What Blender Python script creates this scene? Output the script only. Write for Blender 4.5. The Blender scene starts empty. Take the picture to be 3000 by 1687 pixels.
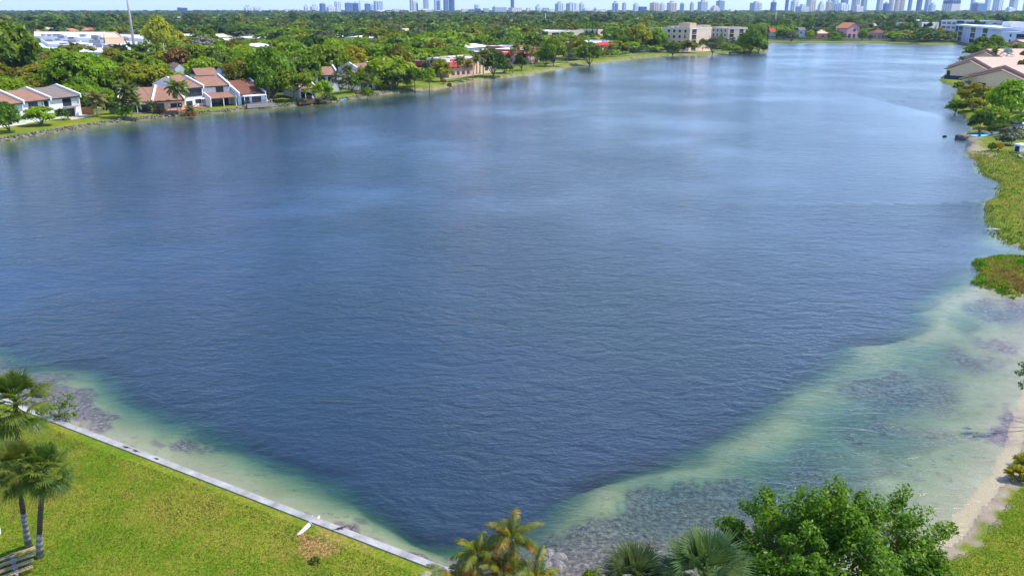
import bpy, math, random
import numpy as np
from mathutils import Vector, Matrix

R = math.radians
random.seed(7)
rng = np.random.default_rng(11)
scene = bpy.context.scene
COL = scene.collection

# ------------------------------------------------------------------ camera geometry
F, HZ, CX, CY, CAMZ = 2350.0, 27.0, 1500.0, 843.5, 28.0
PITCH = math.atan((CY - HZ) / F)
SP, CP = math.sin(PITCH), math.cos(PITCH)
LAND = 0.9


def ray(x, y):
    dx, dy = (x - CX) / F, (CY - y) / F
    return Vector((dx, CP + dy * SP, -SP + dy * CP))


def at(x, y, z=0.0):
    """point at height z seen at reference pixel x, y"""
    d = ray(x, y)
    t = (z - CAMZ) / d.z
    return Vector((d.x * t, d.y * t, z))


def atd(x, y, D):
    """point at world distance Y = D seen at reference pixel x, y"""
    d = ray(x, y)
    t = D / d.y
    return Vector((d.x * t, D, CAMZ + d.z * t))


def proj(p):
    rx, ry, rz = p[0], p[1], p[2] - CAMZ
    dep = ry * CP - rz * SP
    up = ry * SP + rz * CP
    return CX + F * rx / dep, CY - F * up / dep, dep


# ------------------------------------------------------------------ object helpers
def tag(o, label=None, cat=None, group=None, kind=None):
    if label: o['label'] = label
    if cat: o['category'] = cat
    if group: o['group'] = group
    if kind: o['kind'] = kind
    return o


def empty(name, loc, rz=0.0, mat=None):
    o = bpy.data.objects.new(name, None)
    o.empty_display_size = 0.3
    COL.objects.link(o)
    if mat is not None:
        o.matrix_world = mat
    else:
        o.location = loc
        o.rotation_euler = (0, 0, rz)
    return o


def link_mesh(name, me, parent=None):
    o = bpy.data.objects.new(name, me)
    COL.objects.link(o)
    if parent is not None:
        o.parent = parent
    return o


def copy_tree(o, parent=None):
    c = o.copy()
    COL.objects.link(c)
    c.parent = parent
    for ch in list(o.children):
        copy_tree(ch, c)
    return c


class MB:
    def __init__(self):
        self.v, self.f, self.m = [], [], []

    def add(self, vs, fs, mi=0):
        b = len(self.v)
        self.v += [tuple(p) for p in vs]
        self.f += [tuple(b + i for i in q) for q in fs]
        self.m += [mi] * len(fs)
        return self

    def box(self, x0, x1, y0, y1, z0, z1, mi=0):
        vs = [(x0, y0, z0), (x1, y0, z0), (x1, y1, z0), (x0, y1, z0), (x0, y0, z1), (x1, y0, z1), (x1, y1, z1), (x0, y1, z1)]
        fs = [(3, 2, 1, 0), (4, 5, 6, 7), (0, 1, 5, 4), (1, 2, 6, 5), (2, 3, 7, 6), (3, 0, 4, 7)]
        return self.add(vs, fs, mi)

    def prism_x(self, prof, x0, x1, mi=0):
        n = len(prof)
        vs = [(x0, a, b) for a, b in prof] + [(x1, a, b) for a, b in prof]
        fs = [tuple(range(n)), tuple(range(2 * n - 1, n - 1, -1))]
        fs += [(i, i + n, (i + 1) % n + n, (i + 1) % n) for i in range(n)]
        return self.add(vs, fs, mi)

    def prism_y(self, prof, y0, y1, mi=0):
        n = len(prof)
        vs = [(a, y0, b) for a, b in prof] + [(a, y1, b) for a, b in prof]
        fs = [tuple(range(n - 1, -1, -1)), tuple(range(n, 2 * n))]
        fs += [(i, (i + 1) % n, (i + 1) % n + n, i + n) for i in range(n)]
        return self.add(vs, fs, mi)

    def prism_z(self, prof, z0, z1, mi=0):
        n = len(prof)
        vs = [(a, b, z0) for a, b in prof] + [(a, b, z1) for a, b in prof]
        fs = [tuple(range(n - 1, -1, -1)), tuple(range(n, 2 * n))]
        fs += [(i, (i + 1) % n, (i + 1) % n + n, i + n) for i in range(n)]
        return self.add(vs, fs, mi)

    def tube(self, pts, rad, n=8, mi=0, sx=1.0):
        pts = [Vector(p) for p in pts]
        if not isinstance(rad, (list, tuple)):
            rad = [rad] * len(pts)
        vs, fs = [], []
        ref = Vector((0.31, 0.17, 0.93))
        for i, p in enumerate(pts):
            t = (pts[min(i + 1, len(pts) - 1)] - pts[max(i - 1, 0)]).normalized()
            r0 = Vector((1, 0, 0)) if abs(t.z) > 0.9 else Vector((0, 0, 1))
            a = t.cross(r0).normalized()
            b = t.cross(a)
            for k in range(n):
                w = 2 * math.pi * k / n
                vs.append(p + (a * math.cos(w) * sx + b * math.sin(w)) * rad[i])
        for i in range(len(pts) - 1):
            for k in range(n):
                fs.append((i * n + k, i * n + (k + 1) % n, (i + 1) * n + (k + 1) % n, (i + 1) * n + k))
        fs.append(tuple(range(n - 1, -1, -1)))
        fs.append(tuple((len(pts) - 1) * n + k for k in range(n)))
        return self.add(vs, fs, mi)

    def mesh(self, name, mats, smooth=False):
        me = bpy.data.meshes.new(name)
        me.from_pydata(self.v, [], self.f)
        if not isinstance(mats, (list, tuple)):
            mats = [mats]
        for m in mats:
            me.materials.append(m)
        if len(mats) > 1:
            me.polygons.foreach_set('material_index', self.m)
        if smooth:
            me.polygons.foreach_set('use_smooth', [True] * len(me.polygons))
        me.update()
        return me

    def build(self, name, mats, parent=None, smooth=False):
        return link_mesh(name, self.mesh(name, mats, smooth), parent)


def np_mesh(name, V, Q, mats, smooth=False, mi=None, attrs=None):
    """mesh out of numpy arrays, Q is (n,4) or (n,3)"""
    me = bpy.data.meshes.new(name)
    V = np.asarray(V, dtype=np.float32)
    Q = np.asarray(Q, dtype=np.int32)
    n, k = Q.shape
    me.vertices.add(len(V))
    me.vertices.foreach_set('co', V.ravel())
    me.loops.add(n * k)
    me.loops.foreach_set('vertex_index', Q.ravel())
    me.polygons.add(n)
    me.polygons.foreach_set('loop_start', np.arange(0, n * k, k, dtype=np.int32))
    me.polygons.foreach_set('loop_total', np.full(n, k, dtype=np.int32))
    if not isinstance(mats, (list, tuple)):
        mats = [mats]
    for m in mats:
        me.materials.append(m)
    if mi is not None:
        me.polygons.foreach_set('material_index', np.asarray(mi, dtype=np.int32))
    if smooth:
        me.polygons.foreach_set('use_smooth', np.ones(n, dtype=bool))
    for nm, arr in (attrs or {}).items():
        if arr.ndim == 1:
            a = me.attributes.new(nm, 'FLOAT', 'POINT')
            a.data.foreach_set('value', arr.astype(np.float32))
        else:
            a = me.attributes.new(nm, 'FLOAT_COLOR', 'POINT')
            a.data.foreach_set('color', arr.astype(np.float32).ravel())
    me.update()
    me.validate()
    return me


# ------------------------------------------------------------------ materials
class NT:
    def __init__(self, name):
        self.m = bpy.data.materials.new(name)
        self.m.use_nodes = True
        self.t = self.m.node_tree
        self.t.nodes.clear()
        self.out = self.n('ShaderNodeOutputMaterial')

    def n(self, typ, **kw):
        nd = self.t.nodes.new(typ)
        for k, v in kw.items():
            if k.startswith('i_'):
                key = k[2:]
                key = int(key) if key.isdigit() else key.replace('_', ' ')
                nd.inputs[key].default_value = v
            else:
                setattr(nd, k, v)
        return nd

    def l(self, a, b):
        self.t.links.new(a, b)

    def noise(self, vec, scale, detail=3.0, rough=0.55, dist=0.0):
        nd = self.n('ShaderNodeTexNoise')
        nd.inputs['Scale'].default_value = scale
        nd.inputs['Detail'].default_value = detail
        nd.inputs['Roughness'].default_value = rough
        nd.inputs['Distortion'].default_value = dist
        if vec is not None:
            self.l(vec, nd.inputs['Vector'])
        return nd.outputs['Fac']

    def ramp(self, fac, stops):
        r = self.n('ShaderNodeValToRGB')
        el = r.color_ramp.elements
        while len(el) < len(stops):
            el.new(0.5)
        for e, (p, c) in zip(el, stops):
            e.position = p
            e.color = (c, c, c, 1) if not isinstance(c, (tuple, list)) else (*c[:3], 1)
        self.l(fac, r.inputs['Fac'])
        return r.outputs['Color']

    def mix(self, fac, a, b, mode='MIX'):
        m = self.n('ShaderNodeMix', data_type='RGBA', blend_type=mode)
        for sock, val in ((m.inputs[0], fac), (m.inputs[6], a), (m.inputs[7], b)):
            if isinstance(val, (int, float)):
                sock.default_value = val if sock.type == 'VALUE' else (val, val, val, 1)
            elif isinstance(val, (tuple, list)):
                sock.default_value = (*val[:3], 1)
            else:
                self.l(val, sock)
        return m.outputs[2]

    def math(self, op, a, b=None, c=None, clamp=False):
        m = self.n('ShaderNodeMath', operation=op)
        m.use_clamp = clamp
        for i, val in enumerate((a, b, c)):
            if val is None:
                continue
            if isinstance(val, (int, float)):
                m.inputs[i].default_value = val
            else:
                self.l(val, m.inputs[i])
        return m.outputs[0]

    def attr(self, name, out='Fac'):
        return self.n('ShaderNodeAttribute', attribute_name=name).outputs[out]

    def pos(self):
        return self.n('ShaderNodeNewGeometry').outputs['Position']

    def obj(self):
        return self.n('ShaderNodeTexCoord').outputs['Object']


def mat(name, col, var=0.12, scale=1.5, rough=0.85, bump=0.0, bscale=8.0, dark=None, spec=0.3, metal=0.0):
    """painted / stone-like surface with mottling and small bumps"""
    t = NT(name)
    p = t.n('ShaderNodeBsdfPrincipled')
    v = t.obj()
    n1 = t.noise(v, scale, 5.0, 0.65)
    lo = tuple(max(0, c * (1 - var * 1.6)) for c in col) if dark is None else dark
    hi = tuple(min(1, c * (1 + var)) for c in col)
    t.l(t.ramp(n1, [(0.3, lo), (0.7, hi)]), p.inputs['Base Color'])
    p.inputs['Roughness'].default_value = rough
    p.inputs['Metallic'].default_value = metal
    p.inputs['Specular IOR Level'].default_value = spec
    if bump:
        b = t.n('ShaderNodeBump', i_Strength=bump, i_Distance=0.05)
        t.l(t.noise(v, bscale, 4.0), b.inputs['Height'])
        t.l(b.outputs[0], p.inputs['Normal'])
    t.l(p.outputs[0], t.out.inputs[0])
    return t.m


def shingle(name, col):
    t = NT(name)
    p = t.n('ShaderNodeBsdfPrincipled', i_Roughness=0.9)
    v = t.obj()
    w = t.n('ShaderNodeTexWave', wave_type='BANDS', bands_direction='Y')
    w.inputs['Scale'].default_value = 1.1
    w.inputs['Distortion'].default_value = 0.6
    t.l(v, w.inputs['Vector'])
    n1 = t.noise(v, 0.6, 4.0, 0.7)
    n2 = t.noise(v, 7.0, 2.0)
    c = t.ramp(n1, [(0.3, tuple(x * 0.72 for x in col)), (0.7, tuple(x * 1.15 for x in col))])
    c = t.mix(t.math('MULTIPLY', n2, 0.55), c, tuple(x * 0.6 for x in col))
    c = t.mix(t.math('MULTIPLY', w.outputs['Fac'], 0.18), c, tuple(x * 0.5 for x in col))
    t.l(c, p.inputs['Base Color'])
    p.inputs['Specular IOR Level'].default_value = 0.15
    t.l(p.outputs[0], t.out.inputs[0])
    return t.m


def glass(name, col=(0.03, 0.04, 0.05)):
    t = NT(name)
    p = t.n('ShaderNodeBsdfPrincipled', i_Roughness=0.08)
    n = t.noise(t.obj(), 0.9, 2.0)
    t.l(t.ramp(n, [(0.35, tuple(c * 0.6 for c in col)), (0.7, tuple(c * 1.5 for c in col))]), p.inputs['Base Color'])
    p.inputs['Specular IOR Level'].default_value = 0.6
    t.l(p.outputs[0], t.out.inputs[0])
    return t.m


def foliage(name, lo, hi, trans=0.42, scale=0.35, tip=None, usecol=False, rnd=0.25):
    """leaf shader: two leaf colours in clumps, a little light passing through"""
    t = NT(name)
    v = t.pos()
    n = t.noise(v, scale, 3.0, 0.6)
    n2 = t.noise(v, scale * 7, 2.0, 0.6)
    f = t.math('ADD', t.math('MULTIPLY', n, 0.65), t.math('MULTIPLY', n2, 0.35))
    c = t.ramp(f, [(0.36, lo), (0.62, hi)])
    if tip is not None:
        n3 = t.noise(v, scale * 1.7, 3.0, 0.7)
        c = t.mix(t.ramp(n3, [(0.52, 0.0), (0.62, 1.0)]), c, tip)
    if usecol:
        c = t.mix(1.0, c, t.attr('tint', 'Color'), 'MULTIPLY')
    else:
        oi = t.n('ShaderNodeObjectInfo').outputs['Random']
        hs = t.n('ShaderNodeHueSaturation')
        t.l(t.math('MULTIPLY_ADD', oi, 0.035, 0.482), hs.inputs['Hue'])
        r2 = t.math('FRACT', t.math('MULTIPLY', oi, 7.31))
        t.l(t.math('MULTIPLY_ADD', r2, 2 * rnd, 1 - rnd), hs.inputs['Value'])
        t.l(c, hs.inputs['Color'])
        c = hs.outputs['Color']
    d = t.n('ShaderNodeBsdfDiffuse')
    tr = t.n('ShaderNodeBsdfTranslucent')
    gl = t.n('ShaderNodeBsdfGlossy', i_Roughness=0.45)
    gl.inputs['Color'].default_value = (0.9, 0.95, 1, 1)
    t.l(c, d.inputs['Color'])
    t.l(t.mix(1.0, c, (1.15, 1.1, 0.55), 'MULTIPLY'), tr.inputs['Color'])
    m1 = t.n('ShaderNodeMixShader', i_0=trans)
    t.l(d.outputs[0], m1.inputs[1]); t.l(tr.outputs[0], m1.inputs[2])
    m2 = t.n('ShaderNodeMixShader', i_0=0.012)
    t.l(m1.outputs[0], m2.inputs[1]); t.l(gl.outputs[0], m2.inputs[2])
    t.l(m2.outputs[0], t.out.inputs[0])
    return t.m


M = {}
M['stucco'] = mat('white_stucco', (0.74, 0.73, 0.70), 0.06, 0.5)
M['stucco_blue_and_shade'] = mat('pale_and_shade_stucco', (0.66, 0.70, 0.76), 0.06, 0.5)  # pale blue; on the back gables, white stucco with shade in its colour
M['cap'] = mat('white_coping', (0.82, 0.81, 0.78), 0.05, 0.8)
M['roof_brown'] = shingle('brown_shingle', (0.33, 0.175, 0.115))
M['roof_red_brown'] = shingle('red_brown_shingle', (0.22, 0.095, 0.062))
M['roof_grey'] = shingle('grey_brown_shingle', (0.24, 0.185, 0.16))
M['roof_orange'] = shingle('orange_tile', (0.55, 0.21, 0.10))
M['roof_white'] = mat('white_membrane', (0.72, 0.71, 0.70), 0.10, 0.15)
M['roof_grey_flat'] = mat('grey_membrane', (0.50, 0.51, 0.53), 0.08, 0.12)
M['mansard'] = shingle('red_mansard', (0.55, 0.075, 0.06))
M['peach_roof'] = shingle('peach_tile', (0.74, 0.46, 0.34))
M['peach_edge_shade'] = mat('pink_shaded_fascia', (0.60, 0.34, 0.28), 0.08)  # pink roof edge, with the shadow between roof levels put into its colour
M['peach_wall'] = mat('tan_stucco', (0.80, 0.53, 0.30), 0.08)
M['pink_wall'] = mat('pink_stucco', (0.62, 0.36, 0.26), 0.08)
M['beige'] = mat('beige_stucco', (0.60, 0.41, 0.255), 0.07, 0.25)
M['beige_pale'] = mat('pale_beige_stucco', (0.66, 0.51, 0.365), 0.06, 0.25)
M['rose'] = mat('rose_stucco', (0.70, 0.36, 0.34), 0.07)
M['orange_wall'] = mat('orange_stucco', (0.62, 0.28, 0.10), 0.07)
M['navy'] = mat('navy_paint', (0.03, 0.035, 0.10), 0.1)
M['navy_tower'] = mat('blue_grey_paint', (0.07, 0.075, 0.17), 0.1)
M['lavender'] = mat('lavender_paint', (0.50, 0.53, 0.66), 0.07, 0.3)
M['tanroof'] = mat('tan_roof', (0.58, 0.44, 0.31), 0.08, 0.2)
M['glass'] = glass('dark_glass')
M['glass_grey'] = glass('grey_glass', (0.12, 0.15, 0.18))
M['frame_dark'] = mat('dark_frame', (0.04, 0.035, 0.03), 0.1)
M['frame_white'] = mat('white_frame', (0.78, 0.78, 0.77), 0.05)
M['wood'] = mat('cedar_fence', (0.42, 0.20, 0.07), 0.2, 2.0)
M['wood_dark'] = mat('dark_timber', (0.09, 0.055, 0.035), 0.25, 2.0)
M['wood_grey'] = mat('weathered_deck', (0.25, 0.22, 0.20), 0.2, 1.5)
M['wood_pale'] = mat('pale_slats', (0.44, 0.32, 0.17), 0.3, 3.0)
M['brick'] = mat('red_pavers', (0.40, 0.14, 0.10), 0.25, 3.0)
M['paver'] = mat('pink_pavers', (0.55, 0.42, 0.36), 0.15, 2.0)
M['concrete'] = mat('pale_concrete', (0.34, 0.32, 0.295), 0.26, 0.9, bump=0.3, bscale=20)
M['concrete_side'] = mat('stained_concrete', (0.30, 0.28, 0.25), 0.3, 1.5)
M['asphalt'] = mat('asphalt', (0.10, 0.10, 0.11), 0.2, 0.5)
M['metal'] = mat('galvanised_metal', (0.55, 0.56, 0.57), 0.12, 1.0, rough=0.5)
M['mast'] = mat('weathered_steel', (0.32, 0.29, 0.27), 0.15, 0.4, rough=0.6)
M['pole'] = mat('concrete_pole', (0.62, 0.62, 0.60), 0.1, 0.4)
M['ac'] = mat('grey_metal_unit', (0.30, 0.30, 0.33), 0.2, 0.6)
M['white_plastic'] = mat('white_plastic', (0.80, 0.80, 0.79), 0.04, 2.0, rough=0.45)
M['awning'] = mat('white_awning', (0.82, 0.82, 0.80), 0.04)
M['thatch'] = mat('thatch', (0.30, 0.21, 0.14), 0.35, 3.0)
M['rock'] = mat('grey_limestone', (0.20, 0.175, 0.14), 0.45, 1.2, bump=0.6, bscale=3, dark=(0.045, 0.04, 0.03))
M['bark'] = mat('grey_bark', (0.20, 0.17, 0.14), 0.3, 1.5)
M['bark_pale'] = mat('pale_bark', (0.36, 0.32, 0.27), 0.2, 1.5)
M['cyan'] = mat('turquoise_plastic', (0.03, 0.42, 0.70), 0.08, 2.0, rough=0.4)
M['blue'] = mat('blue_plastic', (0.015, 0.06, 0.50), 0.1, 2.0, rough=0.4)
M['iguana'] = mat('dark_scales', (0.05, 0.05, 0.045), 0.3, 20)
M['car_white'] = mat('white_car_paint', (0.75, 0.76, 0.78), 0.03, 1, rough=0.3, spec=0.5)
M['car_dark'] = mat('dark_car_paint', (0.05, 0.055, 0.07), 0.05, 1, rough=0.3, spec=0.5)
M['car_silver'] = mat('silver_car_paint', (0.42, 0.44, 0.47), 0.05, 1, rough=0.3, spec=0.5)
M['rubber'] = mat('black_rubber', (0.02, 0.02, 0.02), 0.1)
M['skin_lamp'] = mat('opal_globe', (0.85, 0.85, 0.82), 0.02, 1)

# leaf colours
L = {}
L['bright'] = foliage('bright_green_leaves', (0.11, 0.205, 0.005), (0.26, 0.37, 0.009))
L['yellow'] = foliage('yellow_green_leaves', (0.16, 0.20, 0.005), (0.37, 0.36, 0.010), tip=(0.46, 0.37, 0.010))
L['olive'] = foliage('olive_leaves', (0.11, 0.13, 0.006), (0.26, 0.25, 0.012), tip=(0.33, 0.24, 0.014))
L['mid'] = foliage('mid_green_leaves', (0.075, 0.145, 0.005), (0.19, 0.285, 0.009))
L['dark'] = foliage('dark_green_leaves', (0.036, 0.072, 0.008), (0.09, 0.15, 0.016), trans=0.35)
L['grey'] = foliage('grey_green_leaves', (0.07, 0.085, 0.045), (0.15, 0.16, 0.085), trans=0.2)
L['rust'] = foliage('rusty_leaves', (0.16, 0.09, 0.015), (0.34, 0.20, 0.035), trans=0.3)
L['bare'] = foliage('bare_twigs', (0.16, 0.13, 0.11), (0.26, 0.22, 0.19), trans=0.05)
L['gold'] = foliage('golden_blossom', (0.35, 0.27, 0.01), (0.60, 0.42, 0.015))
L['palm'] = foliage('palm_fronds', (0.07, 0.11, 0.015), (0.21, 0.23, 0.06), scale=0.6)
L['palm_dry'] = foliage('yellowing_palm_fronds', (0.12, 0.12, 0.03), (0.30, 0.26, 0.10), scale=0.6)
L['sabal'] = foliage('cabbage_palm_fronds', (0.038, 0.078, 0.006), (0.17, 0.215, 0.03), scale=0.9, trans=0.35)
L['sabal_blue'] = foliage('blue_green_fan_fronds', (0.035, 0.075, 0.022), (0.15, 0.205, 0.07), scale=1.2)
L['silver'] = foliage('silver_fan_fronds', (0.20, 0.24, 0.25), (0.38, 0.43, 0.44), scale=0.6, trans=0.15)
L['orange'] = foliage('orange_dry_fronds', (0.30, 0.11, 0.02), (0.50, 0.24, 0.05), scale=1.5)
L['straw'] = foliage('grey_dry_fronds', (0.22, 0.19, 0.17), (0.42, 0.37, 0.34), scale=1.5, trans=0.1)
L['areca'] = foliage('yellow_green_fronds', (0.035, 0.075, 0.006), (0.16, 0.19, 0.015), scale=1.2, tip=(0.34, 0.20, 0.02))
L['near_tree'] = foliage('glossy_green_leaves', (0.045, 0.115, 0.004), (0.175, 0.27, 0.008), scale=0.7, rnd=0.05, trans=0.38)
L['wood'] = foliage('woodland_leaves', (0.6, 0.6, 0.6), (1.3, 1.3, 1.3), scale=0.12, usecol=True)
# ------------------------------------------------------------------ lake, land and water
def wpoly(px):
    return np.array([(lambda p: (p.x, p.y))(at(x, y, 0.0)) for x, y in px])


LAKE_PX = [(-900, 560), (-400, 500), (-150, 446), (0, 416), (100, 399), (200, 382), (300, 366), (450, 348), (560, 336), (640, 331), (720, 322),
           (830, 313), (900, 307), (960, 300), (1010, 293), (1049, 289), (1120, 276), (1213, 268), (1250, 262), (1271, 265), (1318, 252),
           (1364, 242), (1434, 233), (1493, 226), (1539, 220), (1586, 212), (1650, 200), (1709, 188), (1736, 190), (1763, 185),
           (1845, 174), (1953, 164.5), (2000, 163), (2075, 163), (2116, 157), (2244, 153.5), (2249, 147), (2243, 138), (2232, 131),
           (2262, 126.5), (2386, 127), (2604, 128), (2759, 131.5), (2828, 132), (2843, 146), (2850, 158), (2822, 180), (2796, 199), (2762, 225), (2748, 236),
           (2784, 249), (2803, 262), (2793, 288), (2777, 318), (2803, 330), (2836, 345), (2842, 362), (2848, 382), (2818, 403),
           (2848, 412), (2838, 430), (2832, 448), (2840, 458), (2866, 472), (2872, 509), (2911, 525), (2937, 552), (2917, 579), (2883, 592),
           (2892, 624), (2899, 652), (2911, 690), (2973, 719), (3010, 728), (3110, 745), (3180, 800), (3180, 880), (3100, 990), (3040, 1150),
           (3000, 1290), (2962, 1345), (2964, 1400), (2905, 1462), (2852, 1520), (2826, 1573), (2750, 1608), (2600, 1690), (2300, 1790), (1900, 1830),
           (1600, 1790), (1400, 1740), (1278, 1687), (1203, 1658), (1052, 1599), (901, 1541), (751, 1482), (600, 1423), (426, 1355), (284, 1300),
           (118, 1235), (0, 1189), (-120, 1143), (-420, 1026), (-900, 880)]
ISLE_PX = [(3140, 770), (3060, 762), (3000, 757), (2957, 749), (2892, 755), (2855, 768), (2868, 787), (2890, 798), (2866, 818), (2858, 829),
           (2886, 841), (2917, 851), (2964, 868), (3000, 864), (3080, 868), (3150, 830)]
DEEP_PX = [(-900, 840), (-400, 960), (-100, 1020), (0, 1040), (150, 1072), (280, 1128), (330, 1180), (480, 1240), (580, 1300), (700, 1345), (830, 1390),
           (930, 1440), (1060, 1520), (1180, 1580), (1300, 1600), (1420, 1585), (1560, 1560), (1700, 1490), (1800, 1440), (1840, 1420), (1900, 1380), (2000, 1325),
           (2130, 1262), (2300, 1190), (2430, 1110), (2520, 1050), (2600, 985), (2650, 925), (2712, 872), (2752, 820), (2790, 770), (2840, 735), (2850, 700), (2862, 650), (2862, 610), (2868, 585), (2905, 560), (2888, 532), (2850, 516), (2842, 480), (2812, 458), (2790, 440), (2760, 420), (2700, 408), (2768, 392), (2812, 372), (2800, 345), (2764, 322), (2776, 288), (2786, 264), (2740, 246), (2738, 230), (2785, 199), (2812, 178), (2838, 158), (2828, 140), (2750, 137), (2400, 131),
           (2265, 134), (2262, 156), (2120, 164), (1950, 173), (1760, 200), (1650, 216), (1540, 236), (1400, 258), (1280, 278), (1200, 284),
           (1100, 296), (1000, 311), (900, 325), (700, 344), (500, 369), (300, 392), (100, 422), (0, 442), (-400, 545), (-900, 640)]
LAKE, ISLE, DEEP = wpoly(LAKE_PX), wpoly(ISLE_PX), wpoly(DEEP_PX)


def sdf(P, poly):
    """distance to a polygon, negative inside"""
    out = np.full(len(P), 1e9)
    ins = np.zeros(len(P), dtype=bool)
    x, y = P[:, 0], P[:, 1]
    n = len(poly)
    for i in range(n):
        a, b = poly[i], poly[(i + 1) % n]
        e = b - a
        L2 = max(1e-9, e @ e)
        t = np.clip(((x - a[0]) * e[0] + (y - a[1]) * e[1]) / L2, 0, 1)
        d = (x - a[0] - t * e[0]) ** 2 + (y - a[1] - t * e[1]) ** 2
        out = np.minimum(out, d)
        c = (a[1] > y) != (b[1] > y)
        with np.errstate(divide='ignore', invalid='ignore'):
            xi = (b[0] - a[0]) * (y - a[1]) / (b[1] - a[1]) + a[0]
        ins ^= c & (x < xi)
    d = np.sqrt(out)
    return np.where(ins, -d, d)


def wob(P, s, seed=0):
    """cheap smooth noise, about -1..1"""
    r = np.random.default_rng(seed)
    o = np.zeros(len(P))
    for k in range(7):
        a = r.uniform(0, 2 * math.pi)
        f = 2 * math.pi / s * r.uniform(0.5, 1.9)
        o += np.sin((P[:, 0] * math.cos(a) + P[:, 1] * math.sin(a)) * f + r.uniform(0, 6.28) + 1.3 * np.sin(P[:, 0] * f * 0.37 + P[:, 1] * f * 0.23 + k))
    return o / 3.2


def near_seawall(P):
    return (P[:, 0] < 1.0) & (P[:, 1] < 62)


def land_sd(P):
    d = np.hypot(P[:, 0], P[:, 1])
    s = np.maximum(sdf(P, LAKE), -sdf(P, ISLE))
    amp = np.where(near_seawall(P), 0.0, np.clip(d / 250.0, 0.12, 0.8))
    return s + amp * (0.55 * wob(P, 7.0, 3) + 0.45 * wob(P, 2.3, 4))


def sstep(a, b, x):
    t = np.clip((x - a) / (b - a), 0, 1)
    return t * t * (3 - 2 * t)


def land_height(P, s):
    """height of the dry land over the water"""
    beach = (P[:, 0] > 4) & (P[:, 1] < 75)
    marsh = (P[:, 0] > 40) & (P[:, 1] >= 75) & (P[:, 1] < 205)
    slope = np.where(near_seawall(P), 4.0, np.where(beach, 0.16, np.where(marsh, 0.5, 0.6)))
    top = np.where(marsh, 0.5, LAND)
    return np.minimum(top, slope * s) + np.where(marsh, 0.10 * wob(P, 3.0, 9) * sstep(0.3, 2.5, s), 0) - np.where(near_seawall(P), 0.12, 0.0)


def gz(x, y):
    P = np.array([[x, y]])
    s = land_sd(P)
    return float(land_height(P, s)[0]) if s[0] > 0 else 0.0


def on_land(x, y):
    return float(land_sd(np.array([[x, y]]))[0])


azs = np.concatenate([np.linspace(-170, -42, 50, endpoint=False), np.linspace(-42, 42, 600), np.linspace(42, 170, 51)[1:]])
azs = np.radians(azs)
rads = 4.0 * 1.0118 ** np.arange(0, 700)
rads = rads[rads < 16000]
AZ, RD = np.meshgrid(azs, rads, indexing='xy')
GX, GY = (RD * np.sin(AZ)).ravel(), (RD * np.cos(AZ)).ravel()
P = np.stack([GX, GY], 1)
S = land_sd(P)
DD = sdf(P, DEEP)
na, nr = len(azs), len(rads)
ii = np.arange((nr - 1) * (na - 1))
r0, a0 = ii // (na - 1), ii % (na - 1)
QUADS = np.stack([r0 * na + a0, (r0 + 1) * na + a0, (r0 + 1) * na + a0 + 1, r0 * na + a0 + 1], 1)[:, ::-1]

def blob(px, soft, warp=1.0, seed=31):
    d = sdf(P, wpoly(px)) + warp * wob(P, 5.0, seed) + 0.5 * warp * wob(P, 1.7, seed + 1)
    return 1 - sstep(-soft, soft, d)


ds = np.maximum(-S, 0)
dwarp = DD + (1.3 * wob(P, 12.0, 21) + sstep(-3, 8, P[:, 0]) * (1.0 * wob(P, 31.0, 25) - 0.8 - 4.5 * sstep(62, 95, P[:, 1]) * (1 - sstep(230, 290, P[:, 1])))) * np.clip(RD.ravel() / 80, 0.35, 3) + 0.65 + 1.3 * sstep(2, 10, -P[:, 0]) * (1 - sstep(75, 95, P[:, 1]))
u_ = ds / (ds + np.maximum(dwarp, 0) + 0.02)
depth_sh = 1.25 * u_ ** 2.1 + 0.08 * np.minimum(u_ * 4, 1)
shelf_w = sstep(-2, 6, P[:, 0]) * (1 - sstep(130, 170, P[:, 1]))
pale = np.maximum(blob([(2800, 985), (2880, 935), (2990, 955), (3040, 1060), (2920, 1060), (2820, 1030)], 2.0, 1.2, 301), blob([(2700, 728), (2770, 690), (2870, 690), (2950, 725), (2980, 740), (2850, 742)], 2.0, 1.2, 303))
pale = np.maximum(pale, 0.8 * blob([(2800, 535), (2850, 520), (2890, 535), (2850, 552)], 3.0, 1.0, 305))
rim = np.exp(-(dwarp - 1.0) ** 2 / 7.0) * sstep(2, 9, ds)
near_beach = 1 - sstep(2.5, 7.5, ds + 1.5 * wob(P, 8.0, 95) + np.where(P[:, 1] > 62, 4.0, 0.0))
depth_r = 0.05 + 1.15 * sstep(0.0, 12.0, ds) - 0.78 * rim * (1 - 0.5 * sstep(90, 130, P[:, 1])) - 0.55 * near_beach * sstep(3, 9, ds)
depth_r = depth_r * (1 - 0.5 * pale) * (1 + 0.22 * wob(P, 9.0, 88) * sstep(3, 8, ds))
base_d = depth_sh * (1 - shelf_w) + np.maximum(depth_r, 0.05) * shelf_w
dwi = np.maximum(-dwarp, 0) * np.clip(70.0 / RD.ravel(), 0.25, 1.3)
depth = base_d + np.where(dwarp < 0, 0.13 * dwi + 0.05 * dwi ** 2, 0)
depth = np.minimum(depth, 9.0)
depth = np.minimum(depth, 0.12 + ds * 0.9) * (1 + 0.10 * wob(P, 6.0, 5))
depth = np.maximum(depth, 0.02)
Z = np.where(S > 0, land_height(P, S), -depth)


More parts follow.
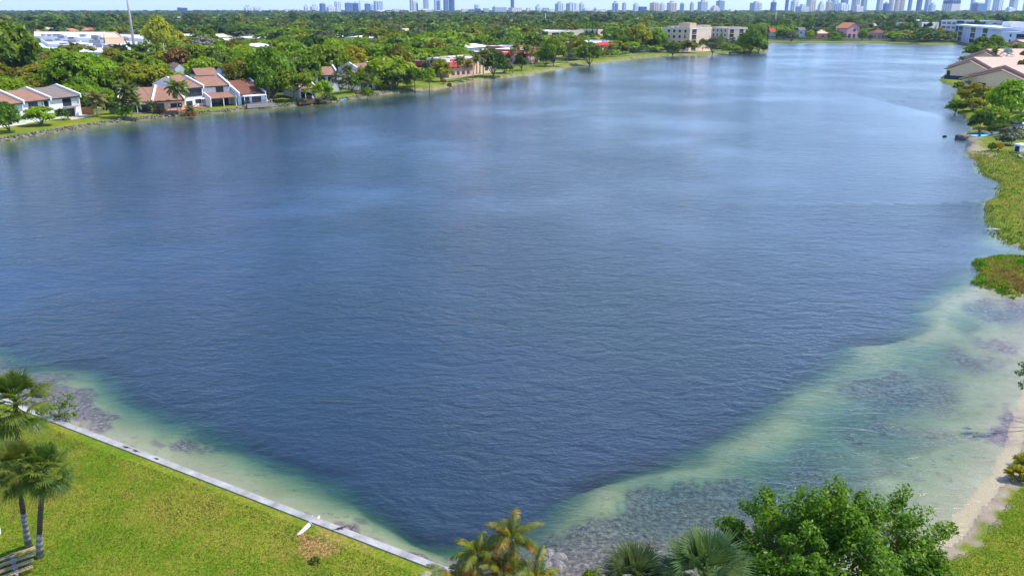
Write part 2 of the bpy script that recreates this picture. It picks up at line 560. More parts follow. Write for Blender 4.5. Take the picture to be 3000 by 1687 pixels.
weed = np.zeros(len(P))
for k, (px, soft) in enumerate([
    ([(-400, 1000), (0, 1040), (130, 1068), (270, 1120), (340, 1190), (300, 1240), (200, 1240), (100, 1232), (-60, 1190)], 0.8),
    ([(1500, 1800), (1300, 1720), (1340, 1625), (1540, 1575), (1690, 1515), (1800, 1452), (1930, 1412), (2080, 1388), (2240, 1400), (2330, 1440), (2310, 1500), (2200, 1600), (2150, 1800)], 0.9),
    ([(2480, 1100), (2590, 1070), (2700, 1085), (2760, 1125), (2700, 1175), (2560, 1185), (2470, 1150)], 1.6),
    ([(2820, 872), (3000, 885), (3080, 890), (3060, 940), (2900, 930)], 2.0),
    ([(2880, 990), (2980, 1000), (3000, 1040), (2880, 1045)], 1.5),
    ([(900, 1505), (1010, 1525), (1150, 1590), (1290, 1650), (1290, 1700), (1150, 1640), (980, 1575), (915, 1550)], 0.6),
    ([(480, 1255), (560, 1262), (640, 1305), (560, 1310), (500, 1290)], 0.6),
    ([(2480, 1230), (2600, 1190), (2660, 1210), (2520, 1275)], 1.2),
    ([(2895, 1240), (3010, 1190), (3010, 1280), (2930, 1290)], 0.7),
]):
    weed = np.maximum(weed, blob(px, soft, 1.0, 40 + 3 * k))
mid_shelf = shelf_w * (1 - rim) * (1 - pale) * (1 - near_beach) * sstep(0.5, 4.5, dwarp)
weed = weed * sstep(-2.6, 0.6, dwarp)
depth = np.minimum(depth + 0.5 * rim * shelf_w * np.clip(weed, 0, 1), 0.12 + 0.9 * ds)
weed = np.maximum(weed, mid_shelf * (0.72 + 0.30 * wob(P, 8.0, 92)))
sandy = np.zeros(len(P))
beach_zone = (P[:, 0] > 6) & (P[:, 1] < 75) & (P[:, 0] < 60)
sandy = np.where(beach_zone & (S > -1), 1 - sstep(0.7, 1.2, S + 0.45 * wob(P, 2.4, 77)), 0.0)
spit = blob([(2800, 403), (2845, 400), (2862, 420), (2880, 450), (2925, 466), (2930, 474), (2850, 455), (2810, 440), (2690, 412)], 0.8, 0.8)
sandy = np.maximum(sandy, spit)
leftbank = (P[:, 0] < 160) & (P[:, 1] > 285) & (S > -2)
sandy = np.maximum(sandy, np.where(leftbank, 0.55 * (1 - sstep(0.6, 1.6, S)), 0))
soil = blob([(880, 1595), (930, 1610), (1010, 1640), (1000, 1660), (930, 1672), (895, 1660), (882, 1630)], 0.35, 0.3)
soil = np.maximum(soil, 0.55 * blob([(915, 1555), (1000, 1590), (1080, 1640), (1010, 1655), (940, 1610)], 0.6, 0.5))
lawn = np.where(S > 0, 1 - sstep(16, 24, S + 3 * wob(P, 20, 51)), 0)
lawn = np.maximum(lawn, np.where((RD.ravel() < 75) & (S > 0), 1, 0))
marsh = np.where((P[:, 0] > 38) & (P[:, 1] > 78) & (P[:, 1] < 192) & (S > 0), 1 - sstep(20, 26, S), 0)
far_l = np.where((P[:, 1] > 260) | ((P[:, 0] < -20) & (P[:, 1] > 90)), 1.0, 0.0)
depth = depth * (1 - 0.35 * np.clip(weed, 0, 1))
attrs = dict(weed=weed, sand=sandy, soil=soil, lawn=lawn, marsh=marsh, calm=np.where(P[:, 0] < 120, 1 - sstep(4, 55, ds), 0) * (P[:, 1] > 120), depth=depth, farl=far_l)

# land shader
t = NT('land')
pos = t.pos()
n_big = t.noise(pos, 0.16, 4.0, 0.6)
n_mid = t.noise(pos, 0.7, 4.0, 0.65)
n_fine = t.noise(pos, 5.0, 4.0, 0.7)
n_xf = t.noise(pos, 17.0, 2.0, 0.7)
green = t.ramp(n_fine, [(0.32, (0.055, 0.125, 0.004)), (0.66, (0.16, 0.235, 0.008))])
yell = t.ramp(n_fine, [(0.3, (0.14, 0.155, 0.012)), (0.7, (0.33, 0.30, 0.035))])
brn = t.ramp(n_fine, [(0.3, (0.12, 0.085, 0.02)), (0.7, (0.28, 0.20, 0.06))])
grass = t.mix(t.ramp(t.math('ADD', t.math('MULTIPLY', n_big, 0.6), t.math('MULTIPLY', n_mid, 0.4)), [(0.42, 0.0), (0.60, 1.0)]), green, yell)
grass = t.mix(t.ramp(t.math('ADD', t.math('MULTIPLY', n_mid, 0.65), t.math('MULTIPLY', n_fine, 0.35)), [(0.55, 0.0), (0.68, 0.75)]), grass, brn)
grass = t.mix(t.ramp(n_xf, [(0.3, 0.35), (0.6, 0.0)]), grass, (0.03, 0.06, 0.004))
mg = t.ramp(n_mid, [(0.35, (0.075, 0.16, 0.008)), (0.5, (0.17, 0.20, 0.018)), (0.65, (0.27, 0.21, 0.05))])
mg = t.mix(t.ramp(n_fine, [(0.35, 0.6), (0.6, 0.0)]), mg, (0.045, 0.075, 0.008))
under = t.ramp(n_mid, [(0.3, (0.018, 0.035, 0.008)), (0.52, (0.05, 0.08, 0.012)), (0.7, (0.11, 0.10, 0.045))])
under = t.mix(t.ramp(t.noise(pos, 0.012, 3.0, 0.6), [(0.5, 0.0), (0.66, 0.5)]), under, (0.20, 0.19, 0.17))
sand = t.ramp(n_mid, [(0.3, (0.25, 0.19, 0.12)), (0.7, (0.38, 0.31, 0.225))])
sand = t.mix(t.ramp(n_fine, [(0.5, 0.0), (0.72, 0.6)]), sand, (0.20, 0.13, 0.08))
soilc = t.ramp(n_fine, [(0.3, (0.16, 0.085, 0.03)), (0.55, (0.34, 0.20, 0.06)), (0.72, (0.48, 0.36, 0.26))])
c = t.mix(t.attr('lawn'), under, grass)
c = t.mix(t.attr('marsh'), c, mg)
c = t.mix(t.math('MULTIPLY', t.attr('soil'), t.ramp(n_fine, [(0.25, 0.4), (0.5, 1.0)]), clamp=True), c, soilc)
c = t.mix(t.attr('sand'), c, sand)
p = t.n('ShaderNodeBsdfPrincipled', i_Roughness=0.95)
p.inputs['Specular IOR Level'].default_value = 0.1
t.l(c, p.inputs['Base Color'])
b = t.n('ShaderNodeBump', i_Strength=0.8, i_Distance=0.10)
t.l(t.math('ADD', n_fine, t.math('MULTIPLY', n_xf, 0.5)), b.inputs['Height'])
t.l(b.outputs[0], p.inputs['Normal'])
t.l(p.outputs[0], t.out.inputs[0])
M['land'] = t.m

# lake bed shader: pale marl, purple-brown weed beds, scattered litter
t = NT('lake_bed')
pos = t.pos()
n_big = t.noise(pos, 0.22, 4.0, 0.6)
n_mid = t.noise(pos, 1.1, 5.0, 0.65)
n_fine = t.noise(pos, 3.6, 5.0, 0.75)
bed = t.ramp(n_big, [(0.3, (0.25, 0.235, 0.155)), (0.7, (0.33, 0.305, 0.22))])
spots = t.math('MULTIPLY', t.ramp(n_mid, [(0.56, 0.0), (0.66, 1.0)]), t.ramp(n_fine, [(0.42, 0.0), (0.58, 1.0)]))
bed = t.mix(t.math('MULTIPLY', spots, 0.6), bed, (0.10, 0.085, 0.07))
wc = t.ramp(n_fine, [(0.36, (0.060, 0.044, 0.054)), (0.50, (0.150, 0.112, 0.122)), (0.64, (0.33, 0.25, 0.215))])
wf = t.math('ADD', t.attr('weed'), t.math('MULTIPLY', t.math('SUBTRACT', n_mid, 0.5), 0.55), clamp=True)
wf = t.math('MULTIPLY', t.ramp(wf, [(0.15, 0.0), (0.95, 1.0)]), t.ramp(t.attr('weed'), [(0.02, 0.0), (0.3, 1.0)]))
c = t.mix(wf, bed, wc)
c = t.mix(t.math('MULTIPLY', t.attr('farl'), t.ramp(n_mid, [(0.3, 0.8), (0.7, 0.45)])), c, (0.075, 0.085, 0.025))
c = t.mix(t.math('MULTIPLY', t.attr('sand'), 0.5), c, (0.48, 0.36, 0.22))
p = t.n('ShaderNodeBsdfDiffuse')
t.l(c, p.inputs['Color'])
t.l(p.outputs[0], t.out.inputs[0])
M['bed'] = t.m

# water: clear film over the shallows, blue-green body colour in the deep, rippled mirror on top
t = NT('lake_water')
pos = t.pos()
dep = t.attr('depth')
mp = t.n('ShaderNodeMapping')
mp.inputs['Rotation'].default_value = (0, 0, R(8))
mp.inputs['Scale'].default_value = (0.5, 1.0, 1.0)
t.l(pos, mp.inputs['Vector'])
mp2 = t.n('ShaderNodeMapping')
mp2.inputs['Rotation'].default_value = (0, 0, R(24))
mp2.inputs['Scale'].default_value = (0.55, 1.0, 1.0)
t.l(pos, mp2.inputs['Vector'])
w1 = t.noise(mp.outputs[0], 0.60, 4.0, 0.6, 0.8)
w2 = t.noise(mp2.outputs[0], 1.7, 4.0, 0.62, 0.6)
w3 = t.noise(mp2.outputs[0], 4.2, 3.0, 0.65)
gust = t.ramp(t.noise(pos, 0.018, 3.0, 0.6), [(0.36, 0.30), (0.50, 0.9), (0.66, 1.35)])
h = t.math('ADD', t.math('MULTIPLY', w1, 0.62), t.math('ADD', t.math('MULTIPLY', w2, 0.27), t.math('MULTIPLY', w3, 0.13)))
b = t.n('ShaderNodeBump', i_Strength=1.0, i_Distance=0.44)
t.l(t.math('MULTIPLY', h, t.math('MULTIPLY', gust, t.math('MULTIPLY_ADD', t.attr('calm'), -0.6, 1.0))), b.inputs['Height'])
fr = t.n('ShaderNodeFresnel', i_IOR=1.33)
t.l(b.outputs[0], fr.inputs['Normal'])
gl = t.n('ShaderNodeBsdfGlossy', i_Roughness=0.13)
t.l(b.outputs[0], gl.inputs['Normal'])
gl.inputs['Color'].default_value = (0.97, 0.98, 1, 1)
tr = t.n('ShaderNodeBsdfTransparent')
t.l(t.ramp(t.math('MULTIPLY', dep, 0.4), [(0.0, (1, 1, 1)), (0.12, (0.80, 0.93, 0.80)), (0.32, (0.50, 0.80, 0.60)), (0.6, (0.20, 0.55, 0.43)), (1.0, (0.05, 0.28, 0.30))]), tr.inputs['Color'])
body = t.n('ShaderNodeBsdfDiffuse')
bn = t.noise(pos, 0.03, 3.0, 0.6)
t.l(t.ramp(bn, [(0.3, (0.015, 0.033, 0.045)), (0.7, (0.019, 0.034, 0.060))]), body.inputs['Color'])
t.l(b.outputs[0], body.inputs['Normal'])
mfac = t.ramp(t.math('MULTIPLY', dep, 0.25), [(0.0, 0.0), (0.1, 0.12), (0.3, 0.45), (0.45, 0.84), (0.56, 1.0)])
m1 = t.n('ShaderNodeAddShader')
t.l(tr.outputs[0], m1.inputs[0]); t.l(body.outputs[0], m1.inputs[1])
inv = t.math('SUBTRACT', 1.0, mfac)
tsock, bsock = tr.inputs['Color'].links[0].from_socket, body.inputs['Color'].links[0].from_socket
t.l(t.mix(1.0, tsock, inv, 'MULTIPLY'), tr.inputs['Color'])
t.l(t.mix(1.0, bsock, t.math('SUBTRACT', 1.0, t.math('MULTIPLY', inv, inv)), 'MULTIPLY'), body.inputs['Color'])
m2 = t.n('ShaderNodeMixShader')
t.l(fr.outputs[0], m2.inputs[0]); t.l(m1.outputs[0], m2.inputs[1]); t.l(gl.outputs[0], m2.inputs[2])
t.l(m2.outputs[0], t.out.inputs[0])
M['water'] = t.m


def submesh(keep, zs):
    q = QUADS[keep]
    used = np.unique(q)
    remap = np.zeros(len(P), dtype=np.int64)
    remap[used] = np.arange(len(used))
    V = np.stack([GX, GY, zs], 1)[used]
    return V, remap[q], used


cs = S[QUADS]
ctr = cs.mean(1)
V, Q, used = submesh(ctr > -0.4 * 0 - 0.0, Z)
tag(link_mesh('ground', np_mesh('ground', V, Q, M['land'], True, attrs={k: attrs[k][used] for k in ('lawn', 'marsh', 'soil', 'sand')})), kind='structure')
V, Q, used = submesh(ctr <= 0.0, Z)
tag(link_mesh('lake_bed', np_mesh('lake_bed', V, Q, M['bed'], True, attrs={k: attrs[k][used] for k in ('weed', 'sand', 'farl')})), kind='structure')
V, Q, used = submesh(cs.min(1) < 0.6, np.zeros(len(P)))
tag(link_mesh('water', np_mesh('water', V, Q, M['water'], True, attrs={'depth': attrs['depth'][used], 'calm': attrs['calm'][used]})), kind='structure')

# ------------------------------------------------------------------ sky, sun, air, camera
SUN_EL, SUN_AZ = R(57), R(86)
w = bpy.data.worlds.new('World')
scene.world = w
w.use_nodes = True
nt = w.node_tree
nt.nodes.clear()
out = nt.nodes.new('ShaderNodeOutputWorld')
bg = nt.nodes.new('ShaderNodeBackground')
bg.inputs['Strength'].default_value = 0.15
sky = nt.nodes.new('ShaderNodeTexSky')
sky.sky_type = 'NISHITA'
sky.sun_disc = False
sky.sun_elevation = SUN_EL
sky.sun_rotation = SUN_AZ
sky.air_density = 1.0
sky.dust_density = 0.3
sky.ozone_density = 2.5
tc = nt.nodes.new('ShaderNodeTexCoord')
mp = nt.nodes.new('ShaderNodeMapping')
mp.inputs['Scale'].default_value = (1.0, 1.0, 2.6)
mp.inputs['Location'].default_value = (3.1, 0.7, 0.0)
nt.links.new(tc.outputs['Generated'], mp.inputs['Vector'])
cn = nt.nodes.new('ShaderNodeTexNoise')
cn.inputs['Scale'].default_value = 2.2
cn.inputs['Detail'].default_value = 5.0
cn.inputs['Roughness'].default_value = 0.55
nt.links.new(mp.outputs[0], cn.inputs['Vector'])
cr = nt.nodes.new('ShaderNodeValToRGB')
cr.color_ramp.elements[0].position = 0.50
cr.color_ramp.elements[0].color = (0, 0, 0, 1)
cr.color_ramp.elements[1].position = 0.72
cr.color_ramp.elements[1].color = (0.75, 0.75, 0.75, 1)
nt.links.new(cn.outputs['Fac'], cr.inputs['Fac'])
tint = nt.nodes.new('ShaderNodeMix')
tint.data_type = 'RGBA'
tint.blend_type = 'MULTIPLY'
tint.inputs[0].default_value = 1.0
tint.inputs[7].default_value = (0.60, 0.77, 1.07, 1)
nt.links.new(sky.outputs[0], tint.inputs[6])
mx = nt.nodes.new('ShaderNodeMix')
mx.data_type = 'RGBA'
mx.inputs[7].default_value = (7.0, 8.2, 9.8, 1)
nt.links.new(cr.outputs[0], mx.inputs[0])
nt.links.new(tint.outputs[2], mx.inputs[6])
nt.links.new(mx.outputs[2], bg.inputs['Color'])
nt.links.new(bg.outputs[0], out.inputs[0])

sl = bpy.data.lights.new('sun', 'SUN')
sl.energy = 3.1
sl.angle = R(0.53)
sl.color = (1.0, 0.95, 0.87)
so = bpy.data.objects.new('sun', sl)
COL.objects.link(so)
sd = Vector((math.sin(SUN_AZ) * math.cos(SUN_EL), math.cos(SUN_AZ) * math.cos(SUN_EL), math.sin(SUN_EL)))
so.rotation_euler = sd.to_track_quat('Z', 'Y').to_euler()
so.location = (0, 0, 60)

cam = bpy.data.cameras.new('camera')
cam.sensor_width = 36.0
cam.lens = F / 3000.0 * 36.0
cam.clip_start = 0.5
cam.clip_end = 40000
co = bpy.data.objects.new('camera', cam)
COL.objects.link(co)
co.location = (0, 0, CAMZ)
co.rotation_euler = (R(90) - PITCH, 0, 0)
scene.camera = co

hz = bpy.data.materials.new('air')
hz.use_nodes = True
hz.node_tree.nodes.clear()
ho = hz.node_tree.nodes.new('ShaderNodeOutputMaterial')
hv = hz.node_tree.nodes.new('ShaderNodeVolumePrincipled')
hv.inputs['Color'].default_value = (0.58, 0.76, 1.0, 1)
hv.inputs['Density'].default_value = 0.00005
hv.inputs['Anisotropy'].default_value = 0.2
hz.node_tree.links.new(hv.outputs[0], ho.inputs['Volume'])
MB().box(-17000, 17000, -17000, 17000, -9.5, 330).build('haze', hz)
tag(bpy.data.objects['haze'], kind='stuff')

scene.view_settings.view_transform = 'Standard'
scene.view_settings.look = 'None'
scene.view_settings.exposure = 0.97
scene.view_settings.gamma = 1.0
scene.render.engine = 'CYCLES'
scene.cycles.use_denoising = True
scene.cycles.denoiser = 'OPENIMAGEDENOISE'
scene.cycles.denoising_input_passes = 'RGB_ALBEDO_NORMAL'
scene.cycles.max_bounces = 6
scene.cycles.diffuse_bounces = 3
scene.cycles.glossy_bounces = 3
scene.cycles.transparent_max_bounces = 8
scene.cycles.transmission_bounces = 3
scene.cycles.volume_bounces = 0
scene.cycles.sample_clamp_indirect = 5.0
scene.cycles.sample_clamp_direct = 3.5
# ------------------------------------------------------------------ plant generators
def unit(a):
    return a / np.maximum(1e-9, np.linalg.norm(a, axis=-1, keepdims=True))


def leaf_quads(C, size, out, r, aspect=0.6, up=0.5, rand=0.55):
    """rhombic leaves at points C, normals leaning to `out` and up"""
    n = len(C)
    N = unit(out + r.normal(0, rand, (n, 3)) + np.array([0, 0, up]))
    T = unit(np.cross(N, r.normal(0, 1, (n, 3))))
    B = np.cross(N, T)
    s = (np.ones(n) * size * r.uniform(0.65, 1.35, n))[:, None]
    V = np.stack([C - T * s, C + B * s * aspect - N * s * 0.12, C + T * s, C - B * s * aspect - N * s * 0.12], 1).reshape(-1, 3)
    Q = np.arange(4 * n).reshape(-1, 4)
    return V, Q


def crown_np(seed, kind='dome', ncl=46, per=52, size=0.085):
    """unit crown: radius about 1, base near z=0"""
    r = np.random.default_rng(seed)
    cs, rr = [], []
    if kind == 'dome':
        for i in range(ncl):
            a, h = r.uniform(0, 6.283), r.uniform(-0.25, 1.0)
            q = math.sqrt(max(0, 1 - max(h, 0) ** 2)) * r.uniform(0.55, 0.95) * (1 if h > 0 else 0.9)
            lob = 1 + 0.16 * math.sin(3 * a + seed) + 0.10 * math.sin(5 * a + 2 * seed)
            cs.append((math.cos(a) * q * lob, math.sin(a) * q * lob, 0.45 + h * 0.55))
            rr.append(r.uniform(0.17, 0.31))
    elif kind == 'layer':
        for i in range(ncl):
            a = r.uniform(0, 6.283)
            q = math.sqrt(r.uniform(0.02, 1))
            lob = 1 + 0.2 * math.sin(2 * a + seed) + 0.14 * math.sin(5 * a + 2 * seed)
            tier = r.choice([0, 0.0, -0.25, -0.48], p=[.4, .2, .25, .15])
            z = 0.78 * (1 - 0.55 * q * q) + tier * (0.5 + 0.5 * q) + r.uniform(-.05, .05)
            cs.append((math.cos(a) * q * lob, math.sin(a) * q * lob, z))
            rr.append(r.uniform(0.16, 0.30))
    elif kind == 'column':
        for i in range(ncl):
            h = r.uniform(0, 1)
            q = 0.22 * (1 - h ** 2.2) + 0.03
            a = r.uniform(0, 6.283)
            cs.append((math.cos(a) * q, math.sin(a) * q, h * 2.4))
            rr.append(0.13 * (1.15 - h))
    elif kind == 'open':
        for i in range(ncl):
            a, h = r.uniform(0, 6.283), r.uniform(-0.1, 1)
            q = math.sqrt(max(0, 1 - h * h)) * r.uniform(0.25, 1.0)
            cs.append((math.cos(a) * q, math.sin(a) * q, 0.3 + h * 0.8))
            rr.append(r.uniform(0.14, 0.24))
    cs, rr = np.array(cs), np.array(rr)
    idx = np.repeat(np.arange(len(cs)), per)
    d = unit(r.normal(0, 1, (len(idx), 3)))
    d[:, 2] = np.where(d[:, 2] < -0.3, -d[:, 2], d[:, 2])
    rad = rr[idx] * r.uniform(0.55, 1.08, len(idx))
    flat = np.array([1.15, 1.15, 0.62 if kind == 'layer' else 0.8])
    if kind == 'column':
        flat = np.array([0.8, 0.8, 1.5])
    Cn = cs[idx] + d * rad[:, None] * flat
    body = unit(cs[idx] * np.array([1, 1, 1]) - np.array([0, 0, 0.25]))
    return leaf_quads(Cn, size, 0.55 * d + 0.45 * body, r), cs


def limb_mesh(name, seed, cs, mats, tr=0.055, n=6, zbase=-0.75):
    """tapered trunk with limbs to some of the crown's clumps"""
    r = np.random.default_rng(seed)
    mb = MB()
    fork = Vector((r.uniform(-.05, .05), r.uniform(-.05, .05), -0.05))
    mb.tube([(0, 0, zbase), (fork.x * .4, fork.y * .4, zbase * 0.5), fork], [tr * 1.35, tr, tr * 0.85], n)
    pick = r.choice(len(cs), size=min(7, len(cs)), replace=False)
    for i in pick:
        e = Vector(cs[i])
        mid = fork.lerp(e, 0.5) + Vector((0, 0, -0.06))
        mb.tube([fork - Vector((0, 0, .03)), mid, e], [tr * 0.6, tr * 0.38, tr * 0.12], 5)
    return mb.mesh(name, mats, True)


PROTO = {}


def proto(kind, leaf, v, lod=0):
    """crown and trunk mesh data of one tree form, shared by its copies"""
    key = (kind, leaf, v, lod)
    if key not in PROTO:
        seed = 101 + 13 * v + {'dome': 0, 'layer': 1000, 'column': 2000, 'open': 3000}[kind]
        ncl, per, size = {0: (52, 62, 0.078), 1: (34, 34, 0.125)}[lod]
        if kind == 'column':
            ncl, per, size = 40, 30, 0.10
        if kind == 'open':
            per, size = int(per * 0.55), size * 0.75
        (V, Q), cs = crown_np(seed, kind, ncl, per, size)
        cm = np_mesh('crown', V, Q, L[leaf])
        tm = limb_mesh('trunk', seed + 5, cs, M['bark'])
        PROTO[key] = (cm, tm)
    return PROTO[key]


NAMES = {'dome': 'broadleaf_tree', 'layer': 'flame_tree', 'column': 'cypress_tree', 'open': 'open_crowned_tree'}


def tree(kind, leaf, x, y, z, rad, h, v=0, lod=0, label=None, group=None, name=None, rz=None, ry=1.0):
    """a tree at ground x, y, z: crown radius rad, total height h"""
    cm, tm = proto(kind, leaf, v, lod)
    ch = h * 0.97 if kind == 'column' else min(0.88 * h, rad * (1.75 if kind == 'dome' else 1.3))
    zs = ch / (2.45 if kind == 'column' else 1.05)
    t = empty(name or NAMES[kind], (x, y, z), random.uniform(0, 6.28) if rz is None else rz)
    c = link_mesh('crown', cm, t)
    c.location = (0, 0, h - ch)
    c.scale = (rad, rad * ry, zs)
    k = link_mesh('trunk', tm, t)
    k.location = (0, 0, h - ch)
    k.scale = (rad, rad * ry, max(zs, (h - ch + 0.3) / 0.75))
    tag(t, label, 'tree', group)
    return t


def feather_frond(mbv, mbq, base, az, length, lift, droop, r, pairs=12, wid=0.5, leafw=0.06, twist=0.0, hang=0.45):
    """pinnate frond: a drooping midrib with two rows of leaflets"""
    d = np.array([math.cos(az), math.sin(az), 0.0])
    side = np.array([-math.sin(az), math.cos(az), 0.0])
    ts = np.linspace(0, 1, pairs + 1)
    ang = lift - droop * ts ** 1.3
    step = length / pairs
    p = np.array(base, dtype=float)
    pts = [p.copy()]
    for i in range(pairs):
        p = p + step * (d * math.cos(ang[i]) + np.array([0, 0, math.sin(ang[i])]))
        pts.append(p.copy())
    n0 = len(mbv)

    def quad(a, b, c, e):
        k = len(mbv)
        mbv.extend([a, b, c, e])
        mbq.append((k, k + 1, k + 2, k + 3))
    for i in range(pairs):
        a, b = pts[i], pts[i + 1]
        upv = np.array([-d[0] * math.sin(ang[i]), -d[1] * math.sin(ang[i]), math.cos(ang[i])])
        rw = 0.028 * length / 3 * (1.2 - ts[i])
        quad(a - side * rw, a + side * rw, b + side * rw, b - side * rw)
        if ts[i] < 0.10:
            continue
        lw = wid * math.sin(math.pi * min(1, (0.12 + 0.88 * ts[i])) ** 0.8) ** 0.6 * r.uniform(0.85, 1.1)
        for s in (-1, 1):
            dirv = side * s * 0.86 + (b - a) / step * 0.62 - upv * hang * r.uniform(0.6, 1.3)
            dirv = dirv / np.linalg.norm(dirv)
            fw = (b - a) / step * leafw
            tip = a + dirv * lw + np.array([0, 0, -0.12 * lw])
            mid = a + dirv * lw * 0.55
            quad(a - fw * .6, mid - fw, mid + fw, a + fw * .6)
            quad(mid - fw, tip - fw * .15, tip + fw * .15, mid + fw)


def feather_crown(seed, n=18, length=1.0, pairs=12, wid=0.22, leafw=0.02, droop=(0.9, 1.9), lift=(0.1, 1.35), hang=0.45):
    r = np.random.default_rng(seed)
    V, Q = [], []
    for i in range(n):
        l = lift[0] + (lift[1] - lift[0]) * ((i + 0.5) / n) ** 0.9
        feather_frond(V, Q, (0, 0, 0), i * 2.39996 + r.uniform(-.2, .2), length * r.uniform(0.85, 1.1), l, r.uniform(*droop) * (1.1 - 0.25 * i / n), r, pairs, wid * length, leafw * length, hang=hang)
    return np.array(V), np.array(Q)


def fan_frond(V, Q, base, az, pet, lift, fanr, r, nl=22, spread=2.6, fold=0.35, leafw=0.03, droop=0.5):
    """costapalmate frond: petiole and a pleated fan of drooping segments"""
    d = np.array([math.cos(az), math.sin(az), 0.0])
    side = np.array([-math.sin(az), math.cos(az), 0.0])
    ax = d * math.cos(lift) + np.array([0, 0, math.sin(lift)])
    up = -d * math.sin(lift) + np.array([0, 0, math.cos(lift)])
    b = np.array(base, dtype=float)
    hub = b + ax * pet + np.array([0, 0, -0.06 * pet])

    def quad(a, c, e, f):
        k = len(V)
        V.extend([a, c, e, f])
        Q.append((k, k + 1, k + 2, k + 3))
    w = 0.022 * (pet + fanr)
    quad(b - side * w, b + side * w, hub + side * w * .6, hub - side * w * .6)
    for i in range(nl):
        th = spread * ((i + 0.5) / nl - 0.5) + r.uniform(-.03, .03)
        dv = ax * math.cos(th) + side * math.sin(th)
        up2 = up * (1 - fold) - ax * 0.0
        ln = fanr * (0.78 + 0.22 * math.cos(th)) * r.uniform(0.88, 1.08)
        mid = hub + dv * ln * 0.58 - up * fold * abs(math.sin(th)) * ln * 0.3
        tip = hub + dv * ln - up * fold * abs(math.sin(th)) * ln * 0.45 + np.array([0, 0, -droop * ln * r.uniform(0.25, 0.7)])
        perp = np.cross(dv, up)
        perp = perp / (np.linalg.norm(perp) + 1e-9)
        lw = leafw * fanr
        quad(hub - perp * lw * .3, hub + perp * lw * .3, mid + perp * lw, mid - perp * lw)
        quad(mid - perp * lw, mid + perp * lw, tip + perp * lw * .12, tip - perp * lw * .12)


def fan_crown(seed, n=34, pet=0.5, fanr=0.62, nl=22, lift=(-0.95, 1.35), leafw=0.035, droop=0.55, spread=2.7):
    r = np.random.default_rng(seed)
    V, Q = [], []
    for i in range(n):
        f = (i + 0.5) / n
        l = lift[0] + (lift[1] - lift[0]) * f ** 0.85
        fan_frond(V, Q, (0, 0, -0.22 * (1 - f)), i * 2.39996 + r.uniform(-.2, .2), pet * r.uniform(0.85, 1.15), l, fanr * r.uniform(0.85, 1.12), r, nl, spread, 0.35, leafw, droop * (1.15 - 0.6 * f))
    return np.array(V), np.array(Q)


def trunk_curve(lean, h, n=6, bend=0.3):
    lx, ly = lean
    return [(lx * (t ** (1 + bend)), ly * (t ** (1 + bend)), h * t) for t in np.linspace(0, 1, n)]


PALM = {}


def palm_mesh(form, leaf, v):
    key = (form, leaf, v)
    if key not in PALM:
        if form == 'coconut':
            V, Q = feather_crown(300 + v, 24, 1.08, 11, 0.30, 0.060, droop=(1.0, 1.9), lift=(-0.35, 1.35))
        elif form == 'royal':
            V, Q = feather_crown(340 + v, 14, 1.0, 8, 0.24, 0.045, droop=(1.2, 2.0), lift=(-0.1, 1.3))
        else:
            V, Q = fan_crown(380 + v, 26, 0.42, 0.62, 9, (-1.2, 1.35), 0.085, 0.55)
        PALM[key] = np_mesh('crown', V, Q, L[leaf])
    return PALM[key]


def palm(x, y, z, h, fr, form='coconut', leaf='palm', v=0, lean=(0, 0), label=None, group=None, name='palm_tree', tr=0.17, bark='bark_pale', rz=None):
    t = empty(name, (x, y, z), random.uniform(0, 6.28) if rz is None else rz)
    pts = trunk_curve(lean, h)
    MB().tube(pts, [tr * 1.35, tr, tr * .9, tr * .85, tr * .8, tr * .8], 7).build('trunk', M[bark], t, True)
    c = link_mesh('crown', palm_mesh(form, leaf, v), t)
    c.location = pts[-1]
    c.scale = (fr, fr, fr)
    tag(t, label, 'palm', group)
    return t


def bush(x, y, z, rad, h, leaf='mid', seed=0, label=None, group=None, name='shrub', ry=1.0, rz=0.0, n=1500, size=0.11):
    r = np.random.default_rng(900 + seed)
    (V, Q), cs = crown_np(700 + seed, 'dome', 30, n // 30, size)
    V = V.copy()
    V[:, 2] = np.maximum(V[:, 2] + 0.05, -0.02)
    t = empty(name, (x, y, z), rz)
    c = link_mesh('foliage', np_mesh('foliage', V, Q, L[leaf]), t)
    c.scale = (rad, rad * ry, h / 1.05)
    mb = MB()
    for i in range(4):
        e = cs[r.integers(len(cs))] * np.array([rad, rad * ry, h / 1.05]) * 0.8
        mb.tube([(0, 0, -0.1), (e[0] * .3, e[1] * .3, e[2] * .5), tuple(e)], [0.06, 0.045, 0.015], 5)
    mb.build('stem', M['bark'], t, True)
    tag(t, label, 'shrub', group)
    return t


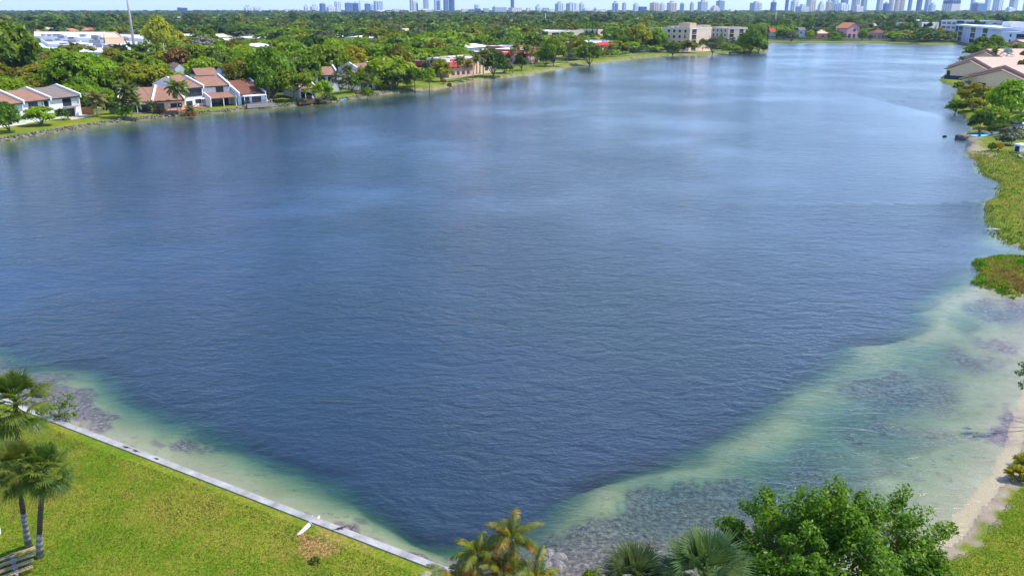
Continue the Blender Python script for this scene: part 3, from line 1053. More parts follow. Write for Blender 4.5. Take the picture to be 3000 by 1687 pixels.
# ------------------------------------------------------------------ plants of the near bank
def sabal(px, crown_px, cz, label, seed, lean_scale=1.0, fr=1.9, pale=0.8, n=34):
    """cabbage palm: foot at reference pixel px, head at crown_px and height cz"""
    foot = at(*px, LAND - 0.1)
    foot.z = gz(foot.x, foot.y) - 0.05
    head = at(*crown_px, cz)
    t = empty('cabbage_palm', foot)
    dv = head - foot
    pts = [(dv.x * (s ** 1.25), dv.y * (s ** 1.25), dv.z * s) for s in np.linspace(0, 1, 8)]
    mb = MB()
    k = 3 if pale > 0.5 else 2
    mb.tube(pts[:k + 1], [0.20, 0.155, 0.14, 0.135][:k + 1], 12)
    mb.build('trunk', M['palm_foot'], t, True)
    MB().tube(pts[k:], [0.13] * (8 - k), 12).build('boot_sheath', M['palm_boots'], t, True)
    V, Q = fan_crown(seed, n, 0.95, 1.02, 26, (-0.85, 1.45), 0.030, 0.62, 2.9)
    V = V * (fr / 1.9)
    c = link_mesh('crown', np_mesh('crown', V, Q, L['sabal']), t)
    c.location = pts[-1]
    V, Q = fan_crown(seed + 50, 5, 0.5, 0.8, 18, (-1.5, -1.1), 0.035, 0.6, 2.2)
    c = link_mesh('dead_fronds', np_mesh('dead_fronds', V, Q, L['palm_dry']), t)
    c.location = pts[-1]
    tag(t, label, 'palm', 'cabbage palms on the near lawn')
    return t


def bands(name, a, b2, sc):
    t = NT(name)
    v = t.obj()
    w_ = t.n('ShaderNodeTexWave', wave_type='BANDS', bands_direction='Z')
    w_.inputs['Scale'].default_value = sc
    w_.inputs['Distortion'].default_value = 5.0
    w_.inputs['Detail'].default_value = 3.0
    t.l(v, w_.inputs['Vector'])
    c_ = t.ramp(t.math('ADD', t.math('MULTIPLY', w_.outputs['Fac'], .5), t.math('MULTIPLY', t.noise(v, 3.5, 4.0, .7), .5)), [(0.3, a), (0.7, b2)])
    p_ = t.n('ShaderNodeBsdfPrincipled', i_Roughness=0.95)
    t.l(c_, p_.inputs['Base Color'])
    bb = t.n('ShaderNodeBump', i_Strength=0.7, i_Distance=0.05)
    t.l(w_.outputs['Fac'], bb.inputs['Height'])
    t.l(bb.outputs[0], p_.inputs['Normal'])
    t.l(p_.outputs[0], t.out.inputs[0])
    return t.m


M['palm_foot'] = bands('grey_palm_trunk', (0.17, 0.155, 0.14), (0.30, 0.28, 0.255), 0.8)
M['palm_boots'] = bands('brown_palm_boots', (0.045, 0.03, 0.025), (0.17, 0.115, 0.09), 2.5)

sabal((117, 1630), (132, 1375), 6.6, 'dark-trunked cabbage palm, grey only at its foot, in front of the pale-trunked one', 21, pale=0.3, fr=1.62, n=28)
sabal((84, 1598), (50, 1366), 6.9, 'cabbage palm whose lower trunk is pale grey, beside the dark-trunked one', 22, pale=0.8, fr=1.62, n=28)
sabal((58, 1345), (45, 1178), 5.6, 'cabbage palm rearmost on the near lawn, standing closest to the seawall corner', 23, pale=0.4, fr=2.35)

# feather palms whose heads rise into the bottom edge of the picture
areca_tips = [((1500, 1578), 6.6, 1.75, 'areca', 'tallest feather palm by the near shore with one orange frond hanging from its head', 1),
              ((1400, 1630), 5.9, 1.6, 'areca', 'feather palm left of the tallest one, dark plumes over the seawall end', 2),
              ((1475, 1690), 5.4, 1.7, 'areca', 'low feather palm with golden fronds in front of the tallest near palm', 3),
              ((1572, 1700), 5.2, 1.6, 'areca', 'low feather palm rightmost of the near feather palm clump', 4),
              ((1335, 1705), 5.0, 1.6, 'areca', 'low feather palm leftmost of the clump, over the seawall end', 5)]
for (px, z, fr, leaf, lab, sd_) in areca_tips:
    hd = at(*px, z)
    g = max(0.5, gz(hd.x, hd.y - 1.2))
    t = empty('feather_palm', (hd.x, hd.y, 0.3))
    MB().tube([(0.15, -0.4, -0.4), (0.05, -0.15, z * .5), (0, 0, z - 0.3)], [0.11, 0.085, 0.075], 8).build('trunk', M['bark_pale'], t, True)
    V, Q = feather_crown(430 + sd_, 13, fr, 34, 0.24, 0.014, droop=(1.5, 2.5), lift=(0.15, 1.45), hang=0.5)
    c = link_mesh('crown', np_mesh('crown', V, Q, L[leaf]), t)
    c.location = (0, 0, z - 0.3)
    r_ = np.random.default_rng(sd_)
    V, Q = [], []
    for i in range(2):
        feather_frond(V, Q, (0, 0, 0), {1: -0.35, 2: -2.2, 3: -1.2, 4: -0.9, 5: -2.6}[sd_] + i * 2.1 * (-1) ** sd_, fr * 0.85, 0.75, 2.7, r_, 28, 0.24 * fr, 0.016 * fr)
    c = link_mesh('dead_fronds', np_mesh('dead_fronds', np.array(V), np.array(Q), L['orange']), t)
    c.location = (0, 0, z - 0.45)
    tag(t, lab, 'palm', 'feather palms at the near shore')
for (px, z, lab, sd_) in [((1612, 1640), 3.2, 'grey dried palm frond hanging beside the near feather palms', 61),
                          ((1280, 1690), 2.6, 'grey dried palm frond drooped over the end of the seawall', 62)]:
    hd = at(*px, z)
    t = empty('dead_palm', (hd.x, hd.y, 0.2))
    MB().tube([(0, -.2, -.2), (0, 0, z - .3)], [0.08, 0.06], 7).build('trunk', M['bark_pale'], t, True)
    V, Q = [], []
    r_ = np.random.default_rng(sd_)
    for i in range(5):
        feather_frond(V, Q, (0, 0, 0), 1.3 * i + .4, 1.5, 0.9, 3.3, r_, 24, 0.40, 0.02)
    c = link_mesh('crown', np_mesh('crown', np.array(V), np.array(Q), L['straw']), t)
    c.location = (0, 0, z - .25)
    tag(t, lab, 'palm')

# fan palms by the big tree
for (px, z, fr, lab, sd_) in [((1862, 1690), 4.6, 1.0, 'blue-green fan palm, smaller and left of the pair beside the big leafy tree', 71),
                              ((2065, 1680), 5.4, 1.28, 'blue-green fan palm, larger of the pair, touching the big leafy tree', 72)]:
    hd = at(*px, z)
    t = empty('fan_palm', (hd.x, hd.y, 0.2))
    MB().tube([(0, -.2, -.3), (0, -.05, z * .5), (0, 0, z - .4)], [0.2, 0.17, 0.16], 10).build('trunk', M['palm_boots'], t, True)
    V, Q = fan_crown(sd_, 26, 0.72 * fr, 1.25 * fr, 34, (-0.55, 1.45), 0.020, 0.35, 2.5)
    c = link_mesh('crown', np_mesh('crown', V, Q, L['sabal_blue']), t)
    c.location = (0, 0, z - .4)
    tag(t, lab, 'palm', 'fan palms at the near shore')
hd = at(1735, 1690, 1.6)
bush(hd.x, hd.y, 0.2, 0.55, 1.6, 'bright', 5, 'small bright green shrub tip at the bottom edge left of the fan palms', n=1500, size=0.10)


def tuft_tree(name, loc, tufts, rad, per, lsize, leaf, label, seed, trunk_r=0.24, cat='tree', tl=1.0):
    """near tree: many sprays of real leaf-sized faces on visible limbs"""
    r = np.random.default_rng(seed)
    t = empty(name, loc)
    tf = np.array(tufts)
    idx = np.repeat(np.arange(len(tf)), per)
    d = unit(r.normal(0, 1, (len(idx), 3)))
    ax = unit(tf * np.array([1, 1, 0.6]) - np.array([0, 0, 1.5]) + r.normal(0, 0.8, tf.shape))
    rr = rad * r.uniform(0.6, 1.25, len(tf))
    off = d * (rr[idx] * r.uniform(0.25, 1.0, len(idx)) ** 0.6)[:, None]
    along = (off * ax[idx]).sum(1, keepdims=True)
    off = off + ax[idx] * along * 0.7 * tl
    V, Q = leaf_quads(tf[idx] + off, lsize, 0.7 * d + 0.4 * ax[idx], r, 0.5, 0.5, 0.6)
    link_mesh('crown', np_mesh('crown', V, Q, L[leaf]), t)
    mb = MB()
    base = Vector((0, 0, -0.4))
    fork = Vector((0.1, 0.05, 1.4 * tf[:, 2].max() / 7))
    mb.tube([base, fork], [trunk_r * 1.2, trunk_r], 9)
    nl = 9
    ends = []
    for i in range(nl):
        a = i * 6.283 / nl + r.uniform(-.2, .2)
        q = r.uniform(0.35, 0.6) * np.abs(tf[:, :2]).max()
        e = Vector((math.cos(a) * q, math.sin(a) * q, tf[:, 2].max() * r.uniform(0.45, 0.7)))
        mb.tube([fork, fork.lerp(e, .5) + Vector((r.uniform(-.2, .2), r.uniform(-.2, .2), .15)), e], [trunk_r * .6, trunk_r * .42, trunk_r * .28], 7)
        ends.append(e)
    for p in tf:
        p = Vector(p)
        e = min(ends, key=lambda q: (q - p).length)
        if p.z < e.z - 0.8:
            e = fork
        mb.tube([e, e.lerp(p, .6) + Vector((0, 0, -.1)), p], [trunk_r * .22, trunk_r * .12, trunk_r * .05], 5)
    mb.build('trunk', M['bark_pale'], t, True)
    return tag(t, label, cat)


# the big leafy tree of the bottom right corner
r_ = np.random.default_rng(5)
tufts = []
cen = at(2440, 1640, 5.0)
for i in range(330):
    a = r_.uniform(0, 6.283)
    q = math.sqrt(r_.uniform(0, 1))
    rx = 5.3 * (1 + 0.10 * math.sin(3 * a + 1))
    ry = 4.4
    hgt = 7.0 * (1 - 0.62 * q ** 2.4) + 0.5 * math.sin(a * 5 + 3 * q)
    z = hgt * (1 - 0.45 * r_.uniform(0, 1) ** 1.6)
    tufts.append((math.cos(a) * q * rx, math.sin(a) * q * ry, z))
for (px, z) in [((2150, 1530), 5.4), ((2200, 1490), 6.0), ((2130, 1545), 5.2), ((2248, 1450), 7.0), ((2240, 1475), 6.8), ((2440, 1440), 7.4), ((2455, 1462), 7.2), ((2525, 1460), 7.2), ((2515, 1480), 7.0), ((2640, 1450), 6.6), ((2630, 1475), 6.4), ((2610, 1500), 6.2),
                ((2690, 1510), 5.4), ((2675, 1530), 5.2), ((2640, 1520), 5.6), ((2770, 1550), 4.2), ((2745, 1565), 4.2), ((2720, 1585), 4.0), ((2700, 1600), 4.0), ((2345, 1475), 6.9), ((2370, 1480), 6.9), ((2310, 1490), 6.6)]:
    p = at(px[0], px[1], z)
    tufts.append((p.x - cen.x, p.y - cen.y, z - 0.25))
tuft_tree('broadleaf_tree', (cen.x, cen.y, 0.25), tufts, 0.50, 210, 0.095, 'near_tree', 'big leafy bright green tree filling the bottom right corner by the beach', 31, 0.26)

# sapling outside the seawall, twigs reaching in at the right edge, yellow croton on the beach
sp = at(183, 1252, 0.1)
r_ = np.random.default_rng(8)
tf = [(r_.normal(0, .62) * (1 - 0.25 * k / 40), r_.normal(0, .55) * (1 - 0.25 * k / 40), 0.55 + 2.0 * k / 40) for k in range(40)]
tuft_tree('mangrove_sapling', (sp.x, sp.y, -0.1), tf, 0.24, 26, 0.085, 'mid', 'slim mangrove sapling growing from the water just outside the seawall', 9, 0.05)
ep = at(3085, 1240, 0.3)
tf = []
for (px, z) in [((2992, 1075), 4.4), ((2998, 1095), 4.3), ((2986, 1100), 4.2), ((2997, 1135), 3.6), ((3012, 1085), 4.5), ((3040, 1090), 4.6), ((3020, 1120), 3.9)]:
    p = at(px[0], px[1], z)
    tf.append((p.x - ep.x, p.y - ep.y, z))
tuft_tree('shore_tree', (ep.x, ep.y, 0.2), tf, 0.34, 60, 0.085, 'dark', 'dark green tree whose twigs reach in at the right edge over the shallows', 12, 0.14)
for i, (px, rad, h, leaf, lab) in enumerate([((2985, 1392), 1.0, 1.1, 'yellow', 'yellow-green croton shrub at the top of the sandy beach'),
                                             ((3010, 1352), 0.9, 0.9, 'olive', 'olive-gold shrub in the shallows behind the yellow-green croton')]):
    p = at(*px, 0.4)
    bush(p.x, p.y, max(gz(p.x, p.y), 0.0) - 0.05, rad * .8, h * .8, leaf, 20 + i, lab, n=1200, size=0.12)
p = at(922, 1640, LAND)
t = empty('palmetto_seedling', (p.x, p.y, gz(p.x, p.y)))
V, Q = fan_crown(91, 14, 0.16, 0.34, 12, (0.1, 1.4), 0.06, 0.5)
link_mesh('foliage', np_mesh('foliage', V, Q, L['sabal']), t)
MB().tube([(0, 0, -.05), (0, 0, .08)], [0.06, 0.05], 6).build('stem', M['bark'], t)
tag(t, 'small green palmetto growing from the bare orange soil on the lawn', 'shrub')

# ------------------------------------------------------------------ grass: blades too many to count
def grass(name, region, n, size, leaf_cols, zf, seed, label):
    r = np.random.default_rng(seed)
    pts = region(r, n)
    s = land_sd(pts)
    pts = pts[s > np.where(near_seawall(pts), 0.75, np.where(pts[:, 1] < 75, 0.9, -0.35 + 0.5 * wob(pts, 1.5, 8)))]
    s = land_sd(pts)
    z = np.maximum(land_height(pts, s), 0.0)
    k = len(pts)
    az = r.uniform(0, 6.283, k)
    ln = size * r.uniform(0.6, 1.4, k)
    d = np.stack([np.cos(az), np.sin(az), np.zeros(k)], 1)
    sd2 = np.stack([-np.sin(az), np.cos(az), np.zeros(k)], 1)
    b0 = np.stack([pts[:, 0], pts[:, 1], z - 0.01], 1)
    wd = (ln * 0.28)[:, None]
    tip = b0 + d * (ln * r.uniform(0.2, 0.9, k))[:, None] + np.stack([np.zeros(k), np.zeros(k), ln * 0.8], 1)
    V = np.stack([b0 - sd2 * wd, b0 + sd2 * wd, tip], 1).reshape(-1, 3)
    Q = np.arange(3 * k).reshape(-1, 3)
    ci = np.clip(0.5 + 0.42 * wob(pts, 13, seed) + 0.26 * wob(pts, 4.2, seed + 1) + 0.10 * wob(pts, 1.1, seed + 2) + r.normal(0, 0.11, k), 0, 0.999)
    lc = np.array(leaf_cols)
    col = lc[(ci * len(lc)).astype(int)] * r.uniform(0.75, 1.25, (k, 1))
    col = np.repeat(np.concatenate([col, np.ones((k, 1))], 1), 3, 0)
    o = link_mesh(name, np_mesh(name, V, Q, L['grass'], attrs={'tint': col}))
    tag(o, kind='stuff')
    return o


L['grass'] = foliage('grass_blades', (0.8, 0.8, 0.8), (1.15, 1.15, 1.15), trans=0.55, scale=0.8, usecol=True)


def tri_region(poly, dens):
    W = np.array([(p.x, p.y) for p in (at(x, y, 0.8) for x, y in poly)])
    lo, hi = W.min(0), W.max(0)

    def f(r, n):
        q = r.uniform(lo, hi, (n, 2))
        return q[sdf(q, W) < 0]
    return f


grass('lawn_grass', tri_region([(-120, 1210), (110, 1235), (300, 1320), (600, 1425), (900, 1550), (1240, 1687), (1300, 1760), (-200, 1800)], 1), 190000, 0.08,
      [(0.15, 0.10, 0.03), (0.27, 0.20, 0.06), (0.29, 0.25, 0.03), (0.19, 0.22, 0.012), (0.12, 0.20, 0.008), (0.08, 0.16, 0.006), (0.20, 0.24, 0.015), (0.13, 0.12, 0.02)], 0, 15, '')
grass('lawn_grass', tri_region([(3200, 1330), (2960, 1400), (2900, 1480), (2840, 1560), (2700, 1640), (2600, 1760), (3200, 1800)], 1), 90000, 0.08,
      [(0.24, 0.22, 0.03), (0.20, 0.27, 0.012), (0.15, 0.26, 0.01), (0.11, 0.22, 0.008)], 0, 16, '')
grass('marsh_grass', tri_region([(2840, 440), (2880, 520), (2920, 560), (2880, 600), (2900, 680), (2980, 740), (3150, 760), (3180, 430)], 1), 60000, 0.30,
      [(0.26, 0.18, 0.06), (0.27, 0.25, 0.03), (0.17, 0.25, 0.014), (0.12, 0.22, 0.01), (0.07, 0.12, 0.01)], 0, 17, '')
grass('islet_grass', tri_region([(2840, 740), (2840, 880), (3000, 880), (3160, 850), (3160, 760), (2960, 740)], 1), 30000, 0.28,
      [(0.26, 0.18, 0.06), (0.24, 0.25, 0.03), (0.17, 0.27, 0.014), (0.13, 0.27, 0.012), (0.10, 0.20, 0.01)], 0, 18, '')
# ------------------------------------------------------------------ buildings
KEEP = []      # (x0, x1, y0, y1, dist) picture areas trees nearer than dist must not hide
FOOT = []      # (x, y, r) footprints that trees keep out of


def frame(pl, pr):
    """local axes of a facade: x along it, y into the building, z up"""
    pl, pr = Vector((pl[0], pl[1], 0)), Vector((pr[0], pr[1], 0))
    u = (pr - pl)
    Wd = u.length
    u.normalize()
    inn = Vector((-u.y, u.x, 0))
    m = Matrix(((u.x, inn.x, 0, pl.x), (u.y, inn.y, 0, pl.y), (0, 0, 1, LAND), (0, 0, 0, 1)))
    return m, Wd


def foot(m, x0, x1, y0, y1, pad=2.0):
    nx = max(1, int((x1 - x0) / 8)); ny = max(1, int((y1 - y0) / 8))
    for i in range(nx):
        for j in range(ny):
            p = m @ Vector((x0 + (i + .5) * (x1 - x0) / nx, y0 + (j + .5) * (y1 - y0) / ny, 0))
            FOOT.append((p.x, p.y, max((x1 - x0) / nx, (y1 - y0) / ny) * 0.6 + pad))


def window(par, x0, x1, z0, z1, y=0.0, fm='frame_dark', mull=1, gl='glass', name='window'):
    """frame standing proud of a wall at depth y, glazing as its sub-part"""
    mb = MB()
    f = 0.08
    mb.box(x0, x1, y - .07, y + .05, z0, z0 + f).box(x0, x1, y - .07, y + .05, z1 - f, z1)
    mb.box(x0, x0 + f, y - .065, y + .05, z0 + f, z1 - f).box(x1 - f, x1, y - .065, y + .05, z0 + f, z1 - f)
    for i in range(1, mull):
        xm = x0 + (x1 - x0) * i / mull
        mb.box(xm - .04, xm + .04, y - .06, y + .05, z0 + f, z1 - f)
    w_ = mb.build(name, M[fm], par)
    MB().box(x0 + f, x1 - f, y - .03, y + .02, z0 + f, z1 - f).build('pane', M[gl], w_)
    return w_


def townhouse(label, eL, eR, eh, dr, rise, roof='roof_brown', feats=(), walls='stucco', left=True, right=True, group='townhouses along the lake', yb=None, keep=None, front=0.6):
    """one terrace unit: eave ends at pixels eL, eR (height eh over the ground), ridge dr behind the eave"""
    pl, pr = at(*eL, eh + LAND), at(*eR, eh + LAND)
    m, W_ = frame(pl, pr)
    rh = eh + rise
    t = empty('townhouse', (0, 0, 0), mat=m)
    MB().box(0.1, W_ - 0.1, front, 2 * dr - .5, -0.3, eh - .28).build('wall', M[walls], t)
    s = 0.26
    rf = MB().prism_x([(0, eh), (dr, rh), (2 * dr, eh), (2 * dr, eh - s), (dr, rh - s), (0, eh - s)], 0.12, W_ - 0.12).build('roof', M[roof], t)
    MB().box(0.12, W_ - 0.12, -0.10, 0.02, eh - s - .06, eh - .02).build('gutter', M['frame_dark'], rf)
    for on, x in ((left, 0.0), (right, W_)):
        if on:
            pf = [(front, -.2), (front, eh - .45), (-.3, eh - .45), (-.3, eh + .38), (dr, rh + .42), (2 * dr + .3, eh + .38), (2 * dr + .3, eh - .4), (2 * dr - .5, eh - .5), (2 * dr - .5, -.2)]
            pw = MB().prism_x(pf, x - .17, x + .17).build('party_wall', M[walls], t)
            cp = [(-.34, eh + .36), (-.34, eh + .52), (dr, rh + .60), (2 * dr + .34, eh + .52), (2 * dr + .34, eh + .36), (dr, rh + .40)]
            MB().prism_x(cp, x - .23, x + .23).build('coping', M['cap'], pw)
    for f in feats:
        k = f[0]
        if k == 'win':
            window(t, f[1] * W_, f[2] * W_, f[3], f[4], front, mull=f[5] if len(f) > 5 else 2)
        elif k == 'door':
            window(t, f[1] * W_, f[2] * W_, 0.05, 2.2, front, mull=2, name='sliding_door')
        elif k == 'balcony':
            x0, x1, z = f[1] * W_, f[2] * W_, f[3]
            bl = MB().box(x0, x1, front - 1.3, front - .02, z - .18, z).build('balcony', M['concrete'], t)
            mb = MB().box(x0, x1, front - 1.3, front - 1.24, z + .95, z + 1.02)
            for i in range(int((x1 - x0) / .25) + 1):
                xx = x0 + i * (x1 - x0 - .04) / int((x1 - x0) / .25)
                mb.box(xx, xx + .04, front - 1.28, front - 1.25, z, z + .95)
            mb.build('railing', M['frame_dark'], bl)
        elif k == 'band':      # upper balcony with rail, its recess shade drawn as a flat dark sheet
            x0, x1, z0, z1 = f[1] * W_, f[2] * W_, f[3], f[4]
            bl = MB().box(x0, x1, front - .04, front + .02, z0, z1).build('screen', M['glass'], t)
            mb = MB().box(x0, x1, front - .12, front - .06, z0 + .9, z0 + 1.0).box(x0, x1, front - .12, front - .06, z0, z0 + .1)
            for i in range(9):
                xx = x0 + (x1 - x0 - .06) * i / 8
                mb.box(xx, xx + .06, front - .11, front - .07, z0 + .1, z1)
            mb.build('railing', M['wood_dark'], bl)
        elif k == 'porch':     # lean-to roof on posts
            x0, x1, zt, zl, out = f[1] * W_, f[2] * W_, f[3], f[4], f[5]
            pr_ = MB().prism_x([(front, zt), (front, zt - .2), (-out, zl - .2), (-out, zl)], x0, x1).build('porch_roof', M[f[6]], t)
            for i in range(f[7]):
                xx = x0 + .15 + (x1 - x0 - .3) * i / max(1, f[7] - 1)
                MB().box(xx - .09, xx + .09, -out + .15, -out + .33, -.2, zl - .17).build('post', M['cap'], pr_)
            window(t, x0 + .6, x1 - .6, .05, 2.3, front, mull=5, name='sliding_door')
            if f[1] == 0 and f[2] == 1:
                for x in (0, W_):
                    MB().prism_x([(front - .02, zt - .1), (front - .02, zt + .35), (-out - .2, zl + .3), (-out - .2, zl - .4), (-out + .5, zl - .6), (-out + .5, -.2), (front - .02, -.2)], x - .16, x + .16).build('wing_wall', M[walls], pr_)
        elif k == 'awning':
            x0, x1, zt, zl, out = f[1] * W_, f[2] * W_, f[3], f[4], f[5]
            a_ = MB().prism_x([(front, zt), (front, zt - .12), (-out, zl - .12), (-out, zl)], x0, x1).build('awning', M['awning'], t)
            for i in range(f[6]):
                xx = x0 + .1 + (x1 - x0 - .2) * i / max(1, f[6] - 1)
                MB().box(xx - .07, xx + .07, -out + .05, -out + .19, -.2, zl - .1).build('post', M['cap'], a_)
        elif k == 'dark':      # screened opening, its shade drawn as a dark pane
            window(t, f[1] * W_, f[2] * W_, f[3], f[4], front, mull=f[5])
        elif k == 'pipe':
            x = f[1] * W_
            MB().tube([(x, front - .12, eh - .35), (x, front - .12, 0)], .06, 6).build('drainpipe', M['frame_dark'], t)
    tag(t, label, 'house', group)
    foot(m, -1, W_ + 1, -2, 2 * dr + 1)
    for e in (eL, eR):
        pass
    d0 = min(pl.length, pr.length)
    KEEP.append(keep or (min(eL[0], eR[0]) - 55, max(eL[0], eR[0]) + 4, min(eL[1], eR[1]) - 32, max(eL[1], eR[1]) + 48, d0 - 1))
    return t, m, W_


# first terrace: three two-storey units with roofs stepping towards the lake
townhouse('white two-storey townhouse cut off by the left edge, brown roof behind the bushes', (-32, 311.5), (68, 301), 5.3, 8.2, 2.2, 'roof_brown',
          [('win', .25, .6, 3.0, 4.7), ('win', .3, .6, .4, 2.2)], group='terrace of three white townhouses')
townhouse('white two-storey townhouse with a reddish roof, middle unit of the three-unit terrace', (68, 299), (147, 290.5), 5.3, 8.2, 2.2, 'roof_brown',
          [('win', .22, .56, 3.1, 4.9, 2), ('win', .80, .95, 3.4, 4.9, 1), ('pipe', .72)], left=False, group='terrace of three white townhouses')
townhouse('white townhouse with a grey-brown roof and small balcony, end unit by the cedar fence', (147, 290), (234, 280.5), 5.3, 8.2, 2.2, 'roof_grey',
          [('dark', .43, .72, 2.95, 4.95, 2), ('balcony', .40, .86, 2.8), ('door', .48, .78), ('win', .18, .36, .6, 2.1)], left=False, group='terrace of three white townhouses')
# second terrace: two low units
townhouse('low brown-roofed house with a deep dark porch behind the coconut palm, left of its twin', (344, 300.5), (447, 297.5), 3.0, 11.5, 2.9, 'roof_brown',
          [('porch', .12, .99, 2.75, 2.5, 1.6, 'wood_grey', 3)], group='low brown-roofed terrace')
townhouse('low brown-roofed house with red paved patio, right of its twin with the dark porch', (447, 297.5), (541, 292), 3.0, 11.5, 2.9, 'roof_brown',
          [('dark', .1, .35, .4, 2.3, 2), ('win', .55, .9, .9, 2.1, 3)], left=False, walls='peach_wall', group='low brown-roofed terrace')
# third terrace
townhouse('white two-storey house with a screened upper balcony, left part of the stepped terrace', (541, 259.5), (595, 255), 5.6, 8.0, 2.3, 'roof_brown',
          [('band', .02, .95, 3.1, 5.25), ('win', .05, .38, .5, 1.9), ('win', .55, .95, 1.0, 2.2, 3)], group='stepped terrace with lower porch roof')
townhouse('two-storey house whose long lower porch roof stands on white posts above the lawn', (596, 254.5), (672, 250), 5.6, 8.0, 2.3, 'roof_brown',
          [('win', .48, .78, 3.7, 5.2, 4), ('porch', 0, 1, 3.7, 2.6, 4.4, 'roof_brown', 3)], left=False, group='stepped terrace with lower porch roof')
townhouse('low red-brown roofed end house with a blue-lit porch and railed grey deck', (700, 277.5), (777, 272.5), 3.2, 11.0, 3.2, 'roof_red_brown',
          [('awning', .12, .98, 3.0, 2.75, 1.3, 2), ('dark', .1, .4, .1, 2.3, 3), ('win', .5, .85, .6, 2.2, 3)], walls='stucco_blue_and_shade', group='stepped terrace with lower porch roof')  # bluish wall colour stands for the blue light in the porch
# houses half hidden farther on
townhouse('brown-roofed two-storey house half hidden by trees, uphill of the white awning deck', (925, 221.5), (990, 219.5), 5.6, 8.0, 2.3, 'roof_brown',
          [('win', .1, .4, 3.4, 5, 2), ('win', .55, .9, 3.4, 5, 2)], group='houses half hidden by trees')
townhouse('low brown-roofed house with a white awning over a dark deck beneath big trees', (878, 261), (924, 258.5), 3.2, 8.0, 3.0, 'roof_brown',
          [('awning', .2, 1.1, 2.9, 2.6, 1.8, 3), ('dark', .1, .9, .1, 2.2, 4)], group='houses half hidden by trees')
townhouse('two-storey house with a grey facade and upper loggia, farthest of the brown-roofed houses', (1058, 209.5), (1111, 206.5), 5.6, 8.0, 2.3, 'roof_brown',
          [('dark', .02, .45, 3.0, 5.2, 3), ('win', .62, .88, 3.8, 5, 2), ('awning', .3, 1.3, 3.0, 2.7, 2.2, 3)], walls='stucco_blue_and_shade', group='houses half hidden by trees')
townhouse('low house with white awning on posts beside the lawn, below the grey loggia house', (1050, 236.5), (1096, 233.5), 3.3, 7.0, 2.8, 'roof_brown',
          [('awning', .35, 1.25, 3.0, 2.7, 2.4, 3), ('dark', .2, .9, .1, 2.3, 3)], group='houses half hidden by trees')

# second row: white gables showing between the trees
for i, (pL, pR, h, dr, rise, lab) in enumerate([
    ((452, 246), (497, 246), 5.4, 6.0, 1.5, 'white gable end behind the low brown terrace, nearest of the back gables'),
    ((512, 203), (542, 202), 5.6, 6.0, 1.6, 'white gable end in the trees under the rust-coloured tree'),
    ((632, 206), (672, 205), 5.4, 6.5, 1.6, 'white gable end behind the stepped terrace with a dark palm in front'),
    ((575, 222), (640, 219.5), 6.0, 6.0, 2.0, 'brown roof strip right behind the stepped terrace')]):
    pl, pr = at(*pL, h + LAND), at(*pR, h + LAND)
    m, W_ = frame(pl, pr)
    t = empty('house', (0, 0, 0), mat=m)
    if i < 3:
        MB().prism_y([(0, -.2), (W_, -.2), (W_, h), (W_ * .5, h + rise), (0, h)], 0, 14).build('wall', M['stucco_blue_and_shade' if i else 'stucco'], t)  # bluish wall colour holds the shade on the farther white gables
        MB().prism_y([(-.1, h + .02), (W_ * .5, h + rise + .02), (W_ + .1, h + .02), (W_ + .1, h + .25), (W_ * .5, h + rise + .25), (-.1, h + .25)], .4, 14.2).build('roof', M['roof_brown'], t)
    else:
        MB().box(0, W_, 0.5, 12, -.2, h - .3).build('wall', M['stucco'], t)
        MB().prism_x([(0, h), (6, h + rise), (12, h), (12, h - .25), (6, h + rise - .25), (0, h - .25)], 0, W_).build('roof', M['roof_brown'], t)
    tag(t, lab, 'house', 'houses of the second row')
    foot(m, -1, W_ + 1, -1, 13)
    KEEP.append((pL[0] - 2, pR[0] + 2, pL[1] - 18, pL[1] + 8, pl.length - 1))


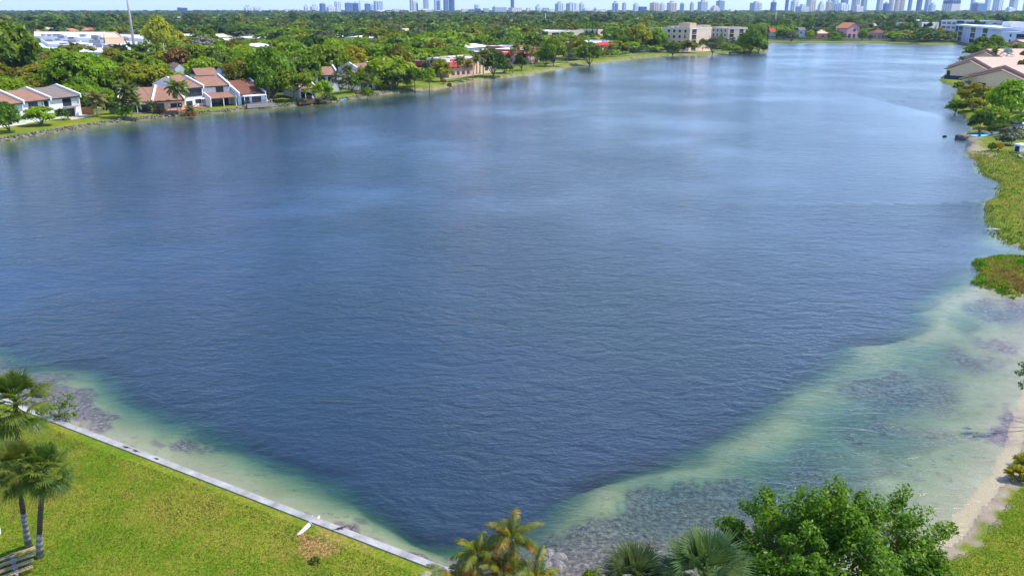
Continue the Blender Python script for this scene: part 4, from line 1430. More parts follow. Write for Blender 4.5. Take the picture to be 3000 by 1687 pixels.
def flats(label, name, bl, br, h, depth, wall='pink_wall', skirt=None, roof='roof_white', storeys=2, winx=(), base=True, extra=(), group=None, keep=None, cat='apartments', gl='glass', par=0.7, shift=0.0):
    """flat-roofed block. bl, br: pixels of the foot of the facade (base) or of its roof edge"""
    z0 = LAND if base else h + LAND
    pl, pr = at(*bl, z0), at(*br, z0)
    m, W_ = frame(pl, pr)
    t = empty(name, (0, 0, 0), mat=m)
    MB().box(0, W_, 0, depth, -.3, h - .35).build('wall', M[wall], t)
    mb = MB().box(-.15, W_ + .15, -.15, depth + .15, h - .35, h)
    rf = mb.build('roof', M[roof], t)
    pm = MB()
    pm.box(-.15, W_ + .15, -.152, .15, h, h + par).box(-.15, W_ + .15, depth - .15, depth + .152, h, h + par)
    pm.box(-.152, .15, .15, depth - .15, h, h + par).box(W_ - .15, W_ + .152, .15, depth - .15, h, h + par)
    pm.build('parapet', M[roof if skirt else wall], rf)
    if skirt:
        for prof, ax in (([(-.2, h + .6), (-1.1, h - 1.2), (-1.1, h - 1.35), (-.02, h - 1.3), (-.02, h + .6)], 'f'), ):
            MB().prism_x(prof, -1.0, W_ + 1.0).build('mansard', M[skirt], t)
            prof2 = [(a, b) for a, b in [(-.2, h + .58), (-1.05, h - 1.2), (-1.05, h - 1.33), (-.02, h - 1.28), (-.02, h + .58)]]
            MB().prism_y(prof2, 0, depth).build('mansard', M[skirt], t)
            MB().prism_y([(W_ - a, b) for a, b in prof2][::-1], 0, depth).build('mansard', M[skirt], t)
    fl = h / storeys
    if winx and storeys > 1:      # the end wall towards the lake has its windows too
        sx_ = -1 if (m @ Vector((W_ / 2, 0, 0))).x > 0 else 1
        xw = 0 if sx_ < 0 else W_
        for s in range(storeys):
            for y0 in np.arange(depth * .12, depth * .9, max(3.2, depth * .2)):
                za, zb = s * fl + fl * .3, s * fl + fl * .78
                xs = sorted((xw + sx_ * .06, xw - sx_ * .05))
                w_ = MB().box(*xs, y0, y0 + 1.7, za, za + .1).box(*xs, y0, y0 + 1.7, zb - .1, zb).box(*xs, y0, y0 + .1, za + .1, zb - .1).box(*xs, y0 + 1.6, y0 + 1.7, za + .1, zb - .1).build('window', M['frame_dark'], t)
                xs = sorted((xw + sx_ * .03, xw - sx_ * .02))
                MB().box(*xs, y0 + .1, y0 + 1.6, za + .1, zb - .1).build('pane', M[gl], w_)
    for (x0, x1, kind) in winx:
        for s in range(storeys):
            if kind == 'w':
                window(t, x0 * W_, x1 * W_, s * fl + fl * .3, s * fl + fl * .78, 0, mull=max(1, int((x1 - x0) * W_ / 1.5)), gl=gl)
            elif kind == 'l':   # loggia: recess shade drawn as a flush dark pane, slab edge and rail
                lg = window(t, x0 * W_, x1 * W_, s * fl + .1, s * fl + fl * .86, 0, mull=max(2, int((x1 - x0) * W_ / 2)), gl=gl, name='loggia')
                MB().box(x0 * W_, x1 * W_, -.5, -.075, s * fl - .1, s * fl + .08).box(x0 * W_, x1 * W_, -.5, -.44, s * fl + .9, s * fl + 1).build('railing', M['beige_pale' if wall.startswith('beige') else 'cap'], lg)
    for e in extra:
        if e[0] == 'box':
            _, nm, x0, x1, y0, y1, z0_, z1_, mt = e
            MB().box(x0 * W_, x1 * W_, y0 * depth, y1 * depth, z0_, z1_).build(nm, M[mt], t)
        elif e[0] == 'fin':
            for k in range(e[1]):
                xx = W_ * (e[2] + (e[3] - e[2]) * k / max(1, e[1] - 1))
                MB().box(xx - .35, xx + .35, -.5, -.003, -.2, h - 1.4).build('pilaster', M[e[4]], t)
        elif e[0] == 'ac':
            r_ = np.random.default_rng(int(bl[0]))
            for k in range(e[1]):
                xx, yy = r_.uniform(.08, .9) * W_, r_.uniform(.12, .85) * depth
                sx = r_.uniform(.6, 1.3)
                a_ = MB().box(xx, xx + 1.8 * sx, yy, yy + 1.4 * sx, h + .15, h + 1.1 * sx).box(xx + .1, xx + .3, yy + .1, yy + .3, h, h + .16).box(xx + 1.4 * sx, xx + 1.6 * sx, yy + .1, yy + .3, h, h + .16)
                a_.build('air_conditioner', M['ac'], rf)
    tag(t, label, cat, group)
    foot(m, -1, W_ + 1, -1, depth + 1)
    d0 = pl.length
    if keep:
        KEEP.append((*keep, d0 - 2))
    return t, m, W_


G = 'red-mansard flats along the lake'
flats('pink two-storey flats with a red mansard, leftmost, with dark windows and a screened corner', 'apartment_block', (1322, 222), (1372, 219.5), 6.2, 16, 'pink_wall', 'mansard', winx=((.02, .3, 'w'), (.42, .98, 'l')), group=G, extra=[('box', 'roof_screen', .1, .9, .15, .35, 6.2, 7.6, 'roof_grey_flat')], keep=(1255, 1375, 163, 222))
flats('long red mansard roof mostly hidden by the yellow-green tree, left of the screened corner', 'apartment_block', (1212, 182), (1314, 187.5), 5.6, 16, 'pink_wall', 'mansard', base=False, winx=((.1, .3, 'w'), (.6, .8, 'w')), group=G, extra=[('box', 'roof_screen', .25, .75, .2, .4, 5.6, 7.3, 'roof_grey_flat')], keep=(1205, 1300, 164, 192))
flats('tan flats with pale pilasters behind the row of coconut palms', 'apartment_block', (1372, 219), (1440, 212), 6.4, 16, 'peach_wall', None, winx=((.7, .85, 'w'),), group=G, extra=[('fin', 5, .08, .65, 'beige_pale')], keep=(1350, 1440, 152, 190))
flats('narrow pink flats with a red mansard end between the dark tree and leaning palms', 'apartment_block', (1464, 198), (1490, 195), 6.4, 18, 'pink_wall', 'mansard', winx=((.15, .35, 'w'), (.6, .85, 'w')), group=G, extra=[('box', 'roof_screen', .2, .9, .5, .7, 6.4, 8, 'roof_white')], keep=(1456, 1492, 148, 185))
flats('pink flats with bright red mansard behind two palms, right of the leaning palms', 'apartment_block', (1533, 189), (1580, 183), 6.6, 18, 'rose', 'mansard', winx=((.1, .3, 'l'), (.7, .9, 'w')), group=G, keep=(1532, 1582, 143, 186))
flats('white-roofed flats with red mansard among palms and dark trees, rightmost', 'apartment_block', (1742, 161), (1812, 153), 6.6, 20, 'pink_wall', 'mansard', winx=((.1, .3, 'l'), (.5, .9, 'l')), group=G, extra=[('ac', 5)], keep=(1738, 1812, 118, 146))
flats('orange-tiled block with a white roof behind the leaning palms', 'apartment_block', (1478, 141), (1503, 140), 6.6, 16, 'orange_wall', 'mansard', base=False, group=G, keep=(1455, 1505, 122, 146))
flats('small red mansard block in the trees above the two palms', 'apartment_block', (1521, 139), (1538, 137), 6.6, 14, 'pink_wall', 'mansard', base=False, group=G, keep=(1519, 1540, 126, 143))
flats('low white flats roof in the trees behind the tan pilaster flats', 'apartment_block', (1440, 151), (1478, 150), 5, 14, 'stucco', None, base=False, group=G, keep=(1440, 1478, 136, 156))
flats('white roof behind the grey-green trees left of the round dark tree', 'apartment_block', (1630, 140), (1662, 137), 5.4, 14, 'beige', 'mansard', base=False, group=G, keep=(1632, 1660, 130, 142))

B = 'beige apartment blocks on the point'
flats('beige block with a white roof slab and dark top loggias at the lawn', 'apartment_block', (1956, 140), (2014, 138), 13, 20, 'beige_pale', None, storeys=4, winx=((.12, .3, 'w'), (.62, .78, 'l')), group=B, extra=[('ac', 4), ('box', 'roof_slab', -.02, .75, -.04, .2, 11.4, 12.2, 'cap')], keep=(1950, 2020, 84, 120))
flats('beige block with stacked loggias, set back between its two nearer neighbours', 'apartment_block', (2016, 130), (2076, 128), 13.5, 20, 'beige', None, storeys=4, winx=((.18, .3, 'w'), (.36, .62, 'l')), group=B, extra=[('ac', 4), ('box', 'stair_tower', .64, 1.0, -.03, .3, 0, 14.6, 'beige')], keep=(2016, 2080, 84, 118))
flats('beige block with twin pale pilasters behind the shoreline bushes of the point', 'apartment_block', (2122, 131), (2184, 130), 12.5, 20, 'beige_pale', None, storeys=4, winx=((.04, .2, 'l'), (.55, .75, 'l')), group=B, extra=[('fin', 2, .3, .45, 'beige'), ('ac', 3), ('box', 'roof_slab', .05, .7, -.05, .1, 11.0, 11.8, 'cap')], keep=(2116, 2192, 90, 116))
flats('white-roofed beige block behind the twin-pilaster block', 'apartment_block', (2134, 85), (2190, 84.5), 13, 26, 'beige_pale', None, storeys=4, base=False, winx=((.1, .3, 'l'), (.6, .8, 'l')), group=B, extra=[('ac', 3)], keep=(2130, 2195, 78, 96))
flats('white-roofed beige wing behind the arched loggia block', 'apartment_block', (2022, 85), (2085, 83), 14.5, 22, 'beige_pale', None, storeys=4, base=False, winx=((.1, .3, 'l'),), group=B, extra=[('ac', 9), ('box', 'roof_house', .1, .4, .1, .5, 14.5, 18, 'beige')], keep=(1945, 2088, 76, 92))
flats('long low white building seen over the trees above the red-mansard flats', 'apartment_block', (1606, 95), (1710, 92), 9, 40, 'beige_pale', None, storeys=2, base=False, winx=((.1, .3, 'l'), (.5, .7, 'l')), group='white flats behind', extra=[('ac', 8)], keep=(1600, 1712, 80, 105), cat='building')
flats('small white building peeking out right of the dark cypresses', 'apartment_block', (1752, 90), (1766, 89), 9, 20, 'beige_pale', None, storeys=2, base=False, group='white flats behind', keep=(1748, 1768, 84, 106), cat='building')

# far shore houses
def gable_house(label, bl, br, h, depth, rise, wall, roof, gable_front=False, wins=(), keep=None, hip=False, name='house', group='houses on the far shore'):
    pl, pr = at(*bl, LAND), at(*br, LAND)
    m, W_ = frame(pl, pr)
    t = empty(name, (0, 0, 0), mat=m)
    o = .6
    if gable_front:
        MB().prism_y([(0, -.3), (W_, -.3), (W_, h), (W_ * .55, h + rise), (0, h - rise * .35)], 0, depth).build('wall', M[wall], t)
        MB().prism_y([(-o, h - rise * .42 + .03), (W_ * .55, h + rise + .03), (W_ + o, h - .2), (W_ + o, h + .1), (W_ * .55, h + rise + .33), (-o, h - rise * .42 + .33)], -o, depth + o).build('roof', M[roof], t)
    else:
        MB().box(0, W_, 0, depth, -.3, h - .02).build('wall', M[wall], t)
        if hip:
            hr = depth / 2
            vs = [(-o, -o, h), (W_ + o, -o, h), (W_ + o, depth + o, h), (-o, depth + o, h), (hr, hr, h + rise), (W_ - hr, hr, h + rise)]
            MB().add(vs, [(0, 1, 5, 4), (1, 2, 5), (2, 3, 4, 5), (3, 0, 4), (3, 2, 1, 0)]).build('roof', M[roof], t)
        else:
            MB().prism_x([(-o, h), (depth / 2, h + rise), (depth + o, h), (depth + o, h - .02), (-o, h - .02)], -o, W_ + o).build('roof', M[roof], t)
    for (x0, x1, z0, z1, nm) in wins:
        window(t, x0 * W_, x1 * W_, z0, z1, 0, fm='frame_white', mull=2, name=nm)
    tag(t, label, 'house', group)
    foot(m, -1, W_ + 1, -1, depth + 1)
    KEEP.append((*(keep or (bl[0] - 1, br[0] + 1, bl[1] - 22, bl[1])), pl.length - 2))
    return t


gable_house('small house with a red roof at the left end of the far shore', (2256, 114), (2271, 114), 6, 12, 3.5, 'stucco', 'mansard', False, [(.15, .5, .5, 2.5, 'window'), (.6, .9, .5, 2.5, 'window')], (2255, 2272, 98, 116))
gable_house('orange house with a tan tiled roof on the far shore', (2393, 115), (2425, 115), 5, 12, 3.5, 'orange_wall', 'tanroof', False, [(.4, .6, 1.5, 3.5, 'window')], (2400, 2424, 98, 116), hip=True)
gable_house('pink gabled house with a balcony and arched porch on the far shore', (2479, 113), (2514, 112.5), 10.5, 16, 3.6, 'rose', 'roof_orange', True, [(.12, .36, .2, 4.2, 'garden_door'), (.5, .72, 6.2, 9.0, 'window'), (.52, .74, .2, 4.0, 'garden_door'), (.84, .95, 6.4, 8.8, 'window')], (2476, 2520, 89, 114))
gable_house('long low house with a dark brown roof on the far shore', (2556, 115), (2596, 115), 5.5, 16, 4.2, 'pink_wall', 'roof_red_brown', False, [(.1, .22, 1, 3.6, 'window'), (.4, .5, 1, 3.6, 'window'), (.66, .8, 1, 3.6, 'window')], (2550, 2594, 94, 118), hip=True)
gable_house('grey house with a small white roof behind the far shore palms', (2340, 108), (2357, 108), 6.5, 10, 2.5, 'stucco_blue_and_shade', 'roof_grey', False, [(.2, .5, 3, 5, 'window')], (2334, 2356, 92, 110))

# offices and long white building at the right end of the far shore
flats('white office building with navy end bays and square dark windows beyond the car park', 'office_building', (2752, 98.5), (2818, 103), 14, 40, 'stucco', None, storeys=3, winx=((.05, .22, 'w'), (.28, .45, 'w'), (.52, .66, 'w')), extra=[('box', 'navy_bay', -.06, .0, -.02, .3, 0, 15.4, 'navy_tower'), ('box', 'navy_bay', .72, 1.0, -.02, .3, 0, 15, 'navy_tower'), ('ac', 4)], cat='building', keep=(2742, 2822, 66, 92), par=.9)
flats('low white building left of the navy-bay office, behind the dark shade trees', 'office_building', (2697, 100), (2747, 98), 11.5, 30, 'stucco', None, storeys=2, winx=((.2, .5, 'w'),), extra=[('ac', 5)], cat='building', keep=(2690, 2745, 64, 84))
flats('long pale lavender building with a white roof and corner balconies by the car park', 'apartment_block', (2801, 121.5), (2925, 142), 13.5, 26, 'lavender', None, storeys=3, winx=((.02, .12, 'l'), (.34, .45, 'l'), (.62, .72, 'l')), extra=[('box', 'roof_house', .76, .93, .3, .7, 13.5, 18, 'stucco'), ('box', 'roof_edge', -.02, 1.0, -.06, .25, 13.0, 14.35, 'cap'), ('fin', 3, .14, .3, 'lavender')], cat='building', keep=(2790, 2935, 70, 118))
flats('pale building with a white roof right behind the peach-roofed terrace', 'apartment_block', (2925, 143), (3060, 152), 11, 26, 'stucco_blue_and_shade', None, storeys=3, winx=((.2, .24, 'w'), (.35, .8, 'l')), extra=[('ac', 6)], cat='building', keep=(2925, 3000, 86, 125))

# white shopping centre in the trees
def roof_block(t, name, px, z, m, base=-.3, wall='stucco', lip=.6):
    """flat roof whose edge is seen at pixels px, on walls going down to the ground"""
    pts = [at(x, y, z + LAND) for x, y in px]
    a2 = sum(p_.x * q_.y - q_.x * p_.y for p_, q_ in zip(pts, pts[1:] + pts[:1]))
    if a2 < 0:
        pts = pts[::-1]
    o = t.location
    pr = [(p_.x - o.x, p_.y - o.y) for p_ in pts]
    w_ = MB().prism_z(pr, base, z - .3).build('wall', M[wall], t)
    MB().prism_z(pr, z - .298, z).build(name, M[m], t)
    c = sum((Vector(p_) for p_ in pr), Vector((0, 0))) / len(pr)
    mb = MB()
    for p_, q_ in zip(pr, pr[1:] + pr[:1]):
        p_, q_ = Vector(p_), Vector(q_)
        n_ = (q_ - p_).normalized()
        n_ = Vector((-n_.y, n_.x)) * .35
        v = [p_, q_, q_ + n_, p_ + n_]
        mb.add([(a.x, a.y, z + .002) for a in v] + [(a.x, a.y, z + lip) for a in v], [(3, 2, 1, 0), (4, 5, 6, 7), (0, 1, 5, 4), (1, 2, 6, 5), (2, 3, 7, 6), (3, 0, 4, 7)])
    mb.build('parapet', M[wall], w_)
    return pts


def roof_units(t, spots, z, seed):
    r_ = np.random.default_rng(seed)
    o = t.location
    for (x, y) in spots:
        p_ = at(x, y, z + LAND)
        sx = r_.uniform(.8, 1.7)
        x_, y_ = p_.x - o.x, p_.y - o.y
        MB().box(x_ - 1.6 * sx, x_ + 1.6 * sx, y_ - 1.5 * sx, y_ + 1.5 * sx, z + .2, z + 1.5 * sx).box(x_ - 1.2 * sx, x_ - .9 * sx, y_ - 1, y_ + 1, z, z + .2).box(x_ + .9 * sx, x_ + 1.2 * sx, y_ - 1, y_ + 1, z, z + .2).build('air_conditioner', M['ac'], t)


def mall(label, loc_px, parts, units, keep):
    g = at(*loc_px, LAND)
    t = empty('shopping_centre', g)
    allp = []
    for pr in parts:
        allp += roof_block(t, *pr)
    for sp, z, sd_ in units:
        roof_units(t, sp, z, sd_)
    tag(t, label, 'building', 'white shopping centre in the trees')
    W2 = np.array([(p_.x, p_.y) for p_ in allp])
    for q in np.random.default_rng(1).uniform(W2.min(0), W2.max(0), (2500, 2)):
        px_ = proj((q[0], q[1], 7))
        if keep[0] < px_[0] < keep[1] and keep[2] < px_[1] < keep[3]:
            FOOT.append((q[0], q[1], 11))
    KEEP.append((*keep, np.hypot(*W2.T).min() + 5))


mall('white shopping-centre roof dotted with air conditioners, left wing', (220, 160),
     [('roof', [(78, 112), (142, 154), (300, 158), (304, 119), (98, 108)], 6, 'roof_white'), ('upper_roof', [(99, 108), (304, 116), (306, 96), (102, 95)], 8.5, 'roof_white'), ('roof', [(142, 132), (232, 136), (238, 122), (120, 118)], 7.2, 'roof_grey_flat')],
     [([(128, 106), (147, 107), (172, 110), (184, 114), (172, 120), (212, 117), (245, 109), (277, 109), (283, 115), (301, 117)], 8.5, 3), ([(150, 128), (200, 127), (218, 130), (250, 124), (276, 127), (288, 127), (244, 142), (270, 142), (292, 140), (190, 136)], 6, 4)], (78, 304, 92, 150))
mall('grey slab-roofed part of the shopping centre with a tan sloping end, under the mast', (360, 172),
     [('roof', [(302, 160), (392, 170), (452, 152), (436, 113), (352, 107), (306, 112)], 6, 'roof_grey_flat'), ('tan_roof', [(306, 113), (362, 112), (338, 96), (306, 96)], 9.5, 'tanroof', -.3, 'peach_wall'), ('upper_roof', [(362, 112), (436, 118), (410, 104), (352, 103)], 7.6, 'roof_white'), ('roof', [(392, 168), (452, 150), (446, 136), (400, 140)], 7.0, 'roof_white')],
     [([(362, 117), (372, 121), (330, 140), (345, 142), (386, 140), (318, 142), (400, 150), (420, 148), (412, 130)], 6.6, 5)], (304, 442, 94, 158))

# scattered roofs among the trees
ROOFS = [((96, 97), (128, 96), 5, 'roof_orange', 'orange tiled roof at the left behind the white shopping centre'), ((207, 92), (232, 91), 5, 'roof_orange', 'orange tiled roof behind the middle of the shopping centre'),
         ((238, 90), (258, 90), 5, 'roof_orange', 'pale orange roof right of the orange one behind the shopping centre'), ((283, 89), (296, 88), 5, 'roof_orange', 'small orange roof behind the tan end of the shopping centre'),
         ((418, 108), (440, 107), 4, 'roof_orange', 'orange tiled roof by the yellow-green grove right of the mast'), ((522, 106), (566, 106), 4.5, 'roof_white', 'white roof with a dark skylight above the leafless tree'),
         ((642, 110), (690, 108), 4, 'tanroof', 'tan low roof above the white garden wall in the canopy'), ((660, 119), (692, 118), 3, 'roof_white', 'white low roof directly below the tan roof'),
         ((740, 114), (790, 110), 4, 'roof_white', 'white roof with a dark gap by the yellow-green treetops'), ((752, 138), (806, 134), 6, 'roof_white', 'long white roof half hidden behind utility wires'),
         ((990, 109), (1020, 106), 5, 'roof_white', 'white roof in the canopy above the brown-roofed houses'), ((1076, 114), (1116, 108), 5, 'roof_white', 'white stepped roof right of the other white roof in the canopy'),
         ((1176, 92), (1196, 92), 5, 'tanroof', 'tan roof in the canopy above the red-mansard flats'), ((1372, 141), (1436, 136), 6, 'roof_white', 'pale flat roof line behind the grey-green trees'),
         ((120, 87), (150, 87), 5, 'tanroof', 'tan roof far back in the trees at the left'), ((2388, 82), (2410, 81), 5, 'roof_white', 'white curved roof behind the leafless tree of the far shore'),
         ((2575, 89), (2590, 88), 5, 'roof_white', 'white roof above the long dark brown roof of the far shore'), ((2555, 76), (2570, 76), 5, 'tanroof', 'tan roof high in the trees of the far shore'),
         ((2176, 57), (2240, 55), 7, 'roof_grey_flat', 'long pale grey roof in the far woodland above the point'), ((2396, 58), (2408, 58), 7, 'roof_white', 'small white cube of a house in the far woodland'),
         ((1228, 60), (1244, 60), 5, 'roof_white', 'tiny white roof in the far woodland below the tallest towers'), ((1478, 50), (1490, 50), 6, 'roof_white', 'tiny white roof in the far woodland by the slim blue tower'),
         ((1040, 55), (1060, 55), 5, 'roof_white', 'pale roof speck in the far woodland by the blue twin slabs'), ((770, 56), (788, 56), 5, 'roof_white', 'pale roof speck in the far woodland by the striped slabs'),
         ((505, 52), (530, 52), 5, 'roof_white', 'white roof strip in the far woodland below the dark notched block'), ((630, 46), (645, 46), 6, 'roof_white', 'white roof speck far back left of the striped slabs'),
         ((1580, 58), (1612, 57), 5, 'roof_white', 'white roofs strip by the far white mast'), ((2060, 54), (2074, 54), 6, 'roof_white', 'small white roof in the far woodland above the beige blocks'),
         ((2690, 62), (2716, 60), 8, 'roof_grey_flat', 'grey-blue flat roof with a plant room behind the offices'), ((2912, 44), (2922, 44), 8, 'roof_white', 'white speck of a roof below the white ribbed towers'),
         ((440, 44), (490, 43), 6, 'roof_white', 'white roof line far back at the left below the pale ridge')]
for (a, b_, h, mt, lab) in ROOFS:
    pl, pr = at(*a, h + LAND), at(*b_, h + LAND)
    m, W_ = frame(pl, pr)
    t = empty('house', (0, 0, 0), mat=m)
    dp = 14 if mt != 'roof_white' else 18
    MB().box(.4, W_ - .4, .4, dp - .4, -.3, h - .1).build('wall', M['stucco'], t)
    if mt in ('roof_orange', 'tanroof'):
        MB().prism_x([(-.3, h), (dp / 2, h + 2.6), (dp + .3, h), (dp + .3, h - .15), (-.3, h - .15)], 0, W_).build('roof', M[mt], t)
    else:
        MB().prism_x([(-.3, h), (dp * .6, h + 1.4), (dp + .3, h + .8), (dp + .3, h - .1), (-.3, h - .1)], 0, W_).build('roof', M[mt], t)
    tag(t, lab, 'house', 'roofs among the trees')
    d0 = pl.length
    foot(m, -1, W_ + 1, -1, dp + 1, 1.0)
    KEEP.append((a[0] - 1, b_[0] + 1, a[1] - (9 if d0 < 900 else 4), a[1] + 1, d0 - 2))

# peach-roofed terrace on the right shore
PK = 'peach-roofed terrace on the right shore'


def peach(label, eL, eR, h, rise, dy, wall='peach_wall'):
    """gable facing the camera: foot of gable triangle between eave pixels eL, eR (eR may lie outside the picture)"""
    pl, pr = at(*eL, h + LAND), at(*eR, h + LAND)
    m, W_ = frame(pl, pr)
    t = empty('townhouse', (0, 0, 0), mat=m)
    ap = W_ * .48
    MB().prism_y([(.3, -.3), (W_ - .3, -.3), (W_ - .3, h), (ap, h + rise - .1), (.3, h)], .5, dy).build('wall', M[wall], t)
    rf = MB().prism_y([(-.8, h - .3), (ap, h + rise), (W_ + .8, h - .3), (W_ + .8, h), (ap, h + rise + .3), (-.8, h)], -.5, dy).build('roof', M['peach_roof'], t)
    MB().prism_y([(-.85, h - .62), (ap, h + rise - .32), (W_ + .85, h - .62), (W_ + .85, h - .28), (ap, h + rise + .02), (-.85, h - .28)], -.35, .1).build('fascia', M['peach_edge_shade'], rf)
    MB().prism_y([(1.6, h + .1), (ap, h + rise - 1.0), (W_ - 1.6, h + .1), (W_ - 1.6, h + .3), (ap, h + rise - .8), (1.6, h + .3)], .3, .49).build('ledge', M['peach_edge_shade'], t)  # strip between the roofs, its shade painted in as darker pink
    MB().prism_y([(-1.0, h - 1.5), (ap, h + rise - 1.35), (W_ + 1.0, h - 1.5), (W_ + 1.0, h - 1.2), (ap, h + rise - 1.05), (-1.0, h - 1.2)], -1.7, .45).build('front_roof', M['peach_roof'], t)
    MB().prism_y([(.5, -.3), (W_ - .5, -.3), (W_ - .5, h - 1.4), (ap, h + rise - 1.45), (.5, h - 1.4)], -1.2, .5).build('front_wall', M[wall], t)
    tag(t, label, 'house', PK)
    foot(m, -1, W_ + 1, -1, dy + 1, .5)
    return t, m, W_


t_, m_, W_ = peach('peach-roofed gabled house nearest the camera, with silver palms before it', (2828, 221), (3085, 256), 4.2, 4.8, 12)
window(t_, W_ * .2, W_ * .32, 1.2, 2.6, -1.2)
t_, m_, W_ = peach('peach-roofed gabled house in the middle of the terrace, overhanging the dock', (2782, 193), (2930, 211), 4.2, 4.2, 16)
MB().box(1.0, 3.4, -1.26, -1.2, .2, 2.3).build('door', M['frame_dark'], t_)
t_, m_, W_ = peach('peach-roofed gabled house at the back of the terrace beside the round palms', (2828, 167), (2960, 179), 4.6, 4.2, 20)
t_, m_, W_ = peach('peach-roofed gabled house farthest along the terrace, in front of the white building', (2905, 138), (3060, 148), 5.2, 4.6, 26)
KEEP.append((2770, 3000, 128, 242, 268))
# ------------------------------------------------------------------ trees around the lake
TREES = []     # placed crowns (x, y, r)
NAMED = []     # (object, description, landmark, picture x)
ORD = ['first', 'second', 'third', 'fourth', 'fifth', 'sixth', 'seventh', 'eighth', 'ninth', 'tenth', 'eleventh', 'twelfth', 'thirteenth', 'fourteenth', 'fifteenth', 'sixteenth',
       'seventeenth', 'eighteenth', 'nineteenth', 'twentieth']
ORD += ['twenty-' + q for q in ORD[:9]] + ['thirtieth'] + ['thirty-' + q for q in ORD[:9]]


def zat(px, py, Y):
    return atd(px, py, Y).z


def T(px, by, ty, hw, kind, leaf, label, v=0, name=None, ry=1.0):
    """tree standing at pixel (px, by), its top at pixel row ty, crown half width hw pixels"""
    g = at(px, by, LAND)
    h = zat(px, ty, g.y) - LAND
    dep = proj(g)[2]
    rad = hw / F * dep
    TREES.append((g.x, g.y, rad * .8))
    if hw >= 26 and px < 2250:
        KEEP.append((px - hw * .7, px + hw * .7, ty, ty + (by - ty) * .5, math.hypot(g.x, g.y)))
    return tree(kind, leaf, g.x, g.y, gz(g.x, g.y) - .05, rad, h, v, 0, label, 'trees around the lake', name, ry=ry)


T(28, 388, 308, 44, 'dome', 'mid', 'bushy green tree with a forked pale trunk in front of the leftmost townhouse', 0)
T(122, 368, 316, 46, 'dome', 'bright', 'broad bright green bush-like tree in front of the middle white townhouse', 1)
T(262, 322, 256, 30, 'dome', 'bright', 'bright green tree behind the cedar fence', 2)
T(40, 250, 84, 85, 'dome', 'mid', 'tallest dark green tree at the left edge, rising beside the shopping-centre roof', 3)
T(228, 292, 164, 78, 'dome', 'bright', 'big bright green domed tree directly behind the grey-brown roofed townhouse', 4)
T(95, 262, 178, 80, 'layer', 'olive', 'wide olive flat-topped tree behind the leftmost townhouses', 0)
T(425, 280, 174, 82, 'layer', 'yellow', 'wide yellow-green flat-topped tree behind the low brown terrace', 1)
T(335, 285, 210, 50, 'dome', 'mid', 'mid-green tree between the domed bright tree and the wide yellow-green one', 0)
T(388, 215, 154, 46, 'dome', 'mid', 'rounded deep green tree just below the foot of the mast', 1)
T(530, 220, 144, 42, 'dome', 'rust', 'rust-brown domed tree, the only reddish crown in the canopy', 2)
T(600, 248, 176, 52, 'dome', 'bright', 'green tree behind the stepped terrace with low spreading limbs', 3)
T(598, 160, 112, 40, 'open', 'bare', 'leafless grey-pink tree above the rust-brown tree', 0)
T(478, 158, 62, 46, 'dome', 'yellow', 'tall yellow-green tree right of the mast', 0)
T(515, 150, 85, 46, 'layer', 'yellow', 'spreading yellow-green tree just right of the tall one by the mast', 2)
T(715, 292, 166, 48, 'layer', 'olive', 'olive-gold tree behind the red-brown roofed end house', 3)
T(800, 290, 150, 72, 'dome', 'mid', 'huge green tree rising behind the right end of the stepped terrace', 4)
T(790, 301, 207, 38, 'dome', 'mid', 'dense rounded tree right beside the railed grey deck', 0)
T(862, 296, 192, 52, 'layer', 'bright', 'layered bright tree shading the lawn between two terraces', 0)
T(905, 268, 170, 46, 'dome', 'mid', 'green tree left of the half-hidden two-storey brown roof', 1)
T(962, 242, 138, 60, 'dome', 'bright', 'bright spreading tree above the half-hidden brown roofs', 2)
T(948, 290, 242, 30, 'dome', 'bright', 'rounded bright tree in front of the half-hidden houses by the white awning', 3)
T(1000, 276, 212, 36, 'open', 'grey', 'grey-green tree in front of the half-hidden houses', 1)
T(1030, 272, 218, 26, 'dome', 'mid', 'green tree between the grey-green tree and the layered dark one', 3)
T(1062, 268, 206, 30, 'layer', 'mid', 'tiered dark green tree in front of the white posts awning house', 4)
T(1145, 258, 154, 80, 'layer', 'bright', 'very wide bright flat-topped tree at the end of the rock wall', 2)
T(1115, 240, 175, 50, 'dome', 'dark', 'dark tree behind the farthest brown-roofed house', 2)
T(1160, 262, 195, 42, 'dome', 'dark', 'dark shady tree under the very wide bright one', 4)
T(1216, 262, 184, 30, 'layer', 'mid', 'tiered tree on a pale straight trunk at the end of the rock wall', 3, ry=.8)
T(1258, 262, 196, 22, 'dome', 'bright', 'slim bright tree leaning over the water beside the thatched hut', 0)
T(1293, 240, 178, 30, 'dome', 'yellow', 'yellow-green round tree in front of the long red mansard roof', 1)
T(1265, 236, 176, 26, 'dome', 'grey', 'grey-brown tree hiding the left part of the long red mansard', 2)
T(1446, 224, 152, 40, 'dome', 'dark', 'dark blue-green tree on the bank right of the row of coconut palms', 3)
T(1478, 216, 180, 22, 'dome', 'dark', 'low dark tree left of the leaning palms', 0)
T(1528, 208, 160, 22, 'dome', 'dark', 'dark tree between the leaning palms and the pink flats', 1)
T(1620, 195, 118, 34, 'dome', 'bright', 'tall bright tree right of the pink flats with bright red mansard', 4)
T(1598, 193, 150, 26, 'dome', 'mid', 'green tree tucked against the tall bright tree by the pink flats', 2)
T(1662, 184, 140, 24, 'open', 'grey', 'olive-grey tree with several stems between the two bright bank trees', 2)
T(1682, 165, 124, 24, 'dome', 'gold', 'golden flowering tree above the olive-grey one', 1)
T(1727, 188, 127, 38, 'dome', 'mid', 'round dark-trunked tree standing alone on the bank at the bend', 3)
T(1560, 165, 100, 36, 'dome', 'mid', 'tall rounded tree behind the pink flats', 4)
